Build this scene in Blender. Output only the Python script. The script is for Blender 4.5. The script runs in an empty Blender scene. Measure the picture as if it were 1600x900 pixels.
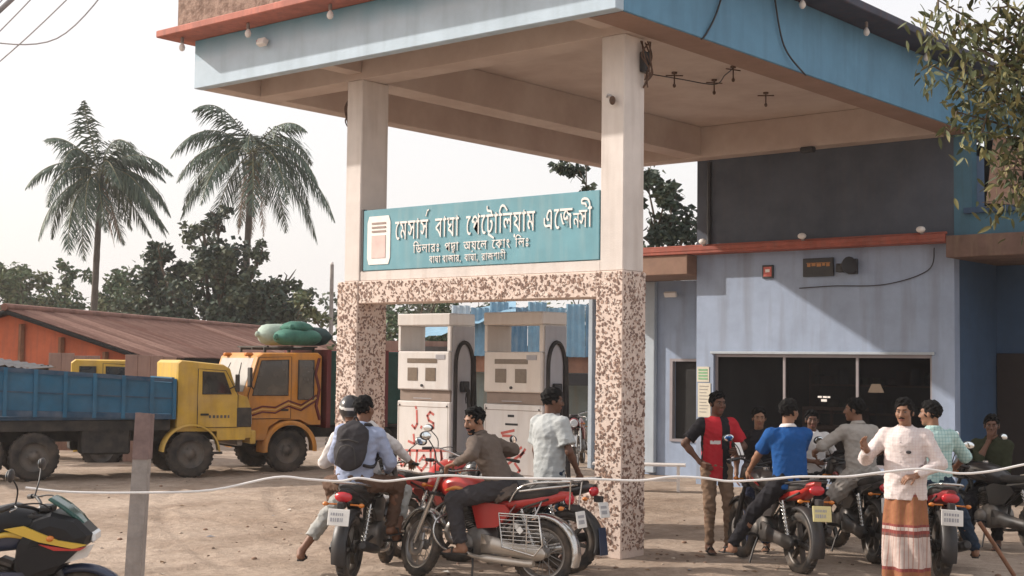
import bpy, bmesh, math, random
import numpy as np
from math import sin, cos, pi, radians, sqrt, atan2
from mathutils import Vector as V, Matrix, noise as mnoise
S = bpy.context.scene
COL = S.collection
rnd = random.Random(11)

# ---------------------------------------------------------------- camera, sky, sun, exposure
YAW, PIT, ROL = radians(40.0268), radians(3.11877), radians(0.675354)
cam_d = bpy.data.cameras.new('camera'); cam = bpy.data.objects.new('camera', cam_d); COL.objects.link(cam)
S.camera = cam
cam_d.sensor_width = 36; cam_d.lens = 36 * 2157.34 / 1600
cam_d.clip_start = 0.1; cam_d.clip_end = 5000
_r = V((cos(YAW), sin(YAW), 0)); _f = V((-sin(YAW) * cos(PIT), cos(YAW) * cos(PIT), sin(PIT))); _u = _r.cross(_f)
_r2 = _r * cos(ROL) + _u * sin(ROL); _u2 = _u * cos(ROL) - _r * sin(ROL)
cam.matrix_world = Matrix(((_r2.x, _u2.x, -_f.x, 0), (_r2.y, _u2.y, -_f.y, 0), (_r2.z, _u2.z, -_f.z, 2.0), (0, 0, 0, 1)))

SUN_DIR = V((1, .5, -.62)).normalized()          # the way the sunlight travels
W = bpy.data.worlds.new('World'); S.world = W; W.use_nodes = True
nt = W.node_tree; nt.nodes.clear()
wo = nt.nodes.new('ShaderNodeOutputWorld'); add = nt.nodes.new('ShaderNodeAddShader')
b1 = nt.nodes.new('ShaderNodeBackground'); b2 = nt.nodes.new('ShaderNodeBackground')
sky = nt.nodes.new('ShaderNodeTexSky'); sky.sky_type = 'NISHITA'; sky.sun_disc = False
sky.sun_elevation = math.asin(-SUN_DIR.z); sky.sun_rotation = atan2(-SUN_DIR.x, -SUN_DIR.y)
sky.dust_density = 6; sky.air_density = 1.2
nt.links.new(sky.outputs[0], b1.inputs[0]); b1.inputs[1].default_value = 0.055
b2.inputs[0].default_value = (1.0, .965, .962, 1); b2.inputs[1].default_value = 0.80   # white haze layer
nt.links.new(b1.outputs[0], add.inputs[0]); nt.links.new(b2.outputs[0], add.inputs[1]); nt.links.new(add.outputs[0], wo.inputs[0])
sl = bpy.data.lights.new('sun', 'SUN'); sl.energy = 4.7; sl.angle = radians(1.0); sl.color = (1, .92, .84)
so = bpy.data.objects.new('sun', sl); COL.objects.link(so); so.location = (-30, -15, 40)
so.rotation_euler = SUN_DIR.to_track_quat('-Z', 'Y').to_euler()
S.view_settings.view_transform = 'Standard'; S.view_settings.look = 'None'
S.view_settings.exposure = 0.08; S.view_settings.gamma = 1; S.view_settings.use_curve_mapping = False
S.cycles.max_bounces = 6; S.cycles.diffuse_bounces = 4; S.cycles.transparent_max_bounces = 12

# ---------------------------------------------------------------- helpers
def mat(name, col, rough=.75, metal=0., var=.12, scale=5., col2=None, mix=.5, bump=0., bscale=60., streak=0., dirt=(.25, .18, .12), dust=0., spec=.4, emit=0., ss=1.):
    m = bpy.data.materials.new(name); m.use_nodes = True
    n = m.node_tree; N = n.nodes; L = n.links; bs = N['Principled BSDF']
    tc = N.new('ShaderNodeTexCoord')
    no = N.new('ShaderNodeTexNoise'); no.inputs['Scale'].default_value = scale; no.inputs['Detail'].default_value = 6; no.inputs['Roughness'].default_value = .65
    L.new(tc.outputs['Object'], no.inputs['Vector'])
    cr = N.new('ShaderNodeValToRGB'); a, b = cr.color_ramp.elements
    c2 = col2 or tuple(min(1, c * (1 + var)) for c in col); c1 = col if col2 else tuple(c * (1 - var) for c in col)
    a.color = (*c1, 1); b.color = (*c2, 1); a.position = .5 - .22 * (1 if not col2 else .6) - (mix - .5); b.position = .5 + .22 * (1 if not col2 else .6) - (mix - .5)
    L.new(no.outputs[0], cr.inputs[0]); out = cr.outputs[0]
    if streak > 0:                                   # rain streaks running down the surface
        mp = N.new('ShaderNodeMapping'); mp.inputs['Scale'].default_value = (7 * ss, 7 * ss, .7 * ss); L.new(tc.outputs['Object'], mp.inputs[0])
        n2 = N.new('ShaderNodeTexNoise'); n2.inputs['Scale'].default_value = 1.6; n2.inputs['Detail'].default_value = 7; L.new(mp.outputs[0], n2.inputs['Vector'])
        r2 = N.new('ShaderNodeMapRange'); r2.inputs[1].default_value = .48; r2.inputs[2].default_value = .75; r2.inputs[4].default_value = streak; L.new(n2.outputs[0], r2.inputs[0])
        mx = N.new('ShaderNodeMix'); mx.data_type = 'RGBA'; L.new(r2.outputs[0], mx.inputs[0]); L.new(out, mx.inputs[6]); mx.inputs[7].default_value = (*dirt, 1); out = mx.outputs[2]
    if dust > 0:
        n3 = N.new('ShaderNodeTexNoise'); n3.inputs['Scale'].default_value = scale * .6 + 2; n3.inputs['Detail'].default_value = 8; L.new(tc.outputs['Object'], n3.inputs['Vector'])
        r3 = N.new('ShaderNodeMapRange'); r3.inputs[1].default_value = .35; r3.inputs[2].default_value = .8; r3.inputs[4].default_value = dust; L.new(n3.outputs[0], r3.inputs[0])
        mx = N.new('ShaderNodeMix'); mx.data_type = 'RGBA'; L.new(r3.outputs[0], mx.inputs[0]); L.new(out, mx.inputs[6]); mx.inputs[7].default_value = (.42, .31, .22, 1); out = mx.outputs[2]
    L.new(out, bs.inputs['Base Color'])
    bs.inputs['Roughness'].default_value = rough; bs.inputs['Metallic'].default_value = metal; bs.inputs['Specular IOR Level'].default_value = spec
    if bump > 0:
        nb = N.new('ShaderNodeTexNoise'); nb.inputs['Scale'].default_value = bscale; nb.inputs['Detail'].default_value = 5; L.new(tc.outputs['Object'], nb.inputs['Vector'])
        bp = N.new('ShaderNodeBump'); bp.inputs['Strength'].default_value = bump; bp.inputs['Distance'].default_value = .02; L.new(nb.outputs[0], bp.inputs['Height']); L.new(bp.outputs[0], bs.inputs['Normal'])
    if emit > 0:
        bs.inputs['Emission Color'].default_value = (*col, 1); bs.inputs['Emission Strength'].default_value = emit
    return m

def glass_mat(name, tint, clear=.5, rough=.06, spec=.5):
    m = bpy.data.materials.new(name); m.use_nodes = True; N = m.node_tree.nodes; L = m.node_tree.links; bs = N['Principled BSDF']
    bs.inputs['Base Color'].default_value = (*tint, 1); bs.inputs['Roughness'].default_value = rough; bs.inputs['Alpha'].default_value = 1 - clear; bs.inputs['Specular IOR Level'].default_value = spec
    return m

class MB:
    """collects shapes and links them as ONE mesh object"""
    def __init__(s): s.v = []; s.f = []; s.m = []; s.sm = []; s.mi = 0; s.T = None; s.smooth = False
    def add(s, vs, fs, smooth=None):
        o = len(s.v)
        if s.T is not None: vs = [s.T @ V(v) for v in vs]
        s.v += [tuple(v) for v in vs]; s.f += [tuple(i + o for i in f) for f in fs]; s.m += [s.mi] * len(fs)
        s.sm += [s.smooth if smooth is None else smooth] * len(fs); return s
    def box(s, x0, x1, y0, y1, z0, z1, c=0.):
        if c <= 0:
            return s.add([(x0, y0, z0), (x1, y0, z0), (x1, y1, z0), (x0, y1, z0), (x0, y0, z1), (x1, y0, z1), (x1, y1, z1), (x0, y1, z1)],
                         [(0, 3, 2, 1), (4, 5, 6, 7), (0, 1, 5, 4), (1, 2, 6, 5), (2, 3, 7, 6), (3, 0, 4, 7)])
        X, Y, Z = (x0, x1), (y0, y1), (z0, z1); vs = []; idx = {}
        for i in (0, 1):
            for j in (0, 1):
                for k in (0, 1):
                    sx, sy, sz = (1 - 2 * i) * c, (1 - 2 * j) * c, (1 - 2 * k) * c
                    for a, p in enumerate(((X[i], Y[j] + sy, Z[k] + sz), (X[i] + sx, Y[j], Z[k] + sz), (X[i] + sx, Y[j] + sy, Z[k]))):
                        idx[i, j, k, a] = len(vs); vs.append(p)
        fs = []
        def fac(l, out):
            p = [V(vs[q]) for q in l]; n = (p[1] - p[0]).cross(p[2] - p[0])
            fs.append(tuple(l) if n.dot(V(out)) > 0 else tuple(reversed(l)))
        q = ((0, 0), (1, 0), (1, 1), (0, 1))
        for t in (0, 1):
            d = 2 * t - 1
            fac([idx[t, a, b, 0] for a, b in q], (d, 0, 0)); fac([idx[a, t, b, 1] for a, b in q], (0, d, 0)); fac([idx[a, b, t, 2] for a, b in q], (0, 0, d))
        for i in (0, 1):
            for j in (0, 1):
                di, dj = 2 * i - 1, 2 * j - 1
                fac([idx[i, j, 0, 0], idx[i, j, 0, 1], idx[i, j, 1, 1], idx[i, j, 1, 0]], (di, dj, 0))
                fac([idx[i, 0, j, 0], idx[i, 0, j, 2], idx[i, 1, j, 2], idx[i, 1, j, 0]], (di, 0, dj))
                fac([idx[0, i, j, 1], idx[0, i, j, 2], idx[1, i, j, 2], idx[1, i, j, 1]], (0, di, dj))
                for k in (0, 1): fac([idx[i, j, k, 0], idx[i, j, k, 1], idx[i, j, k, 2]], (di, dj, 2 * k - 1))
        return s.add(vs, fs)
    def obox(s, c, size, R=None, ch=0.):
        T0 = s.T; M = Matrix.Translation(V(c)) @ (R.to_4x4() if R is not None else Matrix.Identity(4))
        s.T = M if T0 is None else T0 @ M
        a, b, d = size[0] / 2, size[1] / 2, size[2] / 2; s.box(-a, a, -b, b, -d, d, ch); s.T = T0; return s
    def loft(s, rings, cap=True, smooth=True, closed=True):
        n = len(rings[0]); vs = [p for r in rings for p in r]; fs = []
        for i in range(len(rings) - 1):
            for j in range(n if closed else n - 1):
                k = (j + 1) % n; fs.append((i * n + j, i * n + k, (i + 1) * n + k, (i + 1) * n + j))
        s.add(vs, fs, smooth)
        if cap:
            o = len(s.v); s.add(list(rings[0]) + list(rings[-1]), [tuple(reversed(range(n))), tuple(range(n, 2 * n))], False)
        return s
    def cyl(s, a, b, r0, r1=None, n=12, cap=True, smooth=True):
        r1 = r0 if r1 is None else r1; a = V(a); b = V(b); d = (b - a).normalized(); u = d.orthogonal().normalized(); w = d.cross(u)
        return s.loft([[a + (u * cos(t) + w * sin(t)) * r0 for t in [2 * pi * i / n for i in range(n)]], [b + (u * cos(t) + w * sin(t)) * r1 for t in [2 * pi * i / n for i in range(n)]]], cap, smooth)
    def tube(s, pts, r, n=8, cap=True, closed=False):
        pts = [V(p) for p in pts]; rs = r if isinstance(r, (list, tuple)) else [r] * len(pts); rings = []; u = None; N = len(pts)
        for i, p in enumerate(pts):
            if closed: d = pts[(i + 1) % N] - pts[i - 1]
            else: d = pts[min(i + 1, N - 1)] - pts[max(i - 1, 0)]
            d.normalize()
            u = d.orthogonal().normalized() if u is None else (u - d * u.dot(d)).normalized()
            w = d.cross(u); rings.append([p + (u * cos(2 * pi * k / n) + w * sin(2 * pi * k / n)) * rs[i] for k in range(n)])
        if closed: rings.append(rings[0]); cap = False
        return s.loft(rings, cap)
    def lathe(s, prof, o=(0, 0, 0), axis='Z', n=24, smooth=True, a0=0., a1=2 * pi):
        o = V(o); rings = []; full = abs(a1 - a0 - 2 * pi) < 1e-6; m = n if full else n + 1
        for (r, h) in prof:
            ring = []
            for i in range(m):
                t = a0 + (a1 - a0) * i / n; c, q = r * cos(t), r * sin(t)
                ring.append(o + (V((c, q, h)) if axis == 'Z' else V((c, h, q)) if axis == 'Y' else V((h, c, q))))
            rings.append(ring)
        return s.loft(rings, False, smooth, full)
    def ell(s, c, r, n=12, m=8, R=None):
        c = V(c); rings = []
        for i in range(m + 1):
            th = pi * i / m; ring = []
            for j in range(n):
                p = V((r[0] * sin(th) * cos(2 * pi * j / n), r[1] * sin(th) * sin(2 * pi * j / n), -r[2] * cos(th)))
                ring.append(c + (R @ p if R is not None else p))
            rings.append(ring)
        return s.loft(rings, False, True)
    def prism(s, poly, o, u, w, t, smooth=False):
        """polygon (2-D list) in the plane o + u*a + w*b, thickened by vector t"""
        o, u, w, t = V(o), V(u), V(w), V(t); n = len(poly); a = [o + u * p[0] + w * p[1] for p in poly]; b = [p + t for p in a]
        fs = [tuple(range(n)), tuple(reversed(range(n, 2 * n)))] + [(i, n + i, n + (i + 1) % n, (i + 1) % n) for i in range(n)]
        if u.cross(w).dot(t) > 0: fs = [tuple(reversed(f)) for f in fs]
        ar = sum(poly[i][0] * poly[(i + 1) % n][1] - poly[(i + 1) % n][0] * poly[i][1] for i in range(n))
        if ar < 0: fs = [tuple(reversed(f)) for f in fs]
        return s.add(a + b, fs, smooth)
    def quad(s, a, b, c, d): return s.add([a, b, c, d], [(0, 1, 2, 3)])
    def mesh(s, name, mats):
        me = bpy.data.meshes.new(name); me.from_pydata(s.v, [], s.f)
        for m in (mats if isinstance(mats, (list, tuple)) else [mats]): me.materials.append(m)
        if len(s.f): me.polygons.foreach_set('material_index', s.m); me.polygons.foreach_set('use_smooth', s.sm)
        me.update(); return me
    def build(s, name, mats, parent=None, kind=None, world=True):
        if parent is not None and world:
            l = V(parent.location); s.v = [tuple(V(p) - l) for p in s.v]
        ob = bpy.data.objects.new(name, s.mesh(name, mats)); COL.objects.link(ob)
        if parent is not None: ob.parent = parent
        if kind: ob['kind'] = kind
        return ob

def link(name, me, parent=None):
    o = bpy.data.objects.new(name, me); COL.objects.link(o)
    if parent is not None: o.parent = parent
    return o
def tag(o, label, cat, group=None):
    o['label'] = label; o['category'] = cat
    if group: o['group'] = group
    return o
def thing(name, label, cat, loc=(0, 0, 0), rz=0., group=None):
    o = bpy.data.objects.new(name, None); o.empty_display_size = .2; COL.objects.link(o); o.location = loc; o.rotation_euler = (0, 0, rz)
    return tag(o, label, cat, group)
def copy_tree(o, parent=None):
    c = o.copy(); COL.objects.link(c); c.parent = parent
    for ch in list(o.children): copy_tree(ch, c)
    return c
def structure(o): o['kind'] = 'structure'; return o
def rotz(a): return Matrix.Rotation(a, 3, 'Z')
def RX(a): return Matrix.Rotation(a, 3, 'X')
def RY(a): return Matrix.Rotation(a, 3, 'Y')
def bez(p, n=12):
    """smooth curve through the points"""
    p = [V(q) for q in p]; out = []
    for i in range(len(p) - 1):
        a, b, c, d = p[max(i - 1, 0)], p[i], p[i + 1], p[min(i + 2, len(p) - 1)]
        for k in range(n):
            t = k / n; out.append(.5 * ((2 * b) + (c - a) * t + (2 * a - 5 * b + 4 * c - d) * t * t + (3 * b - a - 3 * c + d) * t ** 3))
    return out + [p[-1]]

# ---------------------------------------------------------------- materials of the setting
M = {}
M['cream'] = mat('cream_plaster', (.64, .585, .545), .85, var=.10, scale=2, streak=.35, ss=.6, dirt=(.33, .25, .2), bump=.15)
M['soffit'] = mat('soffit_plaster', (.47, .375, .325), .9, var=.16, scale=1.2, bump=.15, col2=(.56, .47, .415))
M['soffit_band'] = mat('shaded_beam_soffit', (.29, .19, .15), .9, var=.15, scale=2, streak=.3)  # weaker bounce light on the edge beam put into a darker brown
M['blue_fascia'] = mat('blue_fascia_paint', (.11, .255, .385), .7, var=.12, scale=2, streak=.4, ss=.5, dirt=(.07, .15, .22), bump=.1)
M['tilebase'] = mat('mosaic_grout', (.62, .50, .43), .6, var=.12, scale=9, bump=.2)
M['chip_dark'] = mat('brown_mosaic', (.20, .125, .098), .35, var=.3, scale=20)
M['chip_red'] = mat('terracotta_mosaic', (.36, .24, .185), .35, var=.3, scale=20)
M['chip_pale'] = mat('cream_mosaic', (.68, .58, .51), .35, var=.15, scale=20)
M['eave_shaded'] = mat('shaded_eave_paint', (.055, .06, .085), .8, var=.25, scale=3, streak=.4, dirt=(.12, .06, .06))  # darker copy of the red eave, its shaded side put into the colour
M['eave'] = mat('red_eave_paint', (.42, .15, .11), .8, var=.25, scale=3, streak=.4, dirt=(.16, .1, .09))
M['parapet'] = mat('old_parapet_plaster', (.16, .10, .075), .95, col2=(.33, .23, .18), scale=9, bump=.8, bscale=25)
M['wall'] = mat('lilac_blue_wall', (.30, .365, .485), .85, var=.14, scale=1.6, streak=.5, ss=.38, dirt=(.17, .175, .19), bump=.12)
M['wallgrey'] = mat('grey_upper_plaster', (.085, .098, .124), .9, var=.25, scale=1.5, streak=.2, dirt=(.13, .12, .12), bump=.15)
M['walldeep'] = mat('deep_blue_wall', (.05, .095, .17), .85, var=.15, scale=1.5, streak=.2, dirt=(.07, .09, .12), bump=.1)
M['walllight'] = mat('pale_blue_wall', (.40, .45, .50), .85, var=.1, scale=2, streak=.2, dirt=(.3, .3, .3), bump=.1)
M['ledge'] = mat('red_ledge_paint', (.31, .085, .06), .75, var=.3, scale=4, streak=.5, dirt=(.2, .1, .08))
M['slab'] = mat('brown_slab_plaster', (.25, .155, .115), .9, var=.2, scale=3, streak=.3)
M['black'] = mat('black_metal', (.03, .03, .033), .5, var=.2)
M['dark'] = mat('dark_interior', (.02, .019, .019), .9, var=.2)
M['alu'] = mat('window_aluminium', (.30, .27, .28), .45, .3, var=.1)
M['teal'] = mat('teal_signboard', (.12, .295, .35), .55, var=.12, scale=2.2, streak=.22, dirt=(.42, .45, .42))
M['letters'] = mat('white_letters', (.80, .76, .72), .6, var=.06, scale=12)
M['white'] = mat('white_paint', (.72, .68, .65), .6, var=.06, scale=4, dust=.12)
M['offwhite'] = mat('offwhite_enamel', (.68, .655, .63), .4, var=.06, scale=3, streak=.22, dirt=(.42, .3, .22))
M['pumpgrey'] = mat('grey_pump_panel', (.37, .365, .385), .45, var=.08, scale=4, streak=.2, dirt=(.25, .2, .18))
M['pumpdark'] = mat('brown_pump_band', (.26, .20, .165), .5, var=.15, scale=6)
M['display'] = mat('pump_display', (.19, .15, .115), .3, var=.15, scale=30)
M['rubber'] = mat('black_rubber', (.02, .02, .021), .7, var=.2, dust=.1)
M['redpaint'] = mat('red_hand_paint', (.52, .13, .11), .7, var=.2, scale=14)
M['bulb'] = glass_mat('bulb_glass', (.8, .8, .78), .15)
M['brass'] = mat('bulb_socket', (.25, .2, .18), .5, .3)
M['rust'] = mat('rusty_iron', (.11, .065, .045), .8, var=.35, scale=15)
M['wood'] = mat('grey_wood', (.30, .27, .25), .85, var=.25, scale=6, streak=.4, dirt=(.17, .14, .12), bump=.4, bscale=30)
M['plank'] = mat('brown_wood', (.22, .10, .055), .7, var=.3, scale=6, streak=.3)
M['cable'] = mat('white_cable', (.72, .70, .68), .6, var=.06)
M['paper'] = mat('notice_paper', (.62, .58, .48), .9, var=.1, scale=8)
M['papergreen'] = mat('green_notice_print', (.22, .42, .24), .9, var=.2)
M['glass'] = glass_mat('window_glass', (.006, .006, .007), .5, .2, .06)

# ---------------------------------------------------------------- ground
def gmat():
    m = bpy.data.materials.new('sandy_ground'); m.use_nodes = True; N = m.node_tree.nodes; L = m.node_tree.links; bs = N['Principled BSDF']
    tc = N.new('ShaderNodeTexCoord')
    def noise(sc, det, mapping=None, rough=.6):
        n = N.new('ShaderNodeTexNoise'); n.inputs['Scale'].default_value = sc; n.inputs['Detail'].default_value = det; n.inputs['Roughness'].default_value = rough
        if mapping:
            mp = N.new('ShaderNodeMapping'); mp.inputs['Rotation'].default_value = (0, 0, mapping[0]); mp.inputs['Scale'].default_value = mapping[1]; L.new(tc.outputs['Object'], mp.inputs[0]); L.new(mp.outputs[0], n.inputs['Vector'])
        else: L.new(tc.outputs['Object'], n.inputs['Vector'])
        return n
    a = noise(.5, 8, None, .7); r = N.new('ShaderNodeValToRGB'); e = r.color_ramp.elements
    e[0].position = .36; e[0].color = (.31, .235, .178, 1); e[1].position = .62; e[1].color = (.47, .375, .30, 1); L.new(a.outputs[0], r.inputs[0])
    b = noise(1.1, 6, (radians(65), (1, .4, 1)), .65); rb = N.new('ShaderNodeMapRange'); rb.inputs[1].default_value = .5; rb.inputs[2].default_value = .72; rb.inputs[4].default_value = .5; L.new(b.outputs[0], rb.inputs[0])
    mx = N.new('ShaderNodeMix'); mx.data_type = 'RGBA'; L.new(rb.outputs[0], mx.inputs[0]); L.new(r.outputs[0], mx.inputs[6]); mx.inputs[7].default_value = (.165, .105, .07, 1)   # darker trodden tracks
    c = noise(9, 6, None, .75); rc = N.new('ShaderNodeMapRange'); rc.inputs[1].default_value = .3; rc.inputs[2].default_value = .7; rc.inputs[3].default_value = .72; rc.inputs[4].default_value = 1.18; L.new(c.outputs[0], rc.inputs[0])
    mu = N.new('ShaderNodeMix'); mu.data_type = 'RGBA'; mu.blend_type = 'MULTIPLY'; mu.inputs[0].default_value = 1; L.new(mx.outputs[2], mu.inputs[6]); L.new(rc.outputs[0], mu.inputs[7])
    st = noise(.9, 5, (1.1, (1, .6, 1)), .55); rs = N.new('ShaderNodeMapRange'); rs.inputs[1].default_value = .62; rs.inputs[2].default_value = .72; rs.inputs[4].default_value = .6; L.new(st.outputs[0], rs.inputs[0])
    mz = N.new('ShaderNodeMix'); mz.data_type = 'RGBA'; L.new(rs.outputs[0], mz.inputs[0]); L.new(mu.outputs[2], mz.inputs[6]); mz.inputs[7].default_value = (.13, .092, .066, 1)   # damp and oily patches
    L.new(mz.outputs[2], bs.inputs['Base Color']); bs.inputs['Roughness'].default_value = .95; bs.inputs['Specular IOR Level'].default_value = .15
    d = noise(14, 8, None, .7); bp = N.new('ShaderNodeBump'); bp.inputs['Strength'].default_value = .7; bp.inputs['Distance'].default_value = .05; L.new(d.outputs[0], bp.inputs['Height']); L.new(bp.outputs[0], bs.inputs['Normal'])
    return m
M['ground'] = gmat()
RUTS = [(-2, 30, 21.6), (-2, 30, 23.1), (-22, -14, 26.3), (-22, -14, 27.8), (-60, 40, 58.2), (-60, 40, 59.7), (10, -30, 44.2), (10, -30, 45.1), (-9, -22, 33.6), (-30, 34, 27.9)]
def gz(x, y):
    z = -.03 + .022 * mnoise.noise(V((x * .55, y * .55, 0))) + .012 * mnoise.noise(V((x * 2.1, y * 2.1, 3))) + .005 * mnoise.noise(V((x * 6.5, y * 6.5, 7)))
    for cx, cy, R_ in RUTS:                        # tyre ruts pressed into the sand
        d = abs(sqrt((x - cx) ** 2 + (y - cy) ** 2) - R_)
        if d < .3: z += (-.022 * math.exp(-(d / .075) ** 2) + .011 * math.exp(-((d - .15) / .06) ** 2)) * (.6 + .8 * mnoise.noise(V((x * .9, y * .9, R_))))
    return z
def make_ground():
    def ax(lo, hi, near0, near1, step):
        a = list(np.arange(near0, near1, step)); s = step; x = near0
        while x > lo: s *= 1.35; x -= s; a.insert(0, x)
        s = step; x = a[-1]
        while x < hi: s *= 1.35; x += s; a.append(x)
        return a
    xs = ax(-900, 600, -22.5, -3, .075); ys = ax(-100, 1000, 7, 18.5, .075)
    vs = [(x, y, gz(x, y)) for y in ys for x in xs]; n = len(xs)
    fs = [(j * n + i, j * n + i + 1, (j + 1) * n + i + 1, (j + 1) * n + i) for j in range(len(ys) - 1) for i in range(n - 1)]
    m = MB(); m.add(vs, fs, True); structure(m.build('ground', M['ground']))
make_ground()
def debris():
    m = MB(); r = random.Random(5)
    for k in range(420):
        x, y = r.uniform(-21, -3), r.uniform(7, 20)
        if r.random() < .55: x, y = r.gauss(-9.5, 3), r.gauss(12, 2.5)
        s = r.choice((.008, .012, .016, .024)) * r.uniform(.7, 1.3); m.mi = r.randrange(3)
        R = Matrix.Rotation(r.uniform(0, 6), 3, 'Z')
        m.ell((x, y, gz(x, y) + s * .25), (s * r.uniform(.8, 1.7), s, s * .55), 6, 4, R)
    o = m.build('gravel', [mat('pale_stone', (.42, .34, .27), .9), mat('brick_crumb', (.25, .16, .11), .9), mat('dark_clod', (.16, .11, .08), .95)], kind='stuff')
    tag(o, 'scattered pebbles, brick crumbs and clods lying on the sandy yard', 'gravel')
debris()
def litter():
    m = MB(); r = random.Random(15)
    for k in range(150):
        x, y = r.gauss(-10, 4), r.gauss(12, 3)
        if not (7 < y < 20 and -21 < x < -3): continue
        s = r.uniform(.02, .06); a = r.uniform(0, 6.28); m.mi = r.choice((0, 0, 1, 1, 1, 2)); z = gz(x, y) + .006; c_, q = cos(a) * s, sin(a) * s
        m.add([(x - c_, y - q, z), (x + q * .5, y - c_ * .5, z + s * .25), (x + c_, y + q, z + .002), (x - q * .5, y + c_ * .5, z + s * .1)], [(0, 1, 2), (0, 2, 3)])
    o = m.build('litter', [mat('paper_scrap', (.52, .49, .44), .9), mat('dry_leaf', (.20, .12, .06), .9, var=.4), mat('plastic_scrap', (.20, .22, .26), .5)], kind='stuff')
    tag(o, 'dry leaves, paper scraps and bits of plastic littering the sandy yard', 'litter')
litter()

# ---------------------------------------------------------------- mosaic chips
def chips(m, o, u, w, n, W_, H_, seed, cell=.035):
    """irregular chips of broken tile set proud of a face: origin o, unit axes u,w, outward normal n"""
    r = random.Random(seed); o, u, w, n = V(o), V(u), V(w), V(n)
    for _ in range(int(W_ * H_ / cell ** 2 * 1.15)):
        t = r.random(); m.mi = 0 if t < .52 else 1 if t < .78 else 2
        cx, cy = r.uniform(.01, W_ - .01), r.uniform(.01, H_ - .01); k = r.choice((3, 4, 4, 5, 6)); a0 = r.uniform(0, 6.28); rot = r.uniform(0, 6.28)
        s = cell * r.uniform(.28, .74); el = r.uniform(.4, .9); ps = []
        for q in range(k):
            a = a0 + 2 * pi * q / k + r.uniform(-.35, .35); dx, dy = s * cos(a) * r.uniform(.8, 1.1), s * sin(a) * el
            dx, dy = dx * cos(rot) - dy * sin(rot), dx * sin(rot) + dy * cos(rot)
            ps.append((min(max(cx + dx, .003), W_ - .003), min(max(cy + dy, .003), H_ - .003)))
        h = r.uniform(.003, .008); b = [o + u * p[0] + w * p[1] for p in ps]
        m.add(b + [p + n * h for p in b], [tuple(range(k, 2 * k))] + [(q, (q + 1) % k, k + (q + 1) % k, k + q) for q in range(k)])
CHIP = [M['chip_dark'], M['chip_red'], M['chip_pale']]
def clad(m, x0, x1, y0, y1, z0, z1, seed, faces='FRBL'):
    if 'F' in faces: chips(m, (x0, y0, z0), (1, 0, 0), (0, 0, 1), (0, -1, 0), x1 - x0, z1 - z0, seed)
    if 'B' in faces: chips(m, (x1, y1, z0), (-1, 0, 0), (0, 0, 1), (0, 1, 0), x1 - x0, z1 - z0, seed + 1)
    if 'R' in faces: chips(m, (x1, y0, z0), (0, 1, 0), (0, 0, 1), (1, 0, 0), y1 - y0, z1 - z0, seed + 2)
    if 'L' in faces: chips(m, (x0, y1, z0), (0, -1, 0), (0, 0, 1), (-1, 0, 0), y1 - y0, z1 - z0, seed + 3)

# ---------------------------------------------------------------- canopy
ZF, ZT, ZC = 5.56, 6.20, 6.06
X0, X1, Y0, Y1 = -14.83, -8.0, 11.09, 20.29
can = thing('station_canopy', 'large blue and cream concrete canopy on two mosaic clad columns over the fuel pumps', 'canopy', (-11.4, 12.2, 0))
def eave_shaded_fascia():
    m = mat('pale_fascia_eave_shade', (.44, .545, .63), .75, var=.09, scale=2.5, streak=.4, ss=.5, dirt=(.28, .35, .40), bump=.1)
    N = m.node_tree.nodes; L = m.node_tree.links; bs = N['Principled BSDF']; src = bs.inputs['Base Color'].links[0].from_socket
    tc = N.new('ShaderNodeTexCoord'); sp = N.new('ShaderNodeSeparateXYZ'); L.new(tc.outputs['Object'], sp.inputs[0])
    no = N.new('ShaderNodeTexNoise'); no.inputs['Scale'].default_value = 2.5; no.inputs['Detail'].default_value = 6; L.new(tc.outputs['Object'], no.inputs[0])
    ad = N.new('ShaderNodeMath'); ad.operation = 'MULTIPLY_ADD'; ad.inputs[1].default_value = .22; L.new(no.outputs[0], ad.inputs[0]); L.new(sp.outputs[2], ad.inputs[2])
    mr = N.new('ShaderNodeMapRange'); mr.inputs[1].default_value = 6.02; mr.inputs[2].default_value = 6.30; L.new(ad.outputs[0], mr.inputs[0])   # eave shadow painted as a bluer band along the fascia top
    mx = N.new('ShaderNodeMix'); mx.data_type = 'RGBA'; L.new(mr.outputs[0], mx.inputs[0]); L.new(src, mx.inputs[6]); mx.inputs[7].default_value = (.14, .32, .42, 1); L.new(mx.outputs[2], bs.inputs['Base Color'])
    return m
M['eave_shaded_fascia'] = eave_shaded_fascia()
MB().box(X0, X1, Y0, Y0 + .14, ZF, ZT, .008).build('front_fascia', M['eave_shaded_fascia'], can)
MB().box(X1 - .43, X1, Y0 + .142, Y1 + .9, ZF + .002, 6.42, .008).build('side_fascia', [M['blue_fascia']], can)
m = MB(); m.box(X1 - .44, X1 - .02, Y0 + .143, Y1 + .88, ZF - .006, ZF + .001); m.build('edge_beam_soffit', M['soffit_band'], can)
MB().box(X0, X0 + .28, Y0 + .142, Y1 + .2, ZF + .002, ZT, .008).build('side_fascia', M['soffit'], can)
MB().box(X0 + .281, X1 - .431, Y0 + .142, Y1, ZC, ZT - .003).build('ceiling', M['soffit'], can)
m = MB(); m.box(X0 + .282, X1 - .432, 11.98, 12.37, ZF - .003, ZC - .002, .006); m.build('front_beam', M['soffit'], can)
m = MB(); m.box(-13.0, -12.58, 12.372, Y1 - .35, ZF, ZC - .003, .006); m.box(-12.82, -12.58, Y0 + .145, 11.978, ZF + .08, ZC - .003, .006); m.build('cross_beam', M['soffit'], can)
m = MB(); m.box(-8.84, -8.50, Y0 + .145, 11.978, ZF + .08, ZC - .003, .006); m.build('cross_beam', M['soffit'], can)
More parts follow.
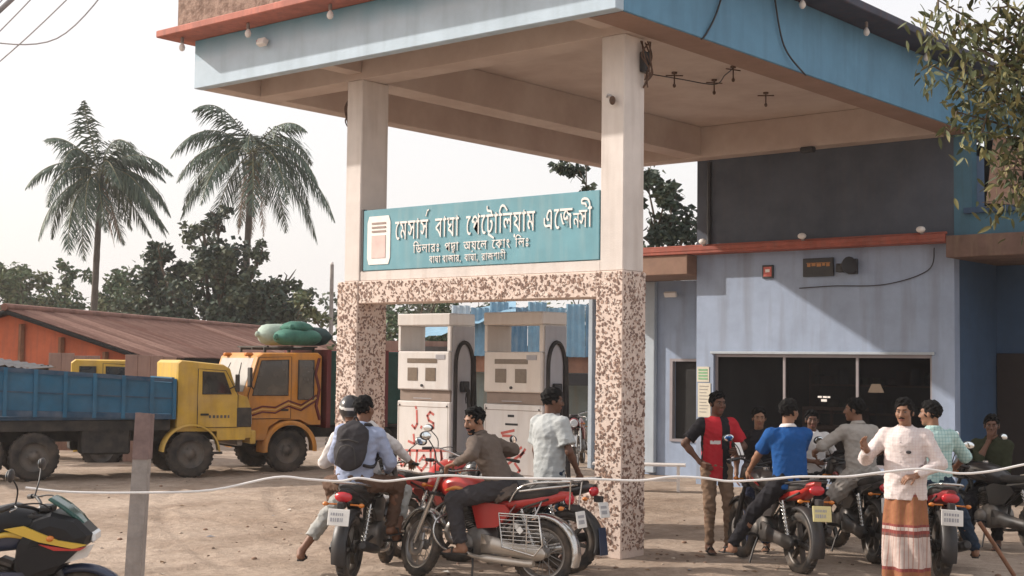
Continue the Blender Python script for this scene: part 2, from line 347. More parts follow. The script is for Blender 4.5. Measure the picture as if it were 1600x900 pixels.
m = MB(); m.box(X0 + .283, X1 - .433, Y1 - .348, Y1 - .002, ZF - .025, ZC - .004, .006); m.build('back_beam', M['soffit'], can)
m = MB(); m.box(X0 - .28, X1 - .44, Y0 - .42, Y1 + 1, ZT + .002, ZT + .095, .012); m.build('eave', M['eave'], can)
m = MB(); m.box(X1 - .438, X1 + .45, Y0 - .42, Y1 + 1, 6.422, 6.53, .012); m.build('eave', M['eave_shaded'], can)
m = MB(); m.box(X0 - .12, X1 - .5, Y0 - .2, Y0 + .0, ZT + .097, ZT + .95, .01); m.box(X0 - .12, X0 + .08, Y0 + .002, Y1, ZT + .097, ZT + .95); m.build('parapet', M['parapet'], can)
TB = 3.0
m = MB(); m.box(-12.84, -12.56, 11.98, 12.45, TB, ZF - .004, .012); m.build('column', M['cream'], can)
m = MB(); m.box(-8.83, -8.52, 11.98, 12.36, TB, ZF - .004, .012); m.build('column', M['cream'], can)
for (x0, x1, y0, y1, sd) in ((-12.93, -12.56, 11.955, 12.47, 3), (-8.86, -8.505, 11.955, 12.385, 7)):
    b = MB().box(x0, x1, y0, y1, -.05, TB, .01).build('column_cladding', M['tilebase'], can)
    c = MB(); clad(c, x0, x1, y0, y1, .02, TB, sd); o = c.build('mosaic_chip', CHIP, b, kind='stuff', world=False)
    o.data.transform(Matrix.Translation(-V(can.location)))
b = MB().box(-12.558, -8.862, 11.965, 12.33, 2.72, TB, .01).build('tie_beam_cladding', M['tilebase'], can)
c = MB(); clad(c, -12.558, -8.862, 11.965, 12.33, 2.722, TB - .002, 31, 'FB'); o = c.build('mosaic_chip', CHIP, b, kind='stuff', world=False); o.data.transform(Matrix.Translation(-V(can.location)))
MB().box(-12.557, -8.832, 11.99, 12.30, TB + .002, 3.125, .008).build('tie_beam', M['cream'], can)

# pump island
isl = thing('pump_island', 'low mosaic clad kerb island between the two canopy columns under the pumps', 'island', (-11, 13, 0))
b = MB().box(-13.3, -9.75, 12.48, 14.0, -.05, .34, .01).build('kerb', M['tilebase'], isl)
c = MB(); clad(c, -13.3, -9.75, 12.48, 14.0, .02, .335, 51, 'FRL'); o = c.build('mosaic_chip', CHIP, b, kind='stuff', world=False); o.data.transform(Matrix.Translation(-V(isl.location)))
b = MB().box(-9.55, -8.862, 11.97, 12.477, -.05, .62, .01).build('end_block', M['tilebase'], isl)
c = MB(); clad(c, -9.55, -8.862, 11.97, 12.477, .02, .615, 57, 'FL'); o = c.build('mosaic_chip', CHIP, b, kind='stuff', world=False); o.data.transform(Matrix.Translation(-V(isl.location)))

# ---------------------------------------------------------------- lettering
GL = {"ম":[286,[[253,249,253,220,211,220,211,0,180,0,180,54,187,33,149,83,129,101,107,111,85,112,69,105,60,91,60,74,69,60,97,44,87,14,52,32,33,56,26,83,31,106,43,123,60,135,89,141,119,137,143,126,172,99,188,76,182,74,180,220,-4,220,-4,249],[119,120,88,129,84,156,75,175,58,187,15,198,20,226,73,213,98,196,114,168,119,143]]],"স":[310,[[277,249,277,220,235,220,235,0,204,0,204,141,213,116,186,146,174,150,161,144,112,67,92,53,68,51,48,59,21,87,14,98,38,112,56,87,72,81,89,89,145,171,158,179,175,179,197,166,214,150,209,149,204,220,-4,220,-4,249],[108,108,97,161,86,176,69,187,15,198,21,228,90,207,111,190,122,165,126,142]]],"া":[143,[[110,249,110,220,68,220,68,0,38,0,38,188,23,211,8,219,-1,220,-4,249,15,246,34,231,39,224,38,275,59,275,68,249]]],"ব":[275,[[242,249,242,220,200,220,200,0,170,0,150,30,122,57,88,78,51,93,30,97,15,136,94,178,179,210,170,193,170,220,-4,220,-4,249],[170,190,175,182,157,171,72,133,52,122,98,105,143,76,167,50,171,41]]],"ঘ":[289,[[256,249,256,220,214,220,214,0,184,0,151,33,121,51,86,65,47,72,33,106,88,143,110,140,94,137,55,143,37,154,26,169,22,188,28,209,43,228,68,246,96,232,72,220,59,205,55,189,59,173,73,164,102,163,132,176,150,152,63,94,59,98,86,95,112,87,152,65,184,37,184,220,-4,220,-4,249]]],"ে":[175,[[142,249,142,220,126,218,98,201,72,173,59,149,52,120,52,87,60,59,73,41,98,28,128,31,139,37,153,12,122,-1,89,-1,75,4,49,21,31,48,21,84,21,125,32,163,52,195,80,220,86,222,-4,220,-4,249]]],"প":[323,[[290,249,290,220,248,220,248,0,218,0,218,158,226,133,171,202,146,217,119,222,90,216,53,186,46,179,60,185,84,185,95,180,104,173,113,154,114,132,108,130,184,206,204,185,90,78,67,100,86,125,87,143,82,153,71,159,48,156,39,152,9,181,53,228,77,243,103,251,131,251,157,243,180,228,227,176,222,178,218,275,239,275,248,249]]],"ট":[264,[[231,249,231,220,69,220,71,57,74,49,81,42,98,38,118,42,144,58,165,82,175,110,173,134,164,143,127,143,122,171,165,175,189,166,200,152,206,133,206,106,195,75,177,49,145,23,122,13,86,10,58,21,42,44,38,76,38,220,-4,220,-4,249],[158,249,154,267,144,276,48,283,24,294,8,315,4,365,34,363,34,332,38,324,50,314,151,305,172,294,183,276,187,249]]],"ল":[329,[[296,249,296,220,254,220,254,0,224,0,224,134,225,127,201,148,186,152,170,148,161,136,160,111,134,106,125,134,108,152,85,158,62,150,52,132,53,116,63,99,83,86,96,80,86,51,51,67,34,83,22,103,18,128,22,150,34,167,51,179,72,186,97,186,120,179,139,164,148,154,142,153,150,168,173,180,198,178,228,159,225,153,224,220,-4,220,-4,249]]],"ি":[143,[[110,249,110,220,68,220,68,0,38,0,38,220,-4,220,-4,249,33,249,8,282,37,325,60,347,89,362,125,367,166,362,217,340,282,292,265,271,201,317,159,334,130,338,103,334,81,324,56,299,42,277,64,249]]],"য":[287,[[254,249,254,220,212,220,212,0,182,0,144,39,114,60,78,75,34,85,19,121,101,166,66,186,19,201,32,228,32,223,-4,220,-4,249],[182,220,54,220,111,192,134,173,136,150,50,106,47,110,67,108,105,96,151,69,188,33,183,32]]],"়":[37,[[-114,-70,-123,-62,-125,-43,-119,-33,-108,-27,-90,-29,-81,-38,-79,-56,-85,-67,-96,-72]]],"এ":[340,[[232,248,255,233,265,215,267,0,237,0,223,24,200,34,90,29,60,37,41,49,27,67,19,94,23,151,54,146,50,101,59,77,75,64,110,58,195,64,222,55,236,42,234,206,230,214,222,220,196,222,170,212,143,186,134,164,136,146,142,141,174,139,176,111,150,108,126,113,116,120,108,129,103,142,103,168,116,200,142,229,165,243,191,250]]],"জ":[404,[[145,26,115,34,88,49,62,74,40,110,20,158,12,186,42,194,62,137,84,96,97,81,111,70,127,62,143,57,180,57,195,61,206,68,215,78,220,91,218,128,212,143,236,143,196,112,167,103,137,105,121,113,110,126,104,143,105,165,116,189,126,201,158,221,-4,220,-4,249,371,249,371,220,219,221,176,203,145,178,135,158,137,140,150,132,174,134,209,158,244,146,252,102,248,76,236,53,214,36,181,26],[326,32,334,4,304,-3,291,58,291,115,302,155,265,159,237,169,214,184,190,217,220,224,237,203,262,189,322,185,338,157,324,122,321,96]]],"ন":[278,[[246,249,246,220,204,220,204,0,173,0,173,97,179,75,140,117,108,136,86,140,69,137,56,127,51,110,55,95,66,83,86,74,70,45,43,62,25,84,20,97,19,123,28,143,43,158,72,168,108,166,142,150,180,114,175,112,173,220,-4,220,-4,249]]],"ী":[143,[[110,220,68,220,68,0,38,0,38,220,-4,220,-4,249,38,249,31,280,16,303,-7,320,-50,335,-129,338,-168,329,-176,322,-177,317,-173,309,-74,302,-54,290,-43,272,-40,246,-67,246,-71,266,-82,275,-185,283,-201,294,-208,316,-206,330,-197,342,-182,353,-162,361,-136,365,-103,367,-53,364,-12,354,22,338,47,316,63,286,70,249,110,249]]],"ড":[322,[[289,249,289,220,142,220,144,136,149,129,162,127,185,140,212,173,236,177,255,138,262,98,258,67,243,40,219,21,186,11,150,11,118,19,89,36,63,64,40,103,20,155,12,186,42,194,63,130,86,84,99,68,114,55,129,47,146,42,165,40,185,42,201,47,215,56,224,68,230,81,230,119,219,143,214,149,232,157,199,115,174,100,140,99,123,111,114,131,112,220,-4,220,-4,249]]],"র":[275,[[242,249,242,220,200,220,200,0,170,0,150,30,122,57,88,78,51,93,30,97,15,136,94,178,179,210,170,193,170,220,-4,220,-4,249],[170,190,175,182,157,171,72,133,52,122,98,105,143,76,167,50,171,41],[62,0,53,9,51,27,57,38,68,44,86,42,95,33,97,14,91,4,80,-2]]],"ঃ":[212,[[32,205,39,223,51,237,68,246,98,248,116,242,131,231,141,214,144,194,141,174,131,158,116,146,98,140,68,143,51,152,39,165,32,184],[60,186,67,173,80,166,96,166,108,173,116,186,116,202,108,215,96,222,80,222,67,215,60,202],[32,65,39,83,51,97,68,106,98,108,116,103,131,91,141,75,144,55,141,35,131,18,116,7,98,1,68,3,51,12,39,26,32,44],[60,47,67,34,80,27,96,27,108,34,116,47,116,63,108,76,96,82,80,82,67,75,60,63]]],"দ":[278,[[245,249,245,220,64,220,64,101,60,107,69,121,123,162,190,194,216,169,197,114,196,57,209,4,179,-3,165,58,168,129,181,164,186,162,127,130,56,70,33,86,33,220,-4,220,-4,249]]],"অ":[394,[[361,249,361,220,319,220,319,0,288,0,270,29,236,63,223,72,233,98,274,64,290,44,288,220,-4,220,-4,249],[133,38,98,49,82,60,52,93,24,144,12,177,41,186,61,138,82,102,106,79,135,68,165,68,187,74,201,85,211,110,211,134,206,147,199,158,190,166,180,170,160,171,148,166,142,156,143,135,114,126,109,151,112,173,123,186,147,198,165,200,194,195,217,181,233,160,241,133,241,104,232,77,214,56,187,41,170,38],[138,186,131,202,118,214,97,222,107,240,139,229,158,216,167,198,169,187]]],"ক":[360,[[327,249,327,220,197,220,197,0,166,0,146,30,119,58,86,79,50,94,30,97,15,136,119,187,175,207,166,190,166,220,-4,220,-4,249],[166,187,172,179,161,171,52,122,98,105,142,75,164,50,167,41],[302,98,295,83,282,71,262,64,226,65,229,94,254,94,267,101,273,118,271,132,264,144,253,155,237,164,192,175,193,205,231,197,264,181,289,159,298,145,303,131]]],"ং":[212,[[49,126,97,89,150,28,170,-3,144,-16,100,42,62,78,29,100],[32,205,39,223,51,237,68,246,98,248,116,242,131,231,141,214,144,194,141,174,131,158,116,146,98,140,68,143,51,152,39,165,32,184],[60,186,67,173,80,166,96,166,108,173,116,186,116,203,108,215,96,222,80,222,67,215,60,202]]],"শ":[308,[[275,249,275,220,233,220,233,0,202,0,202,275,223,275,233,249],[164,249,190,235,209,213,214,204,212,162,194,194,171,215,159,221,135,221,120,214,111,199,112,178,123,162,148,153,165,151,162,120,131,126,109,138,94,155,87,177,87,203,94,225,108,240,135,251],[52,249,72,239,87,223,96,199,96,174,89,153,74,136,52,124,22,120,19,151,51,157,68,170,72,187,68,206,54,218,21,222,0,218,-4,248,25,252]]],"হ":[249,[[117,199,148,189,169,173,182,152,186,130,183,110,175,92,163,78,145,67,122,60,94,56,98,61,177,24,216,-4,198,-25,112,30,37,57,18,62,24,89,83,82,115,85,136,93,148,106,154,128,152,141,147,152,138,161,114,171,76,169,66,164,61,157,62,135,32,129,28,154,32,171,43,185,72,198],[70,186,64,202,50,214,29,222,39,240,71,229,90,216,100,198,102,187],[216,249,216,220,-4,220,-4,249,69,249,143,249]]],"ঁ":[37,[[17,344,7,308,-6,290,-26,278,-52,274,-80,278,-100,290,-114,308,-124,344,-96,348,-90,322,-77,306,-67,302,-42,302,-32,306,-24,313,-13,334,-11,348],[-37,327,-41,320,-54,315,-67,320,-71,333,-69,341,-64,347,-48,349,-40,345,-36,337]]],",":[124,[[24,-47,50,-33,65,-13,70,10,67,31,57,44,42,49,30,46,21,38,18,26,21,15,28,7,38,4,39,-12,34,-28,24,-40]]],"ত":[320,[[141,22,121,27,102,36,83,49,66,67,51,89,36,116,12,186,42,194,62,136,84,93,97,78,111,66,126,57,143,52,184,52,208,63,223,80,229,111,223,142,212,158,197,168,178,172,160,169,151,160,149,135,151,128,120,122,115,152,119,171,129,185,154,198,176,200,206,195,231,180,249,157,259,127,259,93,249,64,230,41,202,25,183,21],[287,249,287,220,-4,220,-4,249,93,249,190,249]]],"চ":[264,[[231,249,231,220,69,220,71,57,74,49,81,42,98,38,118,42,144,58,164,81,175,109,174,126,168,136,101,147,68,173,64,179,68,214,93,183,119,172,184,164,199,152,206,131,206,106,195,76,177,49,145,23,122,13,86,10,58,21,42,44,38,76,38,220,-4,220,-4,249]]]}
def text_mesh(items, name):
    """items: (glyph, x, y, scale) -> flat filled mesh in the XY plane"""
    cu = bpy.data.curves.new(name, 'CURVE'); cu.dimensions = '2D'; cu.fill_mode = 'BOTH'; cu.extrude = .004
    for g, x, y, s in items:
        for sp in GL[g][1]:
            n = len(sp) // 2; q = cu.splines.new('POLY'); q.points.add(n - 1); q.use_cyclic_u = True
            for i in range(n): q.points[i].co = (x + sp[2 * i] / 400 * s, y + sp[2 * i + 1] / 400 * s, 0, 1)
    ob = bpy.data.objects.new(name, cu); COL.objects.link(ob); bpy.context.view_layer.update()
    me = bpy.data.meshes.new_from_object(ob.evaluated_get(bpy.context.evaluated_depsgraph_get())); bpy.data.objects.remove(ob); return me
def lay(s, sc, x=0., y=0.):
    """visual-order Bengali string -> glyph items; R = reph over last, {..} lowered small"""
    it = []; low = False; last = x
    for ch in s:
        if ch == ' ': x += .28 * sc; continue
        if ch == '{': low = True; continue
        if ch == '}': low = False; continue
        if low: it.append((ch, last + .12 * sc, y - .19 * sc, sc * .55)); continue
        if ch == '়': it.append((ch, x - .36 * sc, y, sc)); continue
        if ch == 'R': it.append(('REPH', x - .22 * sc, y, sc)); continue
        if ch == 'T': it.append(('TROK', last, y, sc)); continue
        if ch == 'S': it.append(('ন', x, y, sc * .72)); x += .42 * sc; it.append(('স', x, y, sc * .85)); last = x; x += GL['স'][0] / 400 * sc * .85; continue
        last = x; it.append((ch, x, y, sc)); x += GL[ch][0] / 400 * sc
    return it, x
GL['REPH'] = [0, [[-40, 300, 20, 380, 75, 390, 75, 372, 30, 362, -18, 288]]]
GL['TROK'] = [0, [[60, -20, 250, -75, 255, -50, 70, 5]]]
def lettering(lines, name, material, parent, origin, u, width):
    its = []
    for s, sc, x, y in lines: its += lay(s, sc, x, y)[0]
    me = text_mesh(its, name); me.materials.clear(); me.materials.append(material)
    o = link(name, me, parent); return o

# signboard on the tie beam
sg = thing('signboard', 'teal signboard with white Bengali lettering standing on the mosaic beam between the columns', 'signboard', (-10.7, 12.0, 3.126))
MB().box(-12.50, -8.84, 11.98, 12.03, 3.128, 3.885, .006).build('board', M['teal'], sg)
m = MB(); m.box(-12.53, -12.50, 11.975, 12.035, 3.128, 3.90); m.box(-12.5, -8.84, 12.031, 12.06, 3.83, 3.88); m.build('frame', M['black'], sg)
t1, w1 = lay('েমসাসR  বাঘা  েপেটTািলয়াম  এেজSী', 1.0)
def place_text(s, x0, x1, zb, h, name):
    it, w = lay(s, 1.0); sx = (x1 - x0) / w
    for k in ([[g] for g in it] if h > .2 else [it]):
        me = text_mesh(k, name); me.transform(Matrix(((sx, 0, 0, 0), (0, h, 0, 0), (0, 0, 1, 0), (0, 0, 0, 1)))); me.materials.clear(); me.materials.append(M['letters'])
        o = link('letter' if h > .2 else name, me, sg); o.rotation_euler = (pi / 2, 0, 0); o.location = V((x0, 11.972, zb)) - V(sg.location)
        if h <= .2: o['kind'] = 'stuff'
place_text('েমসাসR  বাঘা  েপেটTািলয়াম  এেজSী', -11.93, -8.92, 3.49, .355, 'lettering')
place_text('িডলারঃ  পদ{ম}া  অয়েল  েকাং  িলঃ', -11.62, -9.80, 3.315, .155, 'lettering')
place_text('বাঘা বাজার,  বাঘা,  রাজশাহী', -11.35, -10.15, 3.185, .125, 'lettering')
# barrel emblem at the sign's left end
m = MB(); m.prism([(-.17, 0), (.17, 0), (.2, .08), (.2, .52), (.17, .6), (-.17, .6), (-.2, .52), (-.2, .08)], (-12.22, 11.979, 3.20), (1, 0, 0), (0, 0, 1), (0, -.006, 0)); m.build('emblem', M['letters'], sg)
m = MB()
for z in (.50, .45, .40): m.box(-12.34, -12.10, 11.966, 11.972, 3.20 + z, 3.20 + z + .022)
m.mi = 1; m.box(-12.34, -12.10, 11.967, 11.972, 3.28, 3.56); m.build('emblem_stripe', [mat('faded_brown_print', (.33, .25, .22), .7), mat('faded_pink_print', (.66, .50, .46), .7)], sg)

# ---------------------------------------------------------------- fuel pumps
def stroke(m, pts, y, w=.016):
    for a, b in zip(pts[:-1], pts[1:]):
        a = V((a[0], 0, a[1])); b = V((b[0], 0, b[1])); d = (b - a); L_ = d.length
        if L_ < 1e-5: continue
        d /= L_; n = V((-d.z, 0, d.x)) * w / 2; a = a - d * w * .3; b = b + d * w * .3
        m.add([a - n + V((0, y, 0)), b - n + V((0, y, 0)), b + n + V((0, y, 0)), a + n + V((0, y, 0)), a - n + V((0, y - .002, 0)), b - n + V((0, y - .002, 0)), b + n + V((0, y - .002, 0)), a + n + V((0, y - .002, 0))], [(4, 5, 6, 7), (0, 1, 5, 4), (1, 2, 6, 5), (2, 3, 7, 6), (3, 0, 4, 7)])
def pump(x, y, label, marks, tint):
    p = thing('fuel_pump', label, 'fuel pump', (x, y, .34), 0, 'fuel pumps on the island')
    W_, D, H_ = .94, .47, 2.29
    def B(m, n, mt, par=p): return m.build(n, mt, par, world=False)
    B(MB().box(0, W_, 0, D, 0, 1.155, .012), 'cabinet', M['offwhite'])
    B(MB().box(.02, W_ - .02, .03, D - .03, 1.157, 1.30, .006), 'band', M['pumpdark'])
    hd = B(MB().box(.01, W_ - .01, -.015, D - .06, 1.302, 1.80, .014), 'display_head', tint)
    B(MB().box(.19, .72, -.021, -.016, 1.65, 1.71, .002), 'display', M['display'], hd)
    for q in (.20, .52): B(MB().box(q, q + .18, -.022, -.016, 1.42, 1.59, .003), 'display', M['display'], hd)
    B(MB().cyl((.46, -.016, 1.36), (.46, -.032, 1.36), .018, n=10), 'knob', M['black'], hd)
    B(MB().box(.30, .62, -.006, 0, 1.19, 1.20), 'handle', M['pumpgrey'])
    B(MB().box(0, .05, 0, D, 1.803, 2.13, .006), 'frame', tint); B(MB().box(W_ - .06, W_ - .002, 0, D, 1.803, 2.13, .006), 'frame', tint)
    m = MB()
    for zz in (.30, 1.08): m.box(.012, W_ - .012, -.0015, .0, zz, zz + .008)
    m.box(.03, .036, -.0015, 0, .02, 1.14); m.box(W_ - .036, W_ - .03, -.0015, 0, .02, 1.14); B(m, 'panel_joint', M['pumpdark'])
    lb = B(MB().box(.70, .86, -.022, -.016, 1.70, 1.76, .002), 'rate_plate', M['pumpgrey'], hd)
    for q in (.05, .89): B(MB().cyl((q, -.001, 1.10), (q, -.006, 1.10), .012, n=8), 'screw', M['black'])
    B(MB().box(-.005, W_ + .004, -.02, D, 2.132, H_, .014), 'top_box', tint)
    sp = B(MB().box(W_ + .001, W_ + .016, .03, D - .03, .02, 2.12, .004), 'side_panel', M['pumpgrey'])
    # arched hose recess and hose on the +X side
    ar = [(.07, .35)] + [(D / 2 - .165 * cos(t), 1.62 + .30 * sin(t)) for t in [pi * i / 14 for i in range(15)]] + [(D - .07, .35)]
    B(MB().tube([(W_ + .03, a, b) for a, b in ar], .026, 8), 'arch_trim', M['rubber'])
    hz = B(MB().box(W_ + .016, W_ + .075, .16, .30, 1.28, 1.42, .012), 'nozzle_holster', M['black'])
    nz = MB(); nz.tube([(W_ + .06, .23, 1.36), (W_ + .10, .24, 1.30), (W_ + .10, .25, 1.16), (W_ + .085, .26, 1.05)], [.02, .026, .024, .018], 8); nz.tube([(W_ + .10, .20, 1.27), (W_ + .11, .18, 1.20), (W_ + .10, .20, 1.14)], .008, 6); B(nz, 'nozzle', M['rubber'])
    hp = bez([(W_ + .09, .26, 1.06), (W_ + .13, .27, .7), (W_ + .16, .30, .35), (W_ + .14, .36, .22), (W_ + .10, .40, .5), (W_ + .05, .43, 1.2), (W_ + .04, .42, 1.75)], 8); B(MB().tube(hp, .019, 8), 'hose', M['rubber'])
    k = MB()
    for st in marks: stroke(k, [(a, b) for a, b in st], -.001, .032)
    if marks: B(k, 'painted_marks', M['redpaint'])
    return p
M['pumpcream'] = mat('cream_pump_paint', (.66, .60, .54), .4, var=.06, scale=3, streak=.2, dirt=(.42, .3, .22))
JS = [[(.36, 1.03), (.37, .86), (.33, .80), (.28, .84)], [(.34, 1.08), (.35, 1.06)], [(.44, .81), (.45, .83)],
      [(.66, .99), (.60, 1.02), (.55, .97), (.58, .91), (.66, .88), (.66, .82), (.58, .79), (.53, .83)],
      [(.03, .50), (.88, .54)], [(.10, .50), (.06, .40), (.10, .30), (.16, .34), (.14, .42)], [(.25, .51), (.25, .28)], [(.22, .63), (.33, .60), (.31, .72)],
      [(.38, .52), (.36, .34), (.46, .26), (.56, .36), (.50, .46), (.42, .38)], [(.62, .53), (.62, .28)], [(.70, .52), (.68, .36), (.78, .30), (.82, .44), (.80, .53), (.82, .24)],
      [(.2, .14), (.2, .02)], [(.42, .16), (.50, .10), (.46, .03)]]
D2 = [[(.30, .80), (.50, .84)], [(.32, .77), (.46, .77)], [(.34, .45), (.62, .64)], [(.40, .42), (.66, .58)], [(.44, .36), (.50, .26)], [(.52, .44), (.60, .36), (.52, .28)], [(.60, .52), (.68, .62)], [(.28, .30), (.40, .36)]]
pump(-12.87, 13.0, 'white fuel pump with red letters J.S painted on its front, nearer the yellow trucks', JS, M['offwhite'])
p2 = pump(-11.36, 13.0, 'cream fuel pump with red scribbles, nearer the bare mosaic column', D2, M['pumpcream'])
m = MB(); m.box(.40, .50, -.004, -.001, 1.0, 1.03); m.box(.36, .56, -.004, -.001, .90, .925); m.build('vent_slot', M['black'], p2, world=False)

# ---------------------------------------------------------------- station office
YB = 20.3
of = thing('station_office', 'lilac blue two storey station office with a wide dark shop window and red ledge', 'building', (-10.6, 20.3, 0))
m = MB(); xl, xr, wx0, wx1, wz0, wz1 = -12.88, -8.30, -12.54, -8.66, .42, 2.20
m.box(xl, wx0, YB, YB + .2, -.1, 3.998); m.box(wx1, xr, YB, YB + .2, -.1, 3.998); m.box(wx0, wx1, YB, YB + .2, wz1, 3.998); m.box(wx0, wx1, YB, YB + .2, -.1, wz0)
m.build('wall', M['wall'], of)
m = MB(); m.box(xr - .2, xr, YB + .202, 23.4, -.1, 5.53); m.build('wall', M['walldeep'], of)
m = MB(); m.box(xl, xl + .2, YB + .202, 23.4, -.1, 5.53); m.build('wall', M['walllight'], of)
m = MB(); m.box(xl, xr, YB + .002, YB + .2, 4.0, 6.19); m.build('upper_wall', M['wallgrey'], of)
m = MB(); m.box(xl, xr, YB + .2, 23.4, 5.35, 5.528); m.box(xl + .201, xr - .2, YB + .2, 23.4, 3.3, 3.5); m.build('roof', M['wallgrey'], of)
# interior of the shop
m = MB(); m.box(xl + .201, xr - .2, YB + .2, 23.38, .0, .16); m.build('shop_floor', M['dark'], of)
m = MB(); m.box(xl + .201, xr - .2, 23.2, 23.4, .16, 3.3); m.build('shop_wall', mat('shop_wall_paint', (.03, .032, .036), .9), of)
# window frame, mullions, panes
fr = MB(); fr.box(wx0, wx1, YB + .06, YB + .12, wz1 - .05, wz1); fr.box(wx0, wx0 + .05, YB + .06, YB + .12, wz0, wz1 - .05); fr.box(wx1 - .05, wx1, YB + .06, YB + .12, wz0, wz1 - .05); fr.box(wx0 + .05, wx1 - .05, YB + .06, YB + .12, wz0, wz0 + .05)
w = fr.build('shop_window', M['alu'], of)
for x in (-11.22, -9.92): MB().box(x - .022, x + .022, YB + .06, YB + .12, wz0 + .051, wz1 - .051).build('mullion', M['alu'], w, world=False).data.transform(Matrix.Translation(-V(of.location)))
for a, b in ((wx0 + .05, -11.243), (-11.197, -9.943), (-9.897, wx1 - .05)): MB().box(a, b, YB + .085, YB + .093, wz0 + .05, wz1 - .05).build('pane', M['glass'], w, world=False).data.transform(Matrix.Translation(-V(of.location)))
m = MB(); m.box(wx0 - .05, wx1 + .05, YB - .03, YB - .002, wz1 + .001, wz1 + .045, .005); m.build('window_lintel', M['walllight'], of)
# ledge over both wings
m = MB(); m.box(-16.3, xr, YB - .34, YB - .002, 3.90, 3.995, .01); m.box(-16.3, xr, YB - .35, YB - .3, 3.95, 4.02, .008); m.build('ledge', M['ledge'], of)
m = MB(); m.cyl((-16.3, YB - .27, 4.035), (xr, YB - .27, 4.035), .022, n=6); m.build('pipe', M['ledge'], of)
m = MB(); m.box(-16.3, xl - .004, YB - .30, 21.48, 3.56, 3.898, .01); m.build('porch_slab', M['slab'], of)
MB().cyl((-12.62, YB - .03, 4.01), (-12.62, YB - .03, 5.5), .035, n=8).build('drain_pipe', M['black'], of)
# left wing, set back
m = MB(); m.box(-15.98, -14.17, 21.5, 21.7, -.1, 3.56); m.box(-14.17, xl - .003, 21.5, 21.7, 2.1, 3.56); m.box(-14.17, xl - .003, 21.5, 21.7, -.1, .62); m.build('wall', M['wall'], of)
m = MB(); m.box(-14.72, -14.5, 21.40, 21.498, 0, 3.55, .01); m.build('pilaster', M['walllight'], of)
m = MB(); m.box(-16.02, -15.92, 21.38, 21.498, 0, 3.55, .01); m.build('pilaster', M['walllight'], of)
w = MB().box(-14.2, -14.14, 21.47, 21.56, .6, 2.12).box(-14.14, xl - .005, 21.47, 21.56, 2.07, 2.12).box(-14.14, xl - .005, 21.47, 21.56, .6, .65).build('wing_window', M['alu'], of)
MB().box(-14.14, xl - .01, 21.58, 21.6, .65, 2.07).build('pane', M['dark'], w, world=False).data.transform(Matrix.Translation(-V(of.location)))
# right wing: dark porch under a slab, framed opening above
m = MB(); m.box(xr + .002, -4.6, YB - .32, 22.2, 3.66, 3.988, .01); m.build('porch_slab', mat('tree_shaded_slab', (.16, .10, .08), .9, var=.3, scale=3, streak=.6), of)  # tree shade put into a darker slab colour, under rain streaks
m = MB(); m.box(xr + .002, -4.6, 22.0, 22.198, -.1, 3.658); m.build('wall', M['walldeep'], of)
d = MB().box(-8.28, -7.62, 21.94, 21.998, 0, 2.25, .006).build('door', mat('dark_door', (.03, .022, .02), .7), of)
MB().ell((-7.80, 21.92, 1.1), (.03, .03, .03), 8, 6).build('handle', M['alu'], d, world=False).data.transform(Matrix.Translation(-V(of.location)))
m = MB(); bx0, bx1, bz0, bz1 = -8.02, -7.22, 4.42, 5.5
m.box(xr + .002, bx0, YB, YB + .2, 3.992, 6.1); m.box(bx1, -4.6, YB, YB + .2, 3.992, 6.1); m.box(bx0, bx1, YB, YB + .2, 3.992, bz0); m.box(bx0, bx1, YB, YB + .2, bz1, 6.1)
m.build('upper_wall', mat('teal_blue_wall', (.075, .17, .235), .85, var=.18, scale=2, streak=.4, dirt=(.07, .12, .15)), of)
m = MB(); m.box(bx0 - .1, bx1 + .1, YB - .08, YB - .002, bz0 - .09, bz0, .006); m.build('sill', M['walldeep'], of)
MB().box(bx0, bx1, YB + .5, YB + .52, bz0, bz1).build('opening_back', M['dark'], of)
m = MB(); m.T = Matrix.Translation((-7.52, YB + .1, 4.95)) @ Matrix.Rotation(.12, 4, 'Y'); m.box(-.26, .24, -.02, .02, -.5, .5, .006); m.build('shutter_board', mat('tan_board', (.40, .26, .20), .8, var=.15, scale=3, streak=.3), of)

# things on and at the office front
def at(n, label, cat, loc, grp=None): return thing(n, label, cat, loc, 0, grp)
def bulkhead(x, y, z, label):
    t = at('ledge_lamp', label, 'lamp', (x, y, z), 'lamps on the red ledge')
    MB().cyl((0, 0, 0), (0, 0, .05), .03, n=8).build('base', M['brass'], t, world=False); MB().ell((0, -.04, .07), (.075, .06, .05), 10, 6).build('globe', M['white'], t, world=False)
bulkhead(-12.55, 20.0, 4.03, 'round pale lamp on the red ledge over the white-blue pillar, leftmost of three')
bulkhead(-10.68, 20.0, 4.03, 'round pale lamp on the red ledge above the dark name board, middle of three')
bulkhead(-8.68, 20.0, 4.03, 'round pale lamp on the red ledge nearest the leafy tree, rightmost of three')
t = at('floodlight', 'small pale floodlight under the tan porch slab of the left wing', 'floodlight', (-14.1, 21.45, 3.3))
MB().obox((0, -.12, 0), (.26, .06, .10), RX(.5), .01).build('housing', M['white'], t, world=False); MB().box(-.02, .02, -.1, .05, -.01, .03).build('bracket', M['black'], t, world=False)
t = at('poster', 'small red poster with a dark border on the sunlit office wall', 'poster', (-11.48, 20.27, 3.46))
MB().box(-.10, .10, 0, .025, 0, .22).build('frame', M['black'], t, world=False); m = MB(); m.box(-.075, .075, -.004, -.001, .03, .19); m.mi = 1; m.box(-.04, .04, -.006, -.0045, .10, .15); m.build('print', [M['redpaint'], M['letters']], t, world=False)
t = at('name_board', 'dark rectangular name board with orange print above the shop window', 'name board', (-10.54, 20.25, 3.46))
MB().box(-.28, .26, 0, .04, 0, .30, .006).build('board', M['black'], t, world=False)
m = MB()
